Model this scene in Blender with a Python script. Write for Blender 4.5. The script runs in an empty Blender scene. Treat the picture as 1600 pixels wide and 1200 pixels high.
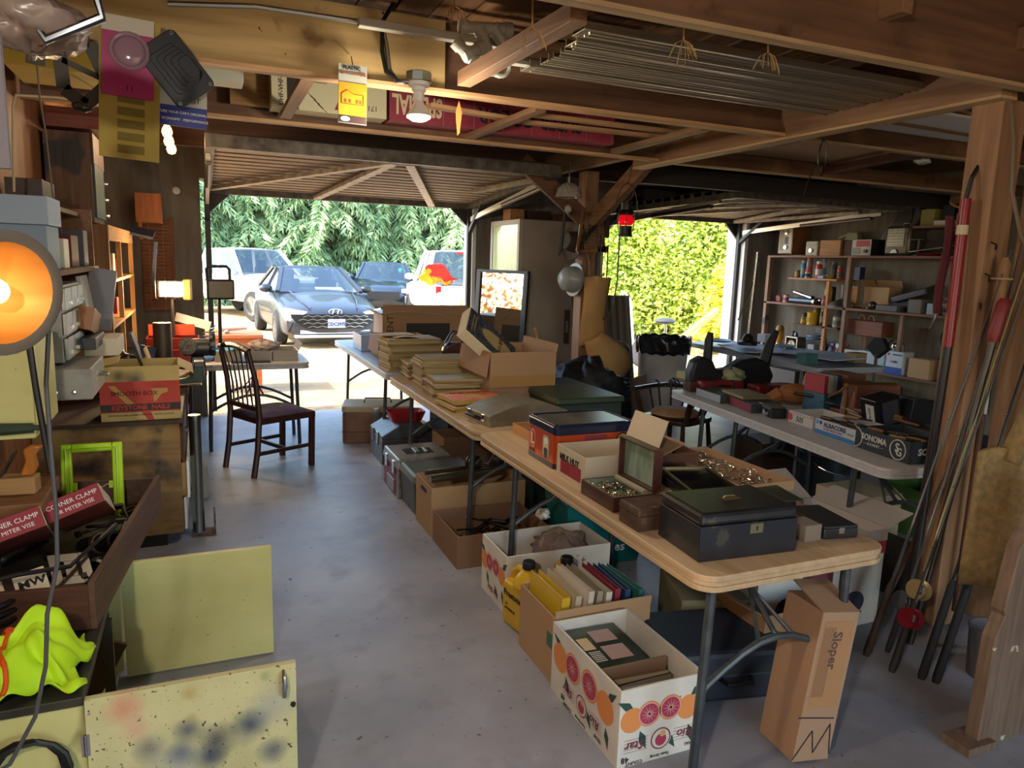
import bpy, bmesh, math, random
import numpy as np
from mathutils import Vector as V, Matrix, Euler
random.seed(5)
S = bpy.context.scene
COL = S.collection
PI = math.pi
R = math.radians
# ------------------------------------------------------------------ camera, sky, sun, exposure
cd = bpy.data.cameras.new('camera'); cam = bpy.data.objects.new('camera', cd); COL.objects.link(cam)
cd.sensor_width = 36; cd.lens = 25.43; cd.clip_start = .03; cd.clip_end = 300
cam.matrix_world = Matrix(((0.91986, 0.03587, -0.39062, 0), (-0.39099, 0.16381, -0.90570, 0), (0.03150, 0.98584, 0.16470, 1.6), (0, 0, 0, 1)))
S.camera = cam
W = bpy.data.worlds.new('sky'); S.world = W; W.use_nodes = True
wn = W.node_tree.nodes; wl = W.node_tree.links
sky = wn.new('ShaderNodeTexSky'); sky.sky_type = 'NISHITA'; sky.sun_disc = False
sky.sun_elevation = R(40); sky.sun_rotation = R(-97); sky.air_density = 1.2; sky.dust_density = 1.5
wl.new(sky.outputs[0], wn['Background'].inputs[0]); wn['Background'].inputs[1].default_value = .62
sd = bpy.data.lights.new('sun', 'SUN'); so = bpy.data.objects.new('sun', sd); COL.objects.link(so)
sd.energy = 6.3; sd.angle = R(.6); sd.color = (1, .93, .82)
so.location = (-10, 12, 14)
so.rotation_euler = V((-.8, -.1, .66)).to_track_quat('Z', 'Y').to_euler()
S.view_settings.view_transform = 'Standard'; S.view_settings.look = 'None'
S.view_settings.gamma = 1; S.view_settings.use_curve_mapping = False
S.view_settings.exposure = 1.3
# ------------------------------------------------------------------ materials
def lin(h):
    h = h.lstrip('#'); o = []
    for i in (0, 2, 4):
        c = int(h[i:i+2], 16)/255
        o.append(c/12.92 if c <= .04045 else ((c+.055)/1.055)**2.4)
    return (*o, 1)
_M = {}
def mat(name, c, c2=None, r=.6, m=0, s=6, st=(1, 1, 1), b=0, lo=.35, hi=.65, trans=0, ior=1.45, alpha=1, emit=None, es=0, coat=0, spots=None, det=5, bs=None, chips=None):
    if name in _M: return _M[name]
    x = bpy.data.materials.new(name); x.use_nodes = True; nt = x.node_tree; n = nt.nodes; l = nt.links
    p = n['Principled BSDF']; p.inputs['Roughness'].default_value = r; p.inputs['Metallic'].default_value = m
    p.inputs['Transmission Weight'].default_value = trans; p.inputs['IOR'].default_value = ior; p.inputs['Alpha'].default_value = alpha
    p.inputs['Coat Weight'].default_value = coat
    tc = n.new('ShaderNodeTexCoord'); mp = n.new('ShaderNodeMapping'); mp.inputs['Scale'].default_value = st
    l.new(tc.outputs['Object'], mp.inputs[0])
    nz = n.new('ShaderNodeTexNoise'); nz.inputs['Scale'].default_value = s; nz.inputs['Detail'].default_value = det
    l.new(mp.outputs[0], nz.inputs['Vector'])
    cr = n.new('ShaderNodeValToRGB'); cr.color_ramp.elements[0].position = lo; cr.color_ramp.elements[1].position = hi
    cr.color_ramp.elements[0].color = lin(c); cr.color_ramp.elements[1].color = lin(c2 or c)
    l.new(nz.outputs['Fac'], cr.inputs[0]); out = cr.outputs[0]
    def blend(fac, col, prev):
        mx = n.new('ShaderNodeMix'); mx.data_type = 'RGBA'; l.new(fac, mx.inputs[0]); l.new(prev, mx.inputs[6]); mx.inputs[7].default_value = lin(col); return mx.outputs[2]
    if chips:                                   # small worn-through flecks: (scale, threshold, colour)
        for sc, th, col, *wd in chips:
            z2 = n.new('ShaderNodeTexNoise'); z2.inputs['Scale'].default_value = sc; z2.inputs['Detail'].default_value = 3; l.new(tc.outputs['Object'], z2.inputs['Vector'])
            g = n.new('ShaderNodeMapRange'); g.inputs[1].default_value = th; g.inputs[2].default_value = th+(wd[0] if wd else .03); l.new(z2.outputs['Fac'], g.inputs[0])
            out = blend(g.outputs[0], col, out)
    if spots:                                   # paint spots and stains: (x, y, z, radius, colour, strength)
        for (sx, sy, sz, rad, col, k) in spots:
            d = n.new('ShaderNodeVectorMath'); d.operation = 'DISTANCE'; l.new(tc.outputs['Object'], d.inputs[0]); d.inputs[1].default_value = (sx, sy, sz)
            ad = n.new('ShaderNodeMath'); ad.operation = 'MULTIPLY_ADD'; l.new(nz.outputs['Fac'], ad.inputs[0]); ad.inputs[1].default_value = rad*.9; l.new(d.outputs['Value'], ad.inputs[2])
            g = n.new('ShaderNodeMapRange'); g.inputs[1].default_value = rad*1.5; g.inputs[2].default_value = rad*.55; g.inputs[3].default_value = 0; g.inputs[4].default_value = k
            l.new(ad.outputs[0], g.inputs[0]); out = blend(g.outputs[0], col, out)
    l.new(out, p.inputs['Base Color'])
    if b:
        bp = n.new('ShaderNodeBump'); bp.inputs['Strength'].default_value = b; bp.inputs['Distance'].default_value = .01
        if bs:
            z3 = n.new('ShaderNodeTexNoise'); z3.inputs['Scale'].default_value = bs; z3.inputs['Detail'].default_value = 4; l.new(mp.outputs[0], z3.inputs['Vector']); l.new(z3.outputs['Fac'], bp.inputs['Height'])
        else: l.new(nz.outputs['Fac'], bp.inputs['Height'])
        l.new(bp.outputs[0], p.inputs['Normal'])
    if emit: p.inputs['Emission Color'].default_value = lin(emit); p.inputs['Emission Strength'].default_value = es
    _M[name] = x; return x
def wood(name, c, c2, ax='x', r=.65, k=3, b=.25, **kw):
    st = {'x': (1, 14, 14), 'y': (14, 1, 14), 'z': (14, 14, 1)}[ax]
    return mat(name, c, c2, r=r, s=k, st=st, b=b, lo=.3, hi=.7, det=8, **kw)
def pl(c, r=.45, **kw): return mat('plain_'+c+'_%d' % int(r*100), c, r=r, **kw)
def steel(c='#9a9a98', r=.35): return mat('steel_'+c+'_%d' % int(r*100), c, r=r, m=1, s=20, b=.02)
def card(c='#967658', c2=None): return mat('cardboard_'+c, c, c2 or c, r=.85, s=9, lo=.2, hi=.8, b=.03)
# ------------------------------------------------------------------ geometry
class G:
    def __init__(s): s.v = []; s.f = []
    def add(s, vs, fs):
        o = len(s.v); s.v += [tuple(v) for v in vs]; s.f += [tuple(i+o for i in f) for f in fs]; return s
    def bx(s, x0, y0, z0, x1, y1, z1):
        return s.add([(x0, y0, z0), (x1, y0, z0), (x1, y1, z0), (x0, y1, z0), (x0, y0, z1), (x1, y0, z1), (x1, y1, z1), (x0, y1, z1)],
                     [(0, 3, 2, 1), (4, 5, 6, 7), (0, 1, 5, 4), (1, 2, 6, 5), (2, 3, 7, 6), (3, 0, 4, 7)])
    def box(s, c, d, rot=None, tap=1):
        hx, hy, hz = d[0]/2, d[1]/2, d[2]/2; c = V(c); q = Euler(rot).to_matrix() if rot else Matrix.Identity(3)
        p = [(-hx, -hy, -hz), (hx, -hy, -hz), (hx, hy, -hz), (-hx, hy, -hz), (-hx*tap, -hy*tap, hz), (hx*tap, -hy*tap, hz), (hx*tap, hy*tap, hz), (-hx*tap, hy*tap, hz)]
        return s.add([q @ V(x)+c for x in p], [(0, 3, 2, 1), (4, 5, 6, 7), (0, 1, 5, 4), (1, 2, 6, 5), (2, 3, 7, 6), (3, 0, 4, 7)])
    def beam(s, a, b, w, h, up=(0, 0, 1)):      # a squared bar from a to b
        a = V(a); b = V(b); d = (b-a).normalized(); sd = d.cross(V(up))
        if sd.length < 1e-4: sd = d.cross(V((0, 1, 0)))
        sd.normalize(); u = sd.cross(d)
        p = []
        for q in (a, b):
            for i, j in ((-1, -1), (1, -1), (1, 1), (-1, 1)): p.append(q+sd*(i*w/2)+u*(j*h/2))
        return s.add(p, [(0, 1, 2, 3), (7, 6, 5, 4), (0, 4, 5, 1), (1, 5, 6, 2), (2, 6, 7, 3), (3, 7, 4, 0)])
    def cyl(s, a, b, r, r2=None, n=12): return s.tube([a, b], [r, r if r2 is None else r2], n)
    def tube(s, pts, r, n=8, closed=False, flat=1):
        pts = [V(p) for p in pts]; k = len(pts); rs = r if isinstance(r, (list, tuple)) else [r]*k
        def tan(i):
            if closed: return (pts[(i+1) % k]-pts[i-1]).normalized()
            return (pts[min(i+1, k-1)]-pts[max(i-1, 0)]).normalized()
        t = tan(0); nr = t.orthogonal().normalized(); vs = []
        for i in range(k):
            t2 = tan(i); nr = (nr-t2*nr.dot(t2))
            if nr.length < 1e-6: nr = t2.orthogonal()
            nr.normalize(); bn = t2.cross(nr)
            for j in range(n):
                a = 2*PI*j/n; vs.append(pts[i]+nr*(math.cos(a)*rs[i])+bn*(math.sin(a)*rs[i]*flat))
        fs = []
        for i in range(k if closed else k-1):
            i2 = (i+1) % k
            for j in range(n):
                j2 = (j+1) % n; fs.append((i*n+j, i*n+j2, i2*n+j2, i2*n+j))
        if not closed: fs += [tuple(range(n-1, -1, -1)), tuple((k-1)*n+j for j in range(n))]
        return s.add(vs, fs)
    def lathe(s, prof, c=(0, 0, 0), n=16, mx=None, sy=1, caps=None):  # prof of (r, z), about z
        vs = []; c = V(c)
        for (r, z) in prof:
            for j in range(n):
                a = 2*PI*j/n; p = V((r*math.cos(a), r*math.sin(a)*sy, z)); vs.append((mx @ p if mx else p)+c)
        fs = []
        for i in range(len(prof)-1):
            for j in range(n): fs.append((i*n+j, i*n+(j+1) % n, (i+1)*n+(j+1) % n, (i+1)*n+j))
        if caps is None: caps = not (abs(prof[0][1]-prof[-1][1]) < .013 and abs(prof[0][0]-prof[-1][0]) < .035)
        if caps and prof[0][0] > 1e-5: fs.append(tuple(range(n-1, -1, -1)))
        if caps and prof[-1][0] > 1e-5: fs.append(tuple((len(prof)-1)*n+j for j in range(n)))
        return s.add(vs, fs)
    def prism(s, poly, t, mx=None):              # poly in local xy, thickness along local z (centred)
        k = len(poly); vs = [V((x, y, z)) for z in (-t/2, t/2) for x, y in poly]
        if mx is not None: vs = [mx @ v for v in vs]
        return s.add(vs, [tuple(range(k-1, -1, -1)), tuple(range(k, 2*k))]+[(i, (i+1) % k, k+(i+1) % k, k+i) for i in range(k)])
    def grid(s, fn, nu, nv, cu=False):
        vs = [fn(i/(nu-(0 if cu else 1)), j/(nv-1)) for i in range(nu) for j in range(nv)]
        fs = [(i*nv+j, ((i+1) % nu)*nv+j, ((i+1) % nu)*nv+j+1, i*nv+j+1) for i in range(nu if cu else nu-1) for j in range(nv-1)]
        return s.add(vs, fs)
    def ball(s, c, r, n=12, sz=1, sx=1, sy=1):
        k = n//2+1
        pr = [(r*math.sin(PI*i/(k-1)), -r*sz*math.cos(PI*i/(k-1))) for i in range(k)]
        return s.lathe(pr, c, n, Matrix.Diagonal((sx, sy, 1)))
    def obox(s, x0, y0, x1, y1, z0, z1, t=.006):   # open-topped box
        s.bx(x0, y0, z0, x1, y1, z0+t); s.bx(x0, y0, z0+t, x1, y0+t, z1); s.bx(x0, y1-t, z0+t, x1, y1, z1)
        s.bx(x0, y0+t, z0+t, x0+t, y1-t, z1); return s.bx(x1-t, y0+t, z0+t, x1, y1-t, z1)
    def xf(s, mx): s.v = [tuple(mx @ V(v)) for v in s.v]; return s
def tr(loc=(0, 0, 0), rot=(0, 0, 0), sc=(1, 1, 1)): return Matrix.LocRotScale(V(loc), Euler(rot), V(sc))
def obj(name, g, m, parent=None, loc=None, rot=None, bev=0, sm=False, solid=0, sub=0, kind=None, label=None):
    me = bpy.data.meshes.new(name); me.from_pydata(g.v, [], g.f)
    bm = bmesh.new(); bm.from_mesh(me); bmesh.ops.recalc_face_normals(bm, faces=bm.faces); bm.to_mesh(me); bm.free()
    for x in (m if isinstance(m, (list, tuple)) else [m]): me.materials.append(x)
    if sm:
        me.polygons.foreach_set('use_smooth', [True]*len(me.polygons))
        if sm != 2: me.set_sharp_from_angle(angle=R(40))
    o = bpy.data.objects.new(name, me); COL.objects.link(o)
    if parent: o.parent = parent
    if loc: o.location = loc
    if rot: o.rotation_euler = rot
    if solid: d = o.modifiers.new('s', 'SOLIDIFY'); d.thickness = solid; d.offset = 0
    if sub: d = o.modifiers.new('u', 'SUBSURF'); d.levels = d.render_levels = sub
    if bev: d = o.modifiers.new('b', 'BEVEL'); d.width = bev; d.segments = 2; d.limit_method = 'ANGLE'; d.angle_limit = R(50)
    if kind: o['kind'] = kind
    if label: o['label'] = label
    return o
def T(name, label, cat, loc=(0, 0, 0), rz=0, group=None, rot=None):
    o = bpy.data.objects.new(name, None); COL.objects.link(o); o.empty_display_size = .1
    o.location = loc; o.rotation_euler = rot or (0, 0, rz); o['label'] = label; o['category'] = cat
    if group: o['group'] = group
    return o
def one(name, g, m, label, cat, group=None, **kw):
    o = obj(name, g, m, **kw); o['label'] = label; o['category'] = cat
    if group: o['group'] = group
    return o
def struct(name, g, m, **kw): return obj(name, g, m, kind='structure', **kw)
def dup(root, loc, rz=None, label=None, group=None, rot=None, sc=None):
    r = root.copy(); COL.objects.link(r); r.location = loc
    if rz is not None: r.rotation_euler = (0, 0, rz)
    if rot: r.rotation_euler = rot
    if sc: r.scale = sc
    if label: r['label'] = label
    if group: r['group'] = group
    for ch in KIDS(root):
        c = ch.copy(); COL.objects.link(c); c.parent = r
        for g in KIDS(ch): d = g.copy(); COL.objects.link(d); d.parent = c
    return r
def KIDS(o): return [x for x in COL.objects if x.parent == o]
def share(o, loc, rot=None, parent=None, sc=None):
    c = o.copy(); COL.objects.link(c); c.location = loc
    if rot: c.rotation_euler = rot
    if parent: c.parent = parent
    if sc: c.scale = sc
    return c
FR = (PI/2, 0, 0); LF = (PI/2, 0, -PI/2); UPF = (0, 0, 0)   # text facing the door-away side, the left side, up
def txt(parent, s, size, loc, rot, m, name='lettering', sx=1, bold=0, shear=0, align='CENTER', th=.0006, flip=False):
    cu = bpy.data.curves.new('t', 'FONT'); cu.body = s; cu.size = size; cu.align_x = align; cu.align_y = 'CENTER'; cu.offset = bold; cu.shear = shear; cu.extrude = th; cu.resolution_u = 2
    t = bpy.data.objects.new('t', cu); me = bpy.data.meshes.new_from_object(t); bpy.data.objects.remove(t); bpy.data.curves.remove(cu)
    me.name = name; me.materials.clear(); me.materials.append(m)
    o = bpy.data.objects.new(name, me); COL.objects.link(o); o.location = loc; o.rotation_euler = rot; o.scale = (-sx if flip == 'm' else sx, 1, 1)
    if flip is True: o.rotation_euler = (Euler(rot).to_matrix() @ Euler((0, 0, PI)).to_matrix()).to_euler()
    if parent: o.parent = parent
    return o
def arc(c, r, a0, a1, n, f): return [f(c[0]+r*math.cos(a0+(a1-a0)*i/n), c[1]+r*math.sin(a0+(a1-a0)*i/n)) for i in range(n+1)]
def rrect(x0, y0, x1, y1, r, n=5):
    o = []
    for cx, cy, a in ((x1-r, y0+r, -PI/2), (x1-r, y1-r, 0), (x0+r, y1-r, PI/2), (x0+r, y0+r, PI)):
        o += [(cx+r*math.cos(a+PI/2*i/n), cy+r*math.sin(a+PI/2*i/n)) for i in range(n+1)]
    return o
def wob(a, k=1): return (random.random()-.5)*2*a*k
BLACK = pl('#141414', .5); CHROME = steel('#c8c8c8', .2); IRON = steel('#55524e', .45); RUST = mat('rusty_iron', '#4a3a30', '#6b5344', r=.6, m=.6, s=30, b=.1)
WHITE = pl('#e4e2da', .6); CARD = card(); CARD2 = card('#80624b'); CARDL = card('#ab8a66'); INK = pl('#1c1a1c', .8); REDP = pl('#9c1f22', .4)
DW = wood('dark_wood', '#3a2015', '#54301e', 'x'); DWZ = wood('dark_wood_upright', '#3a2015', '#54301e', 'z'); DWY = wood('dark_wood_deep', '#3a2015', '#54301e', 'y')
# ------------------------------------------------------------------ the setting
CONC = mat('concrete', '#7b7e87', '#a1a2aa', r=.42, s=1.6, lo=.3, hi=.7, b=.06, det=9, bs=40,
           chips=[(1.1, .5, '#6f6a68', .25), (4, .56, '#66625f', .3), (2.2, .52, '#a6a5aa', .3), (24, .68, '#4a474a', .06), (60, .7, '#55524f', .05)])
struct('floor', G().bx(-1.1, -2.6, -.12, 7.2, 7.68, 0), CONC)
GRND = mat('packed_gravel', '#8f7350', '#b0946c', r=.95, s=5, b=.5, det=10, bs=60, chips=[(14, .5, '#74603f', .3), (2, .5, '#c2aa84', .3), (.6, .5, '#7f6a4a', .2)])
struct('ground', G().bx(-30, -30, -.3, 50, 60, -.02), GRND)
PLYO = wood('plywood_orange', '#7a4c2a', '#94623c', 'z', k=1.5, b=.08)
DARKW = mat('weathered_wall', '#676055', '#7c7467', r=.9, s=2, st=(6, 6, 1), b=.2)
struct('wall_left', G().bx(-.92, -2.6, 0, -.82, 7.7, 2.75), PLYO)
struct('wall_right', G().bx(7.05, -2.6, 0, 7.15, 7.7, 2.75), DARKW)
struct('wall_back', G().bx(-.92, -2.7, 0, .3, -2.6, 2.75).bx(.3, -2.7, 2.15, 3.6, -2.6, 2.75).bx(3.6, -2.7, 0, 7.15, -2.6, 2.75), DARKW)
struct('wall_front', G().bx(-.82, 7.65, 0, .02, 7.77, 2.75).bx(2.8, 7.65, 0, 4.36, 7.77, 2.75).bx(6.55, 7.65, 0, 7.05, 7.77, 2.75).bx(.02, 7.65, 2.3, 2.8, 7.77, 2.75).bx(4.36, 7.65, 2.32, 6.55, 7.77, 2.75), DARKW)
JAMB = pl('#c9c8c2', .7)
struct('trim_1', G().bx(4.36, 7.6, 0, 4.4, 7.9, 2.3).bx(6.5, 7.6, 0, 6.55, 7.95, 2.3), JAMB)
struct('trim_2', G().bx(2.76, 7.62, 0, 2.8, 7.9, 2.3), JAMB)
ceil = bpy.data.objects.new('ceiling', None); COL.objects.link(ceil); ceil['kind'] = 'structure'
PLK = [wood('ceiling_board_%d' % i, c, d, 'y', k=2.5) for i, (c, d) in enumerate((('#4a3320', '#6b4a2c'), ('#563a22', '#76522f'), ('#3f2a1b', '#5b3d25')))]
roof = G().bx(-.95, -2.7, 2.72, 7.2, 7.8, 2.8)
obj('roof_deck', roof, DWY, ceil)
x = -.9; i = 0
while x < 7.1:
    w = .155
    obj('plank', G().bx(x, -2.6, 2.655+wob(.006), x+w-.008, 7.7, 2.69), PLK[(i*7 % 5) % 3], ceil); x += w; i += 1
PINE = wood('old_pine', '#94794a', '#b39660', 'x', k=1.6, b=.1, chips=[(5, .64, '#5f4522', .12), (30, .72, '#4a3418', .05)])
JST = wood('joist_wood', '#4d3423', '#6e4c32', 'x', k=2, chips=[(6, .62, '#33200f', .12), (3, .58, '#84603e', .2)])
JSTY = wood('joist_wood_deep', '#664730', '#8a6644', 'y', k=2)
JSTO = wood('lath_wood', '#8f6a46', '#bd9263', 'x', k=2)
JSTD = wood('joist_dark', '#3d271a', '#553622', 'x', k=2)
def joist(y, x0, x1, m, z=2.35, h=.29, w=.05, edge=None):
    obj('joist', G().bx(x0, y-w/2, z, x1, y+w/2, z+h), m, ceil, bev=.003)
joist(.7, -.8, 7, JST)
joist(1.98, -.8, 3.1, JST)
joist(3.27, -.8, 1.03, PINE)
joist(3.3, 1.0, 3.1, JST, 2.352); joist(3.3, 3.1, 7.0, JST, 2.352, .09)
joist(4.52, -.8, 3.1, JST); joist(4.52, 3.1, 7.0, JST, 2.35, .1)
joist(6.4, -.8, 7.0, JSTD, 2.42, .23)
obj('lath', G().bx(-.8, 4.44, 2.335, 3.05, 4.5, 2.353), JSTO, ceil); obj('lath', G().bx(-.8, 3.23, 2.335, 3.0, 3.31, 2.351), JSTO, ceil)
EDG = wood('joist_lit_edge', '#8f7450', '#b0936a', 'x'); obj('lit_edge_strip', G().bx(-.8, 1.955, 2.336, 3.1, 2.005, 2.35), EDG, ceil); obj('lit_edge_strip', G().bx(3.1, 3.275, 2.338, 7, 3.325, 2.351), EDG, ceil); obj('lit_edge_strip', G().bx(3.1, 4.495, 2.338, 7, 4.545, 2.35), EDG, ceil); obj('lit_edge_strip', G().bx(2.98, 2.05, 2.318, 3.08, 4.78, 2.33), wood('joist_lit_edge_deep', '#9a7c54', '#b89a6e', 'y'), ceil)  # pale strips: light on the beam undersides put into the colour
obj('joist', G().bx(2.98, 2.05, 2.33, 3.08, 4.78, 2.60), JSTY, ceil, bev=.004)
obj('joist', G().bx(3.1, 2.2, 2.34, 3.14, 4.9, 2.5), JSTY, ceil)
def brace(a, b, w=.07, h=.035, m=JSTY): obj('brace', G().beam(a, b, w, h), m, ceil, bev=.002)
brace((1.068, 3.101, 2.370), (1.106, 2.133, 2.370), .06, .06)
brace((2.590, 4.384, 2.360), (2.557, 3.369, 2.360), .07, .03)
brace((1.554, 4.372, 2.360), (1.583, 3.419, 2.360), .06, .03)
brace((0.461, 4.333, 2.360), (0.453, 3.365, 2.360), .06, .03)
brace((3.220, 3.632, 2.360), (3.149, 3.115, 2.360), .08, .03)
brace((4.599, 4.541, 2.400), (4.336, 3.416, 2.400), .08, .05, DWY)
brace((2.169, 2.273, 2.500), (2.188, 1.862, 2.500), .05, .08); brace((2.979, 2.276, 2.500), (2.904, 1.916, 2.500), .05, .08)
for a, b, w in (((1.648, 3.764, 2.400), (2.724, 3.769, 2.400), .05), ((1.711, 3.977, 2.400), (2.691, 3.951, 2.400), .05), ((1.131, 3.840, 2.400), (1.736, 3.961, 2.400), .06), ((3.616, 3.070, 2.450), (4.449, 3.103, 2.450), .06), ((3.606, 2.761, 2.480), (4.244, 2.970, 2.480), .04)):
    obj('lath', G().beam(a, b, w, .02), JSTO, ceil)
obj('white_board', G().bx(3.4, 2.8, 2.445, 4.5, 3.27, 2.46), WHITE, ceil); obj('plywood_sheet', G().bx(3.3, 3.85, 2.455, 4.8, 4.5, 2.467), CARDL, ceil)
# posts
POST = wood('post_fir', '#75553a', '#957050', 'z', k=2, b=.15)
struct('support_post', G().bx(3.05, 2.08, 0, 3.2, 2.22, 2.33), POST, bev=.006)
struct('support_post', G().bx(3.14, 5.78, 0, 3.27, 5.92, 2.42), POST, bev=.006)
struct('support_post', G().bx(3.34, 2.0, 0, 3.48, 2.14, 2.6), POST, bev=.006)
obj('gusset', G().beam((3.2, 5.8, 1.95), (3.2, 4.9, 2.42), .06, .14), JSTY, ceil)
obj('gusset', G().beam((3.12, 5.75, 2.0), (2.5, 5.75, 2.45), .05, .14), JST, ceil)
obj('joist', G().bx(3.02, 4.78, 2.42, 3.1, 7.6, 2.6), JSTY, ceil)
# ------------------------------------------------------------------ the two tilt-up garage doors, both open overhead
RIB = wood('door_slat', '#7d6a58', '#a08b74', 'x', k=1.5, b=.1); FRM = mat('door_frame_metal', '#4b463f', '#6e665a', r=.5, m=.5, s=14)
BRC = mat('door_brace_metal', '#8d8170', '#b3a48e', r=.5, m=.3, s=14)
def tilt_door(name, x0, x1, ya, za, yb, zb, mids):
    d = bpy.data.objects.new(name, None); COL.objects.link(d); d['kind'] = 'structure'
    n = 15; L = math.hypot(yb-ya, zb-za); an = math.atan2(zb-za, yb-ya)
    P = lambda x, t, k=0: (x, ya+(yb-ya)*t, za+(zb-za)*t+k)
    obj('door_skin', G().beam(P((x0+x1)/2, 0, .05), P((x0+x1)/2, 1, .05), x1-x0, .008), pl('#2c2520', .8), d)
    for i in range(n):
        t = (i+.5)/n
        obj('slat', G().box(P((x0+x1)/2, t, .03), (x1-x0, L/n*.66, .04), (an, 0, 0)), RIB, d)
    for (a, b) in ((P(x0, .01), P(x1, .01)), (P(x0, .99), P(x1, .99)), (P(x0+.03, 0), P(x0+.03, 1)), (P(x1-.03, 0), P(x1-.03, 1))):
        obj('frame_rail', G().beam(a, b, .06, .09), FRM, d)
    for (ax, at, bx_, bt) in mids:
        obj('brace', G().beam(P(ax, at, -.03), P(bx_, bt, -.03), .075, .035), BRC, d, bev=.004)
    for sx, e_ in ((x0+.02, .22), (x1-.02, -.22)): obj('corner_plate', G().add([P(sx, 1.0, -.03), P(sx+e_, 1.0, -.03), (sx, yb, zb-.24)], [(0, 1, 2)]), pl('#2a2624', .5, m=0), d, solid=.03)
    for sx in (x0+.02, x1-.02):
        obj('jamb_arm', G().beam(P(sx, .98), (sx, yb-.05, .05), .05, .05).beam(P(sx, .8, -.02), (sx, yb-.04, zb-.3), .04, .04), pl('#2a2624', .5, m=0), d)
        obj('track', G().beam(P(sx, .1, -.05), P(sx, .95, -.16), .03, .05), steel('#b8b2a6', .4), d)
        obj('spring', G().cyl(P(sx, .15, -.09), P(sx, .55, -.12), .022, n=8), IRON, d)
    return d
tilt_door('door_1', .06, 2.76, 5.52, 2.36, 7.72, 2.21, [(1.38, .03, .1, .9), (1.38, .03, 1.1, .97), (1.5, .03, 2.3, .97), (2.7, .1, 2.4, .5)])
tilt_door('door_2', 4.4, 6.5, 5.3, 2.28, 7.75, 2.24, [(4.45, .5, 5.5, .06), (5.6, .1, 6.35, .95), (5.6, .1, 4.9, .95), (6.45, .2, 6.4, .9)])
obj('header_beam', G().bx(3.3, 5.2, 2.28, 7.0, 5.26, 2.42), pl('#2c2620', .7), ceil)
# ------------------------------------------------------------------ cars outside
GLASS = mat('car_glass', '#20303c', r=.03, alpha=.62, coat=1)
TYRE = pl('#191919', .8); LAMP = mat('headlamp', '#c9ccd0', r=.1, coat=1); SEAT = pl('#3a3a40', .8)
def loft(secs):
    g = G(); rows = []
    for (y, hw, zb, zs, zt) in secs:
        half = [(hw*.9, zb), (hw*.985, zb+.1), (hw, (zb+zs)/2), (hw*.985, zs-.08), (hw*.93, zs), (hw*.6, zs*.25+zt*.75), (hw*.25, zt), (0, zt)]
        rows.append([(x, y, z) for x, z in half]+[(-x, y, z) for x, z in half[-2::-1]])
    k = len(rows[0]); vs = [p for r_ in rows for p in r_]; fs = []
    for i in range(len(rows)-1):
        for j in range(k-1): fs.append((i*k+j, i*k+j+1, (i+1)*k+j+1, (i+1)*k+j))
        fs.append((i*k+k-1, i*k, (i+1)*k, (i+1)*k+k-1))
    fs += [tuple(range(k)), tuple((len(rows)-1)*k+j for j in range(k-1, -1, -1))]
    return g.add(vs, fs)
def cabin(root, body, b, t):                     # b, t: base and roof as (y front, y rear, half width, z)
    yf, yr, hb, zb = b; tf, trr, ht, zt = t
    Bq = [(-hb, yf, zb), (hb, yf, zb), (hb, yr, zb), (-hb, yr, zb)]; Tq = [(-ht, tf, zt), (ht, tf, zt), (ht, trr, zt), (-ht, trr, zt)]
    q = lambda a, b_, c, d: G().add([a, b_, c, d], [(0, 1, 2, 3)])
    bow = lambda a, b_, c, d, k: G().grid(lambda u, v: V(a).lerp(V(b_), u).lerp(V(d).lerp(V(c), u), v)+V((0, k*4*u*(1-u), .02*4*u*(1-u)*v)), 9, 4)
    obj('windshield', bow(Bq[0], Bq[1], Tq[1], Tq[0], -.1), GLASS, root, sm=True); obj('rear_glass', bow(Bq[2], Bq[3], Tq[3], Tq[2], .06), GLASS, root, sm=True)
    obj('side_glass', q(Bq[1], Bq[2], Tq[2], Tq[1]), GLASS, root); obj('side_glass', q(Bq[3], Bq[0], Tq[0], Tq[3]), GLASS, root)
    rf = G().grid(lambda u, v: V((-ht-.03+(2*ht+.06)*u, tf-.02+(trr-tf+.04)*v-.06*4*u*(1-u)*(1-v), zt-.02+.05*4*u*(1-u)*(.5+2*v*(1-v)))), 9, 7)
    obj('roof', rf, body, root, sm=True, solid=.03)
    for i in range(4): obj('pillar', G().beam(Bq[i], Tq[i], .075, .06), body, root)
    for sx in (0, 1):
        a = V(Bq[1] if sx else Bq[0]).lerp(V(Bq[2] if sx else Bq[3]), .52); c = V(Tq[1] if sx else Tq[0]).lerp(V(Tq[2] if sx else Tq[3]), .5); obj('pillar', G().beam(a, c, .09, .05), body, root)
    for sx in (-.38, .38):
        sg = G(); sg.box((sx*hb/.8, yf+(yr-yf)*.5, zb-.05), (.42, .14, .5), (.2, 0, 0)).box((sx*hb/.8, yf+(yr-yf)*.53, zb+.3), (.24, .1, .18), (.1, 0, 0)); obj('seat', sg, SEAT, root)
def wheels(root, ys, hw, r, w=.2):
    for y in ys:
        for sx in (-1, 1):
            t = obj('wheel', G().lathe([(r*.6, -w/2), (r*.93, -w/2), (r, -w/3), (r, w/3), (r*.93, w/2), (r*.6, w/2)], n=20, mx=Matrix.Rotation(PI/2, 3, 'Y')), TYRE, root, loc=(sx*(hw-w/2+.015), y, r), sm=True)
            rg = G().lathe([(0, w*.42), (r*.12, w*.45), (r*.15, w*.4), (r*.55, w*.36), (r*.6, w*.5), (r*.64, w*.5)], n=20, mx=Matrix.Rotation(sx*PI/2, 3, 'Y'))
            for k in range(5): rg.box((sx*w*.44, r*.36*math.sin(k*1.257), r*.36*math.cos(k*1.257)), (.02, r*.12, r*.5), (-k*1.257, 0, 0))
            c = obj('wheel_rim', rg, steel('#a5a8aa', .3), t)
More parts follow.
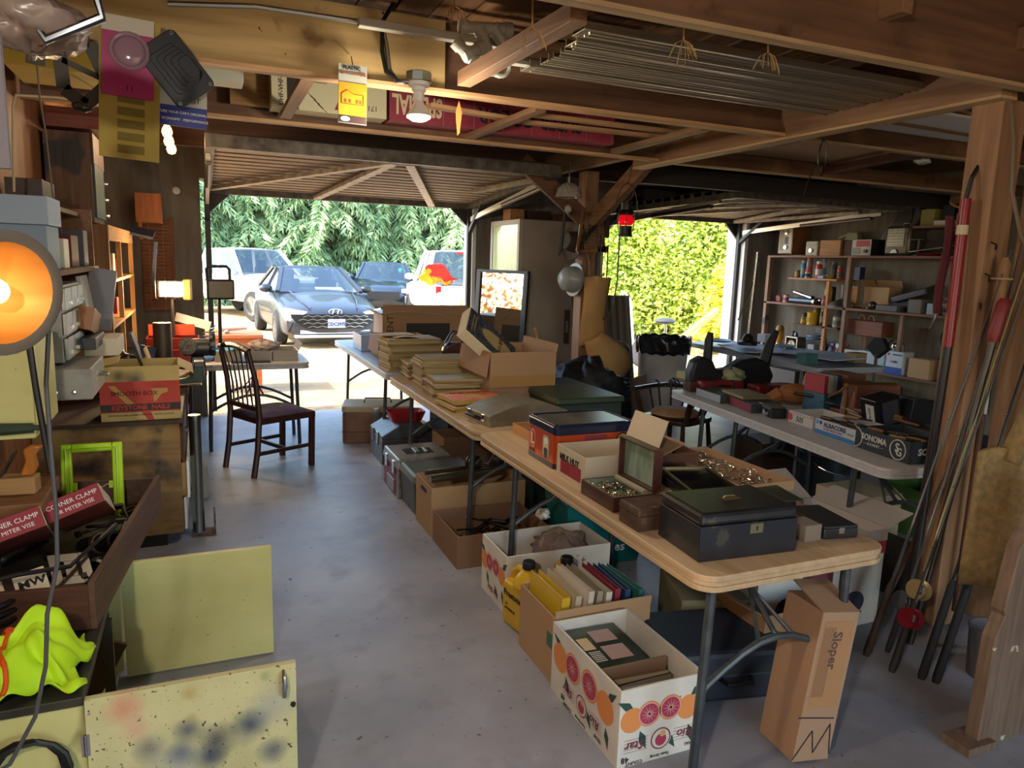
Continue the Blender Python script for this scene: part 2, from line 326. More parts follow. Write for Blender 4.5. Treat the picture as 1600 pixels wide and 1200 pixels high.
def mirrors(root, body, y, hw, z):
    for sx in (-1, 1): obj('mirror', G().ball((sx*(hw+.12), y, z), .13, 10, .62, 1, .55).beam((sx*(hw-.03), y+.03, z-.08), (sx*(hw+.1), y, z-.04), .05, .03), body, root, sm=True)
BODY = mat('dark_grey_car_paint', '#1c2026', '#22262d', r=.35, m=.0, coat=.35, s=40)
sed = T('sedan', 'dark grey sedan parked nose-on outside the left garage opening', 'car', (2.08, 15.5, -.02), R(3))
obj('body', loft([(-2.36, .66, .26, .5, .58), (-2.3, .82, .2, .58, .66), (-2.1, .89, .17, .68, .755), (-1.7, .905, .17, .77, .85), (-1.2, .91, .17, .86, .945), (-.8, .915, .17, .92, .99), (.3, .915, .18, .95, .97), (1.4, .91, .2, .98, 1.0), (2.0, .88, .25, 1.0, 1.04), (2.3, .76, .32, .85, .9)]), BODY, sed, sub=2, sm=2)
cabin(sed, BODY, (-.98, 1.75, .8, .95), (-.1, .9, .58, 1.40))
wheels(sed, (-1.45, 1.3), .92, .32); mirrors(sed, BODY, -.72, .86, 1.0)
gr = G()
obj('grille', G().prism([(-.8, .62), (.8, .62), (.72, .5), (.5, .36), (-.5, .36), (-.72, .5)], .04, tr((0, -2.335, 0), (PI/2, 0, 0))), pl('#101114', .4), sed)
for rw in range(4):
    for c in range(9):
        xx = (c-4+(.5 if rw % 2 else 0))*.165; 
        if abs(xx) > .72-.12*abs(rw-.5): continue
        gr.beam((xx-.08, -2.37, .575-rw*.062), (xx, -2.375, .6-rw*.062), .02, .014).beam((xx, -2.375, .6-rw*.062), (xx+.08, -2.37, .575-rw*.062), .02, .014)
obj('grille_bars', gr, steel('#8d949a', .3), sed)
for sx in (-1, 1):
    obj('headlamp', G().add([(sx*.5, -2.345, .66), (sx*.86, -2.16, .72), (sx*.89, -2.1, .6), (sx*.78, -2.28, .56), (sx*.55, -2.355, .62)], [(0, 1, 2, 3, 4)]), LAMP, sed, solid=.03)
    obj('bumper_vent', G().add([(sx*.74, -2.33, .48), (sx*.84, -2.26, .5), (sx*.82, -2.27, .3)], [(0, 1, 2)]), BLACK, sed, solid=.03)
    obj('hood_crease', G().tube([(sx*.42, -2.22, .715), (sx*.52, -1.7, .865), (sx*.6, -1.05, .965)], .012, 6), BODY, sed, sm=True)
obj('bumper_lip', G().bx(-.72, -2.36, .2, .72, -2.28, .25).bx(-.62, -2.345, .27, .62, -2.3, .34), pl('#b4b8ba', .4), sed, bev=.01)
em = obj('emblem', G().tube([(.115*math.cos(a*PI/10), -2.31, .655+.055*math.sin(a*PI/10)) for a in range(20)], .009, 6, True), CHROME, sed)
obj('emblem_letter', G().beam((-.06, -2.32, .615), (-.03, -2.31, .695), .022, .01).beam((.03, -2.32, .615), (.06, -2.31, .695), .022, .01).beam((-.05, -2.32, .64), (.05, -2.32, .672), .02, .01), CHROME, sed)
pt = obj('licence_plate', G().bx(-.155, -2.405, .38, .155, -2.395, .535), pl('#98a2ac', .6), sed, bev=.004)
txt(pt, 'CDC3970', .082, (0, -2.4075, .445), FR, pl('#0c1f5c', .6), bold=.0022); txt(pt, 'WASHINGTON', .024, (0, -2.4075, .518), FR, pl('#b03030', .6))
obj('sun_shade', G().box((.3, -.45, .98), (.55, .22, .02), (.3, 0, .1)), WHITE, sed)
WP = mat('white_car_paint', '#d9dad8', r=.3, coat=.6)
def pickup(label, loc, rz, h=0):
    p = T('pickup_truck', label, 'pickup', loc, rz)
    obj('body', loft([(-2.75, .8, .5, .95, 1.02), (-2.68, .9, .42, 1.0, 1.1), (-2.2, .95, .4, 1.06, 1.15), (-1.2, .95, .4, 1.1, 1.17), (0, .95, .42, 1.12, 1.14), (.9, .95, .45, 1.12, 1.14), (2.6, .94, .5, 1.12, 1.13), (2.72, .9, .52, 1.1, 1.11)]), WP, p, sub=1, sm=2)
    cabin(p, WP, (-1.15, 1.0, .86, 1.1), (-.45, .8, .68, 1.78+h))
    wheels(p, (-1.75, 1.75), .96, .38, .25); mirrors(p, WP, -.75, .92, 1.22)
    obj('bed', G().bx(-.8, 1.1, 1.125, .8, 2.62, 1.14), pl('#3c3e42', .8), p)
    obj('grille', G().bx(-.6, -2.79, .62, .6, -2.7, .95), BLACK, p, bev=.02)
    for sx in (-1, 1):
        obj('headlamp', G().bx(sx*.62, -2.76, .78, sx*.88, -2.6, .98), LAMP, p, bev=.02); obj('tail_lamp', G().bx(sx*.82, 2.66, .75, sx*.93, 2.75, 1.1), pl('#a01818', .3), p, bev=.01)
    obj('brake_lamp', G().bx(-.16, .86, 1.72+h, .16, .9, 1.77+h), pl('#c02a24', .3), p); obj('bumper', G().bx(-.9, 2.7, .42, .9, 2.85, .6), steel('#b9bcbe', .3), p, bev=.02); obj('bumper', G().bx(-.92, -2.85, .42, .92, -2.7, .62), steel('#b9bcbe', .3), p, bev=.02)
    return p
pickup('white pickup facing the garage behind the left side of the grey sedan', (1.15, 20.8, -.02), R(28), -.02)
pickup('white pickup seen from behind above the tarp-covered mound', (5.75, 17.0, -.02), R(172), .06)
BLU = mat('blue_black_car_paint', '#263240', r=.25, m=.4, coat=.8)
su = T('hatchback_car', 'dark blue car half hidden between the sedan and the tarped mound', 'car', (5.25, 22.4, -.02), R(-14))
obj('body', loft([(-2.2, .8, .3, .65, .75), (-2.05, .88, .22, .78, .88), (-1.2, .91, .2, .98, 1.05), (-.6, .915, .2, 1.02, 1.04), (1.0, .91, .22, 1.05, 1.07), (1.9, .88, .3, 1.05, 1.08), (2.1, .8, .35, .95, 1.0)]), BLU, su, sub=1, sm=2)
cabin(su, BLU, (-.95, 1.9, .82, 1.02), (-.2, 1.3, .62, 1.5)); wheels(su, (-1.35, 1.3), .92, .34); mirrors(su, BLU, -.7, .87, 1.08)
obj('headlamp', G().bx(.5, -2.16, .68, .85, -2.0, .8).bx(-.85, -2.16, .68, -.5, -2.0, .8), LAMP, su, bev=.02); obj('grille', G().bx(-.45, -2.24, .5, .45, -2.1, .72), BLACK, su)
obj('windshield_sticker', G().bx(.42, -.62, 1.22, .5, -.6, 1.36), pl('#2aa7c4', .6), su, rot=(0, 0, 0))
def mound(cx, cy, rx, ry, h, seed, f0=0, f1=1, pw=1.6):
    rs = np.random.RandomState(seed); ph = rs.rand(8)*6.3
    def fn(u, v):
        a = 2*PI*(f0+(f1-f0)*u); r_ = v
        k = 1+.09*math.sin(5*a+ph[0]+3*v)+.07*math.sin(11*a+ph[1])+.05*math.sin(17*a+ph[2]+6*v)
        z = h*max(0, 1-r_**pw)*(1+.12*math.sin(4*a+ph[3])*r_+.08*math.sin(9*a+7*v+ph[4])*r_)
        return (cx+rx*r_*k*math.cos(a), cy+ry*r_*k*math.sin(a), max(z, .0))
    return G().grid(fn, 64, 14, f1-f0 > .99)
one('tarp_mound', mound(3.95, 12.3, 1.45, 1.1, 1.1, 3, 0, 1, 1.25), mat('white_tarp', '#a8a49a', '#c9c5bc', r=.6, s=3, b=.4), 'white tarp draped over a tall mound outside the left opening', 'tarp', sm=True, loc=(0, 0, -.02))
tm = one('tan_tarp', mound(4.15, 12.1, 1.2, 1.05, 1.12, 8, .58, 1.08, 1.3), mat('tan_tarp_cloth', '#9a6c42', '#b98f62', r=.8, s=4, b=.5), 'crumpled tan tarp lying over the right side of the white tarped mound', 'tarp', sm=True, loc=(.08, -.22, .0))
cl = G().grid(lambda u, v: (3.52+u*.62+.05*math.sin(9*v), 12.15+.3*v+.05*math.sin(8*u), 1.2+.4*(1-abs(u-.35)*1.3)*(1-v)+.04*math.sin(14*u)), 20, 8)
cm = mat('red_yellow_cloth', '#b32418', '#d9a012', r=.8, s=2.2, lo=.47, hi=.5)
one('striped_cloth', cl, cm, 'red and yellow cloth heaped on top of the tarped mound', 'cloth', sm=True, solid=.01)
# ------------------------------------------------------------------ trees and shrubs
NEED = mat('cedar_needles', '#5c7c4c', '#a3b985', r=.8, s=1.2, lo=.3, hi=.7); BARK = mat('bark', '#4a3a2c', '#5f4c3a', r=.9, s=8, st=(3, 3, 1), b=.5)
def conifer_mesh(h, rad, seed, nb):
    rs = np.random.RandomState(seed); vs = []; fs = []
    def quad(a, b, w):
        d = b-a; sx = np.cross(d, rs.randn(3)); sx = sx/(np.linalg.norm(sx)+1e-6)*w; o = len(vs); m_ = a+d*.45
        vs.extend([a, m_+sx, b, m_-sx]); fs.append((o, o+1, o+2, o+3))
    for i in range(nb):
        z = .25+(h-.4)*(i/nb)**1.25; L = rad*(1-z/h)**.75*(.7+.5*rs.rand()); a = rs.rand()*6.283; dr = np.array([math.cos(a), math.sin(a), 0])
        up = .25+.25*rs.rand(); n = max(6, int(L*11)); pts = [np.array([0, 0, z])+dr*L*t+np.array([0, 0, L*(up*t-.75*t*t)]) for t in np.linspace(0, 1, n)]
        sd_ = np.array([-dr[1], dr[0], 0])
        for j in range(2, n):
            t = j/n; p = pts[j]; quad(pts[j-1], p+(p-pts[j-1])*.3, .012)
            for s_ in (-1, 1):
                for q in range(2):
                    l2 = (.2+.28*rs.rand())*(1.15-.5*t); e = p+sd_*s_*l2*(.75+.3*rs.rand())+dr*l2*(.5+.3*rs.rand())+np.array([0, 0, -l2*(.35+.7*rs.rand())])
                    quad(p, e, .024+.02*rs.rand()); mid = (p+e)/2
                    for w_ in range(2): quad(mid+(e-p)*.1*w_, mid+np.array([rs.randn()*.08, rs.randn()*.08, -.14-.12*rs.rand()]), .018)
    return np.array(vs), fs
def mesh_from(name, vs, fs, m):
    me = bpy.data.meshes.new(name); me.from_pydata(vs.tolist(), [], fs); me.materials.append(m); return me
cmesh = [mesh_from('foliage', *conifer_mesh(7.5, 2.6, s_, 330), NEED) for s_ in (1, 2)]
tmesh = obj('trunk', G().tube([(0, 0, 0), (.03, 0, 3), (0, 0, 7)], [.16, .11, .02], 9), BARK); trunk_me = tmesh.data; bpy.data.objects.remove(tmesh)
clab = ['drooping green cedar behind the white pickup, leftmost of the cedar hedge', 'second cedar from the left, behind the roof of the grey sedan', 'tall cedar in the middle of the hedge, right of the sedan roof', 'cedar rising behind the dark blue car', 'cedar behind the cab of the right white pickup', 'rightmost cedar of the hedge, beside the black door arm']
for i, (tx, ty) in enumerate(((-.9, 27.0), (1.7, 27.8), (4.3, 27.2), (6.9, 28.0), (9.5, 27.4), (12.3, 28.2))):
    t = T('cedar_tree', clab[i], 'tree', (tx, ty, -.05), i*1.7, 'cedar hedge'); t.scale = (1.2, 1.2, 1.2)
    for nm, me in (('foliage', cmesh[i % 2]), ('trunk', trunk_me)):
        o = bpy.data.objects.new(nm, me); COL.objects.link(o); o.parent = t
LEAF = mat('shrub_leaf', '#7d9a2c', '#d3dc62', r=.5, s=1.6, lo=.3, hi=.68); LEAF2 = mat('yellow_leaf', '#b8b32c', '#e2d650', r=.5, s=2)
def shrub_mesh(n, rx, ry, h, seed, size=.1):
    rs = np.random.RandomState(seed); vs = []; fs = []
    for i in range(n):
        a = rs.rand()*6.283; b_ = rs.rand(); rr = (.55+.45*rs.rand()**.4); el = math.asin(min(1, b_*1.02)) if b_ < .98 else 1.5
        k = 1+.18*math.sin(3*a+seed)+.15*math.sin(7*a+4*b_)
        c = np.array([rx*rr*k*math.cos(el)*math.cos(a), ry*rr*k*math.cos(el)*math.sin(a), .1+h*b_*(.75+.25*rr)])
        d = rs.randn(3); d[2] = d[2]*.5-.3; d /= np.linalg.norm(d); w = np.cross(d, rs.randn(3)); w /= np.linalg.norm(w); L = size*(.7+.7*rs.rand()); o = len(vs)
        nn = np.cross(d, w)*L*.12
        vs.extend([c-d*L*.5, c+w*L*.28+nn, c+d*L*.5, c-w*L*.28+nn]); fs.extend([(o, o+1, o+2), (o, o+2, o+3)])
    return np.array(vs), fs
slab = [('broad bright green shrub filling the left of the right garage opening', 8.5, 14.9, 1.9, 3.4, LEAF), ('tall yellow-green shrub in the middle of the right garage opening', 10.3, 14.4, 2.0, 3.9, LEAF), ('green shrub at the right jamb of the right garage opening', 12.4, 14.6, 1.9, 3.7, LEAF), ('low yellow leafed branches hanging near the right jamb outside', 9.6, 11.2, .75, 2.0, LEAF2), ('green shrub behind the white pickup at the far right of the cedars', 8.3, 19.6, 1.2, 2.4, LEAF), ('red and orange leaved shrub outside, left of the opening, seen in the leaning mirror', -3.2, 10.6, 1.5, 2.6, mat('red_leaf', '#b8401c', '#d9a52c', r=.6, s=4)), ('low green shrub outside, left of the opening, seen low in the mirror', -1.6, 9.4, .7, .9, LEAF)]
for i, (lb, sx, sy, rx, h, m) in enumerate(slab):
    t = T('shrub', lb, 'shrub', (sx, sy, -.03))
    n = 16000 if i < 3 else 2000
    o = bpy.data.objects.new('foliage', mesh_from('foliage', *shrub_mesh(n, rx, rx*.7, h, i+3, (.115, .115, .115, .15, .13, .13, .12)[i]), m)); COL.objects.link(o); o.parent = t
    sg = G()
    for k in range(7): a = k*.9+i; sg.tube([(.1*math.cos(a), .1*math.sin(a), 0), (rx*.3*math.cos(a), rx*.25*math.sin(a), h*.4), (rx*.55*math.cos(a), rx*.45*math.sin(a), h*.8)], [.03, .02, .006], 6)
    obj('stem', sg, BARK, t)
# ------------------------------------------------------------------ folding tables
LEGM = mat('table_leg_paint', '#3c4145', '#4a4f52', r=.4, m=.3, s=20)
def folding_table(label, loc, rz, w, l, z, top, legs, rim=None, hole=None, group='folding tables'):
    t = T('folding_table', label, 'table', loc, rz, group)
    obj('tabletop', G().prism(rrect(0, 0, w, l, .07, 6), .02, tr((0, 0, z-.01))), top, t, bev=.004)
    rm = G().prism(rrect(.004, .004, w-.004, l-.004, .07, 6), .014, tr((0, 0, z-.027))).prism(rrect(0, 0, w, l, .07, 6), .016, tr((0, 0, z-.042)))
    obj('rim', rm, rim or top, t, bev=.002)
    for yy in legs:
        for xx in (.1, w-.1): obj('leg', G().tube([(xx, yy, z-.04), (xx+(.02 if xx > w/2 else -.02), yy, .04), (xx+(.02 if xx > w/2 else -.02), yy, 0)], .015, 8), LEGM, t, sm=True)
        obj('crossbar', G().tube([(.1-.01, yy, .32)]+[(.1+(w-.2)*i/8, yy, .34+.12*math.sin(PI*i/8)) for i in range(9)], .012, 8), LEGM, t, sm=True)
        s_ = 1 if yy < l/2 else -1
        obj('folding_brace', G().tube([(w/2, yy, .46), (w/2, yy+s_*.18, .6), (w/2, yy+s_*.3, z-.05)], .009, 6).tube([(w/2-.07, yy, .45), (w/2, yy+s_*.14, .57), (w/2+.07, yy, .45)], .008, 6), LEGM, t, sm=True)
    return t
TOPW = wood('table_laminate', '#a68c6c', '#bca280', 'y', k=2, r=.45, b=.02); TOPG = mat('grey_table_plastic', '#a9a7a6', '#b6b4b4', r=.45, s=30, b=.05); TOPB = mat('blue_grey_table_plastic', '#8f97a2', '#9aa2ad', r=.4, s=30, b=.05)
TOP2 = mat('beige_table_plastic', '#a58c6a', '#b39a78', r=.4, s=30, b=.04)
folding_table('beige wood-look folding table nearest the camera with the black writing box', (1.27, 1.54, 0), 0, .74, 1.84, .74, TOPW, (.08, 1.55))
folding_table('beige ridged-edge folding table under the magazine stacks', (1.28, 3.42, 0), 0, .74, 1.92, .73, TOP2, (.3, 1.6))
folding_table('grey-blue folding table reaching out through the left garage opening', (1.28, 5.38, 0), 0, .74, 2.42, .735, TOPB, (.45, 2.1))
folding_table('light grey folding table with a centre fold, under the tuna and gourmet boxes', (2.81, 2.23, 0), R(-7.6), .76, 2.08, .735, TOPG, (.3, 1.35, 1.75))
# ------------------------------------------------------------------ boxes
def carton(name, label, x0, y0, x1, y1, z0, z1, m=CARD, t=.006, flaps=(), group=None, rz=0, cat='box', part='body', lid=False):
    w, d, h = x1-x0, y1-y0, z1-z0
    o = T(name, label, cat, ((x0+x1)/2, (y0+y1)/2, z0), rz, group); o['half'] = (w/2, d/2, h)
    obj(part, G().obox(-w/2, -d/2, w/2, d/2, 0, h, t) if not lid else G().bx(-w/2, -d/2, 0, w/2, d/2, h), m, o, bev=.0015)
    for (sd_, ln, an) in flaps:
        a = R(an); s_, c_ = math.sin(a)*ln, math.cos(a)*ln
        e = .003
        P = {'L': ((-w/2, -d/2), (-w/2, d/2), (-1, 0)), 'R': ((w/2, -d/2), (w/2, d/2), (1, 0)), 'F': ((-w/2, -d/2), (w/2, -d/2), (0, -1)), 'B': ((-w/2, d/2), (w/2, d/2), (0, 1))}[sd_]
        (ax, ay), (bx_, by), (nx, ny) = P
        ax += nx*e; bx_ += nx*e; ay += ny*e; by += ny*e
        obj('flap', G().add([(ax, ay, h), (bx_, by, h), (bx_+nx*s_, by+ny*s_, h+c_), (ax+nx*s_, ay+ny*s_, h+c_)], [(0, 1, 2, 3)]), m, o, solid=.004)
    return o
def front(o, k=.0008): return lambda u, v: (u, -o['half'][1]-k, v)
def left(o, k=.0008): return lambda u, v: (-o['half'][0]-k, -u, v)
def patch(o, pf, poly, m, name='print', k=None):
    return obj(name, G().add([pf(u, v) for u, v in poly], [tuple(range(len(poly)))]), m, o)
def rect(u0, v0, u1, v1): return [(u0, v0), (u1, v0), (u1, v1), (u0, v1)]
def circ(u, v, r, n=20, e=1): return [(u+r*math.cos(2*PI*i/n), v+r*e*math.sin(2*PI*i/n)) for i in range(n)]
ORN = pl('#d98a4a', .7); PNK = pl('#d8a0a0', .7); RUBY = pl('#a83a52', .7); GRN = pl('#2c4c44', .7); MAR = pl('#7a3140', .7)
BXW = mat('white_box_card', '#c9c4b8', '#d8d3c7', r=.75, s=6)
def citrus(o, f2, k, W):                        # the printed fruit row; f2(k) gives a face placer at height k
    s_ = W/.47; q_ = min(1, s_*1.25)
    def leaf(u, v, a, L): return [(u+L*math.cos(a), v+L*math.sin(a)), (u+L*.45*math.cos(a+.45), v+L*.45*math.sin(a+.45)), (u, v), (u+L*.45*math.cos(a-.45), v+L*.45*math.sin(a-.45))]
    for u, v, a in ((-.17, .2, 2.6), (-.13, .12, -1.2), (.02, .17, .6), (.03, .09, -1.0), (.17, .2, .7), (.17, .1, -1.3)): patch(o, f2(.0006), leaf(u*s_, v, a, .075), GRN)
    for u, v, q in ((-.18, .165, 0), (-.08, .175, 1), (.05, .18, 1), (.16, .165, 0)):
        u *= s_
        if not q: patch(o, f2(.0010+.0002*u), circ(u, v, .055*q_), ORN)
        else:
            patch(o, f2(.0012), circ(u, v, .056*q_), ORN); patch(o, f2(.0016), circ(u, v, .05*q_), PNK); patch(o, f2(.0020), circ(u, v, .045*q_), RUBY)
            for i in range(6):
                a = i*PI/6; k_ = .044*q_; patch(o, f2(.0024), [(u+k_*math.cos(a), v+k_*math.sin(a)), (u+.002*math.cos(a+1.57), v+.002*math.sin(a+1.57)), (u-k_*math.cos(a), v-k_*math.sin(a)), (u-.002*math.cos(a+1.57), v-.002*math.sin(a+1.57))], PNK)
fb = carton('fruit_box', 'white printed grapefruit box with magazines, nearest the camera on the floor', 1.175, 1.775, 1.5, 2.26, 0, .275, BXW, .008)
for ff, Wd, eul, q in ((front, .3, FR, 1.0), (left, .45, LF, 1)):
    f2 = lambda k, ff=ff: ff(fb, k); citrus(fb, f2, 0, Wd if ff is left else .3)
    y_ = .075
    for i in range(5):
        for sx in (-1, 1): patch(fb, f2(.0006), rect(sx*.05 if sx > 0 else -.14, y_+.02-i*.011, .14 if sx > 0 else -.05, y_+.0215-i*.011), MAR)
    patch(fb, f2(.0012), circ(0, y_, .042), BXW); patch(fb, f2(.0016), circ(0, y_, .039), MAR); patch(fb, f2(.002), circ(0, y_, .034), BXW); patch(fb, f2(.0024), circ(0, y_-.004, .022), RUBY); patch(fb, f2(.0028), circ(.006, y_+.018, .012), pl('#c9a06a', .7))
    txt(fb, 'Rio', .045, f2(.003)(.095, y_), eul, MAR, flip=True, shear=.2); txt(fb, 'Star', .045, f2(.003)(-.1, y_), eul, MAR, flip=True, shear=.2)
    txt(fb, 'TEXAS', .016, f2(.003)(.12, .03), eul, INK, flip=True); txt(fb, 'COUNT', .018, f2(.003)(-.1, .012), eul, INK, flip=True); txt(fb, '48', .03, f2(.003)(-.135, .03), eul, INK, flip=True); txt(fb, 'Texas Strong', .014, f2(.003)(0, .016), eul, INK, flip=True, shear=.2)
MAGS = [pl(c, .55) for c in ('#8f8a7a', '#3c3a35', '#6f5a42', '#a39878', '#4b2f2a', '#77736a')]
def magazine_mesh(w, d, h, m, nm='magazine'):
    o = obj(nm, G().bx(-w/2, -d/2, 0, w/2, d/2, h).tube([(-w/2, -d/2, h/2), (-w/2, d/2, h/2)], h*.5, 6), m, bev=.001); return o
for i in range(9):
    m = one('magazine', G().box((0, 0, .004), (.21, .275, .008)), MAGS[i % 6], 'magazine lying flat in the white grapefruit box' if i < 8 else 'dark green magazine on top of the pile in the white grapefruit box', 'magazine', 'magazines in the grapefruit box' if i < 8 else None)
    m.location = (1.315+wob(.012), 2.1+wob(.01), .012+i*.0225 if i else .012); m.scale = (1, 1, 2.6); m.rotation_euler = (0, 0, R(wob(3)))
mt = m; m.data.materials.clear(); m.data.materials.append(mat('magazine_cover', '#22302a', '#3a4636', r=.25, s=12, coat=.3)); m.location.z = .215
MP = pl('#a68c86', .6)
obj('print', G().bx(-.03, -.1, .0085, .06, -.01, .009).bx(-.03, .02, .0085, .06, .1, .009), MP, mt); obj('print', G().bx(-.095, -.02, .0085, -.05, .06, .009), pl('#c9b38a', .6), mt)
for i in range(6): obj('print', G().bx(-.09+.0*i, -.1+i*.012, .0085, -.045, -.096+i*.012, .009), pl('#cfc8b8', .6), mt)
for i in range(8):
    m = one('magazine', G().box((0, 0, .11), (.24, .006, .2)), MAGS[(i*5+1) % 6], 'magazine standing upright in the near end of the grapefruit box', 'magazine', 'upright magazines in the grapefruit box')
    m.location = (1.335+wob(.01), 1.815+i*.014, .011); m.rotation_euler = (R(-12+wob(3)), 0, R(wob(4)))
one('divider', G().bx(1.2, 1.935, .02, 1.46, 1.943, .255), CARD2, 'brown cardboard divider standing across the grapefruit box', 'cardboard')
bb = carton('cardboard_box', 'brown cardboard box of binders and paper folders behind the grapefruit box', 1.19, 2.275, 1.62, 2.6, 0, .275, CARDL, .007, [('F', .03, 0)])
patch(bb, left(bb), rect(.1, .14, .15, .2), pl('#3c6a58', .7))
for i, (c, h, lb) in enumerate((('#c9a62e', .33, 'wide yellow ring binder at the left of the binder box'), ('#b9a98c', .33, 'tan paper folder beside the yellow binder'), ('#c9bfae', .34, 'pale paper folder in the binder box, third from the left'), ('#9a8f7c', .335, 'grey-tan paper folder in the middle of the binder box'), ('#cfc5b5', .325, 'cream paper folder right of the middle in the binder box'), ('#8a3040', .33, 'maroon folder in the binder box'), ('#27406a', .32, 'navy blue folder in the binder box'), ('#2f6a66', .31, 'teal folder at the right of the binder box'))):
    fo = T('folder', lb, 'folder', (1.225+i*.047, 2.44, .009), 0, rot=(0, R(5+wob(2)), R(wob(3))))
    w = .038 if i == 0 else .028
    obj('cover', G().bx(-w/2, -.14, 0, -w/2+.003, .14, h).bx(w/2-.003, -.14, 0, w/2, .14, h).bx(-w/2, -.14, 0, w/2, -.136, h), pl(c, .4), fo)
    for k in range(4): obj('page', G().box((-w/2+.006+k*w*.22, .005, h*.48), (.002, .262, h*.94), (0, R(wob(3)), 0)), pl('#d5cbb8', .8), fo)
YEL = mat('yellow_plastic', '#c9a021', '#d4ad2c', r=.35, s=4)
def jug(label, loc, rz):
    j = T('antifreeze_jug', label, 'jug', loc, rz, 'yellow jugs')
    obj('body', G().prism(rrect(-.055, -.095, .055, .095, .025), .2, tr((0, 0, .1))).lathe([(.07, .2), (.068, .225), (.05, .255), (.03, .275), (.024, .28), (.024, .295)], (0, -.035, 0), 16), YEL, j, bev=.01, sm=True)
    obj('handle', G().tube([(0, -.01, .265), (0, .04, .26), (0, .08, .23), (0, .088, .19)], .016, 8), YEL, j, sm=True)
    obj('cap', G().lathe([(.027, .285), (.029, .29), (.029, .315), (.025, .32)], (0, -.035, 0), 18), pl('#191919', .5), j)
    lb = obj('label', G().bx(-.0575, -.08, .03, -.056, .08, .185), YEL, j)
    txt(j, 'Prestone', .04, (-.0582, -.0, .15), LF, pl('#17171c', .6), bold=.0012); txt(j, 'US', .016, (-.0582, .05, .1), LF, INK); txt(j, 'ANTIFREEZE', .016, (-.0582, .02, .08), LF, INK)
    return j
jug('yellow antifreeze jug standing at the left, beside the open fruit box', (1.27, 2.74, 0), R(8)); jug('yellow antifreeze jug at the right, behind the folder box', (1.46, 2.73, 0), R(-6))
f2b = carton('fruit_box', 'open fruit box with plastic bags in it, behind the yellow jugs', 1.235, 2.86, 1.78, 3.17, 0, .28, BXW, .008)
citrus(f2b, lambda k: left(f2b, k), 0, .3); txt(f2b, 'Rio Star', .04, left(f2b, .002)(0, .05), LF, MAR, shear=.2, flip=True)
BAG = mat('clear_plastic_bag', '#9a8478', '#b8a498', r=.25, trans=.35, alpha=.85, s=8, b=.3)
def lump(g, c, r, seed, n=14, sz=.7, amp=.18):
    rs = np.random.RandomState(seed); ph = rs.rand(6)*6.3
    return g.grid(lambda u, v: (lambda a, e: (lambda k: (c[0]+r*k*math.cos(e)*math.cos(a), c[1]+r*k*math.cos(e)*math.sin(a), c[2]+r*sz*k*math.sin(e)))(1+amp*math.sin(3*a+ph[0]+2*e)+amp*.7*math.sin(7*a+4*e+ph[1])+amp*.5*math.sin(9*e+5*a+ph[2])))(2*PI*u, (v-.5)*PI), n*2, n, True)
one('plastic_bag', lump(G(), (1.6, 3.01, .2), .13, 4), BAG, 'crinkled clear plastic bag of odds and ends in the open fruit box', 'bag', sm=2)
one('paper_scrap', lump(G(), (1.62, 3.28, .3), .035, 9), WHITE, 'small crumpled white paper behind the open fruit box', 'paper', sm=2)
carton('cardboard_box', 'shallow brown cardboard box of dark tools on the floor beside the aisle', 1.185, 3.4, 1.72, 3.84, 0, .18, CARD2, .007)
for i in range(14):
    a = wob(1.5); p = V((1.27+random.random()*.36, 3.47+random.random()*.3, .06+random.random()*.07)); d = V((math.cos(a), math.sin(a), wob(.25)))*(.07+random.random()*.06)
    o = T('hand_tool', 'dark hand tool jumbled in the shallow brown box on the floor', 'tool', p, 0, 'tools in the shallow brown box')
    obj('shaft', G().tube([-d, d*.3], .006, 6), IRON, o); obj('grip', G().tube([d*.3, d], [.011, .009], 8), BLACK, o)
carton('cardboard_box', 'tall tan cardboard box carrying chrome tackle in the middle of the aisle row', 1.185, 3.87, 1.78, 4.2, 0, .3, card('#a58662'), .007)
hb = obj('hand_hole', G().prism([(.03*math.cos(a*PI/6)+(.03 if math.cos(a*PI/6) > 0 else -.03), .014*math.sin(a*PI/6)) for a in range(12)], .002, tr((1.184, 4.03, .25), (PI/2, 0, -PI/2))), BLACK); hb.parent = [o for o in COL.objects if o.get('label', '').startswith('tall tan')][0]; hb.location = (-1.4825, -4.035, 0)
dr = T('downrigger', 'chrome and black fishing downrigger lying across the tall tan box', 'fishing gear', (1.5, 4.03, .31), R(8))
obj('base_plate', G().bx(-.3, -.05, 0, .1, .02, .015), steel('#8c8f8c', .3), dr, bev=.003); obj('boom', G().cyl((-.33, -.08, .035), (.36, -.06, .04), .022, .018), steel('#aeb0a8', .25), dr, sm=True); obj('boom', G().cyl((-.3, .07, .03), (.3, .06, .03), .014), CHROME, dr, sm=True)
obj('reel', G().lathe([(.0, -.02), (.05, -.02), (.05, -.012), (.03, -.01), (.03, .01), (.05, .012), (.05, .02), (0, .02)], (0, 0, .075), 16, Matrix.Rotation(PI/2, 3, 'X')), IRON, dr, sm=True); obj('crank', G().tube([(0, -.03, .08), (.03, -.05, .12), (.08, -.05, .14), (.1, -.05, .14)], .007, 6).ball((.11, -.05, .14), .012, 8), CHROME, dr, sm=True)
obj('bracket', G().box((.17, 0, .05), (.07, .09, .06), (0, 0, .2)), BLACK, dr, bev=.006); obj('clamp', G().tube([(.1, 0, .05), (.15, .02, .1), (.22, .02, .1), (.27, 0, .05)], .008, 6), CHROME, dr)
bt = T('battery_box', 'dark grey plastic battery box between the metal toolbox and the tan box', 'box', (1.4, 4.42, 0)); obj('body', G().box((0, 0, .11), (.4, .34, .22), tap=1.08), pl('#3b4545', .45), bt, bev=.01); obj('lid', G().box((0, 0, .24), (.46, .39, .05), tap=.9), pl('#44504f', .4), bt, bev=.012)
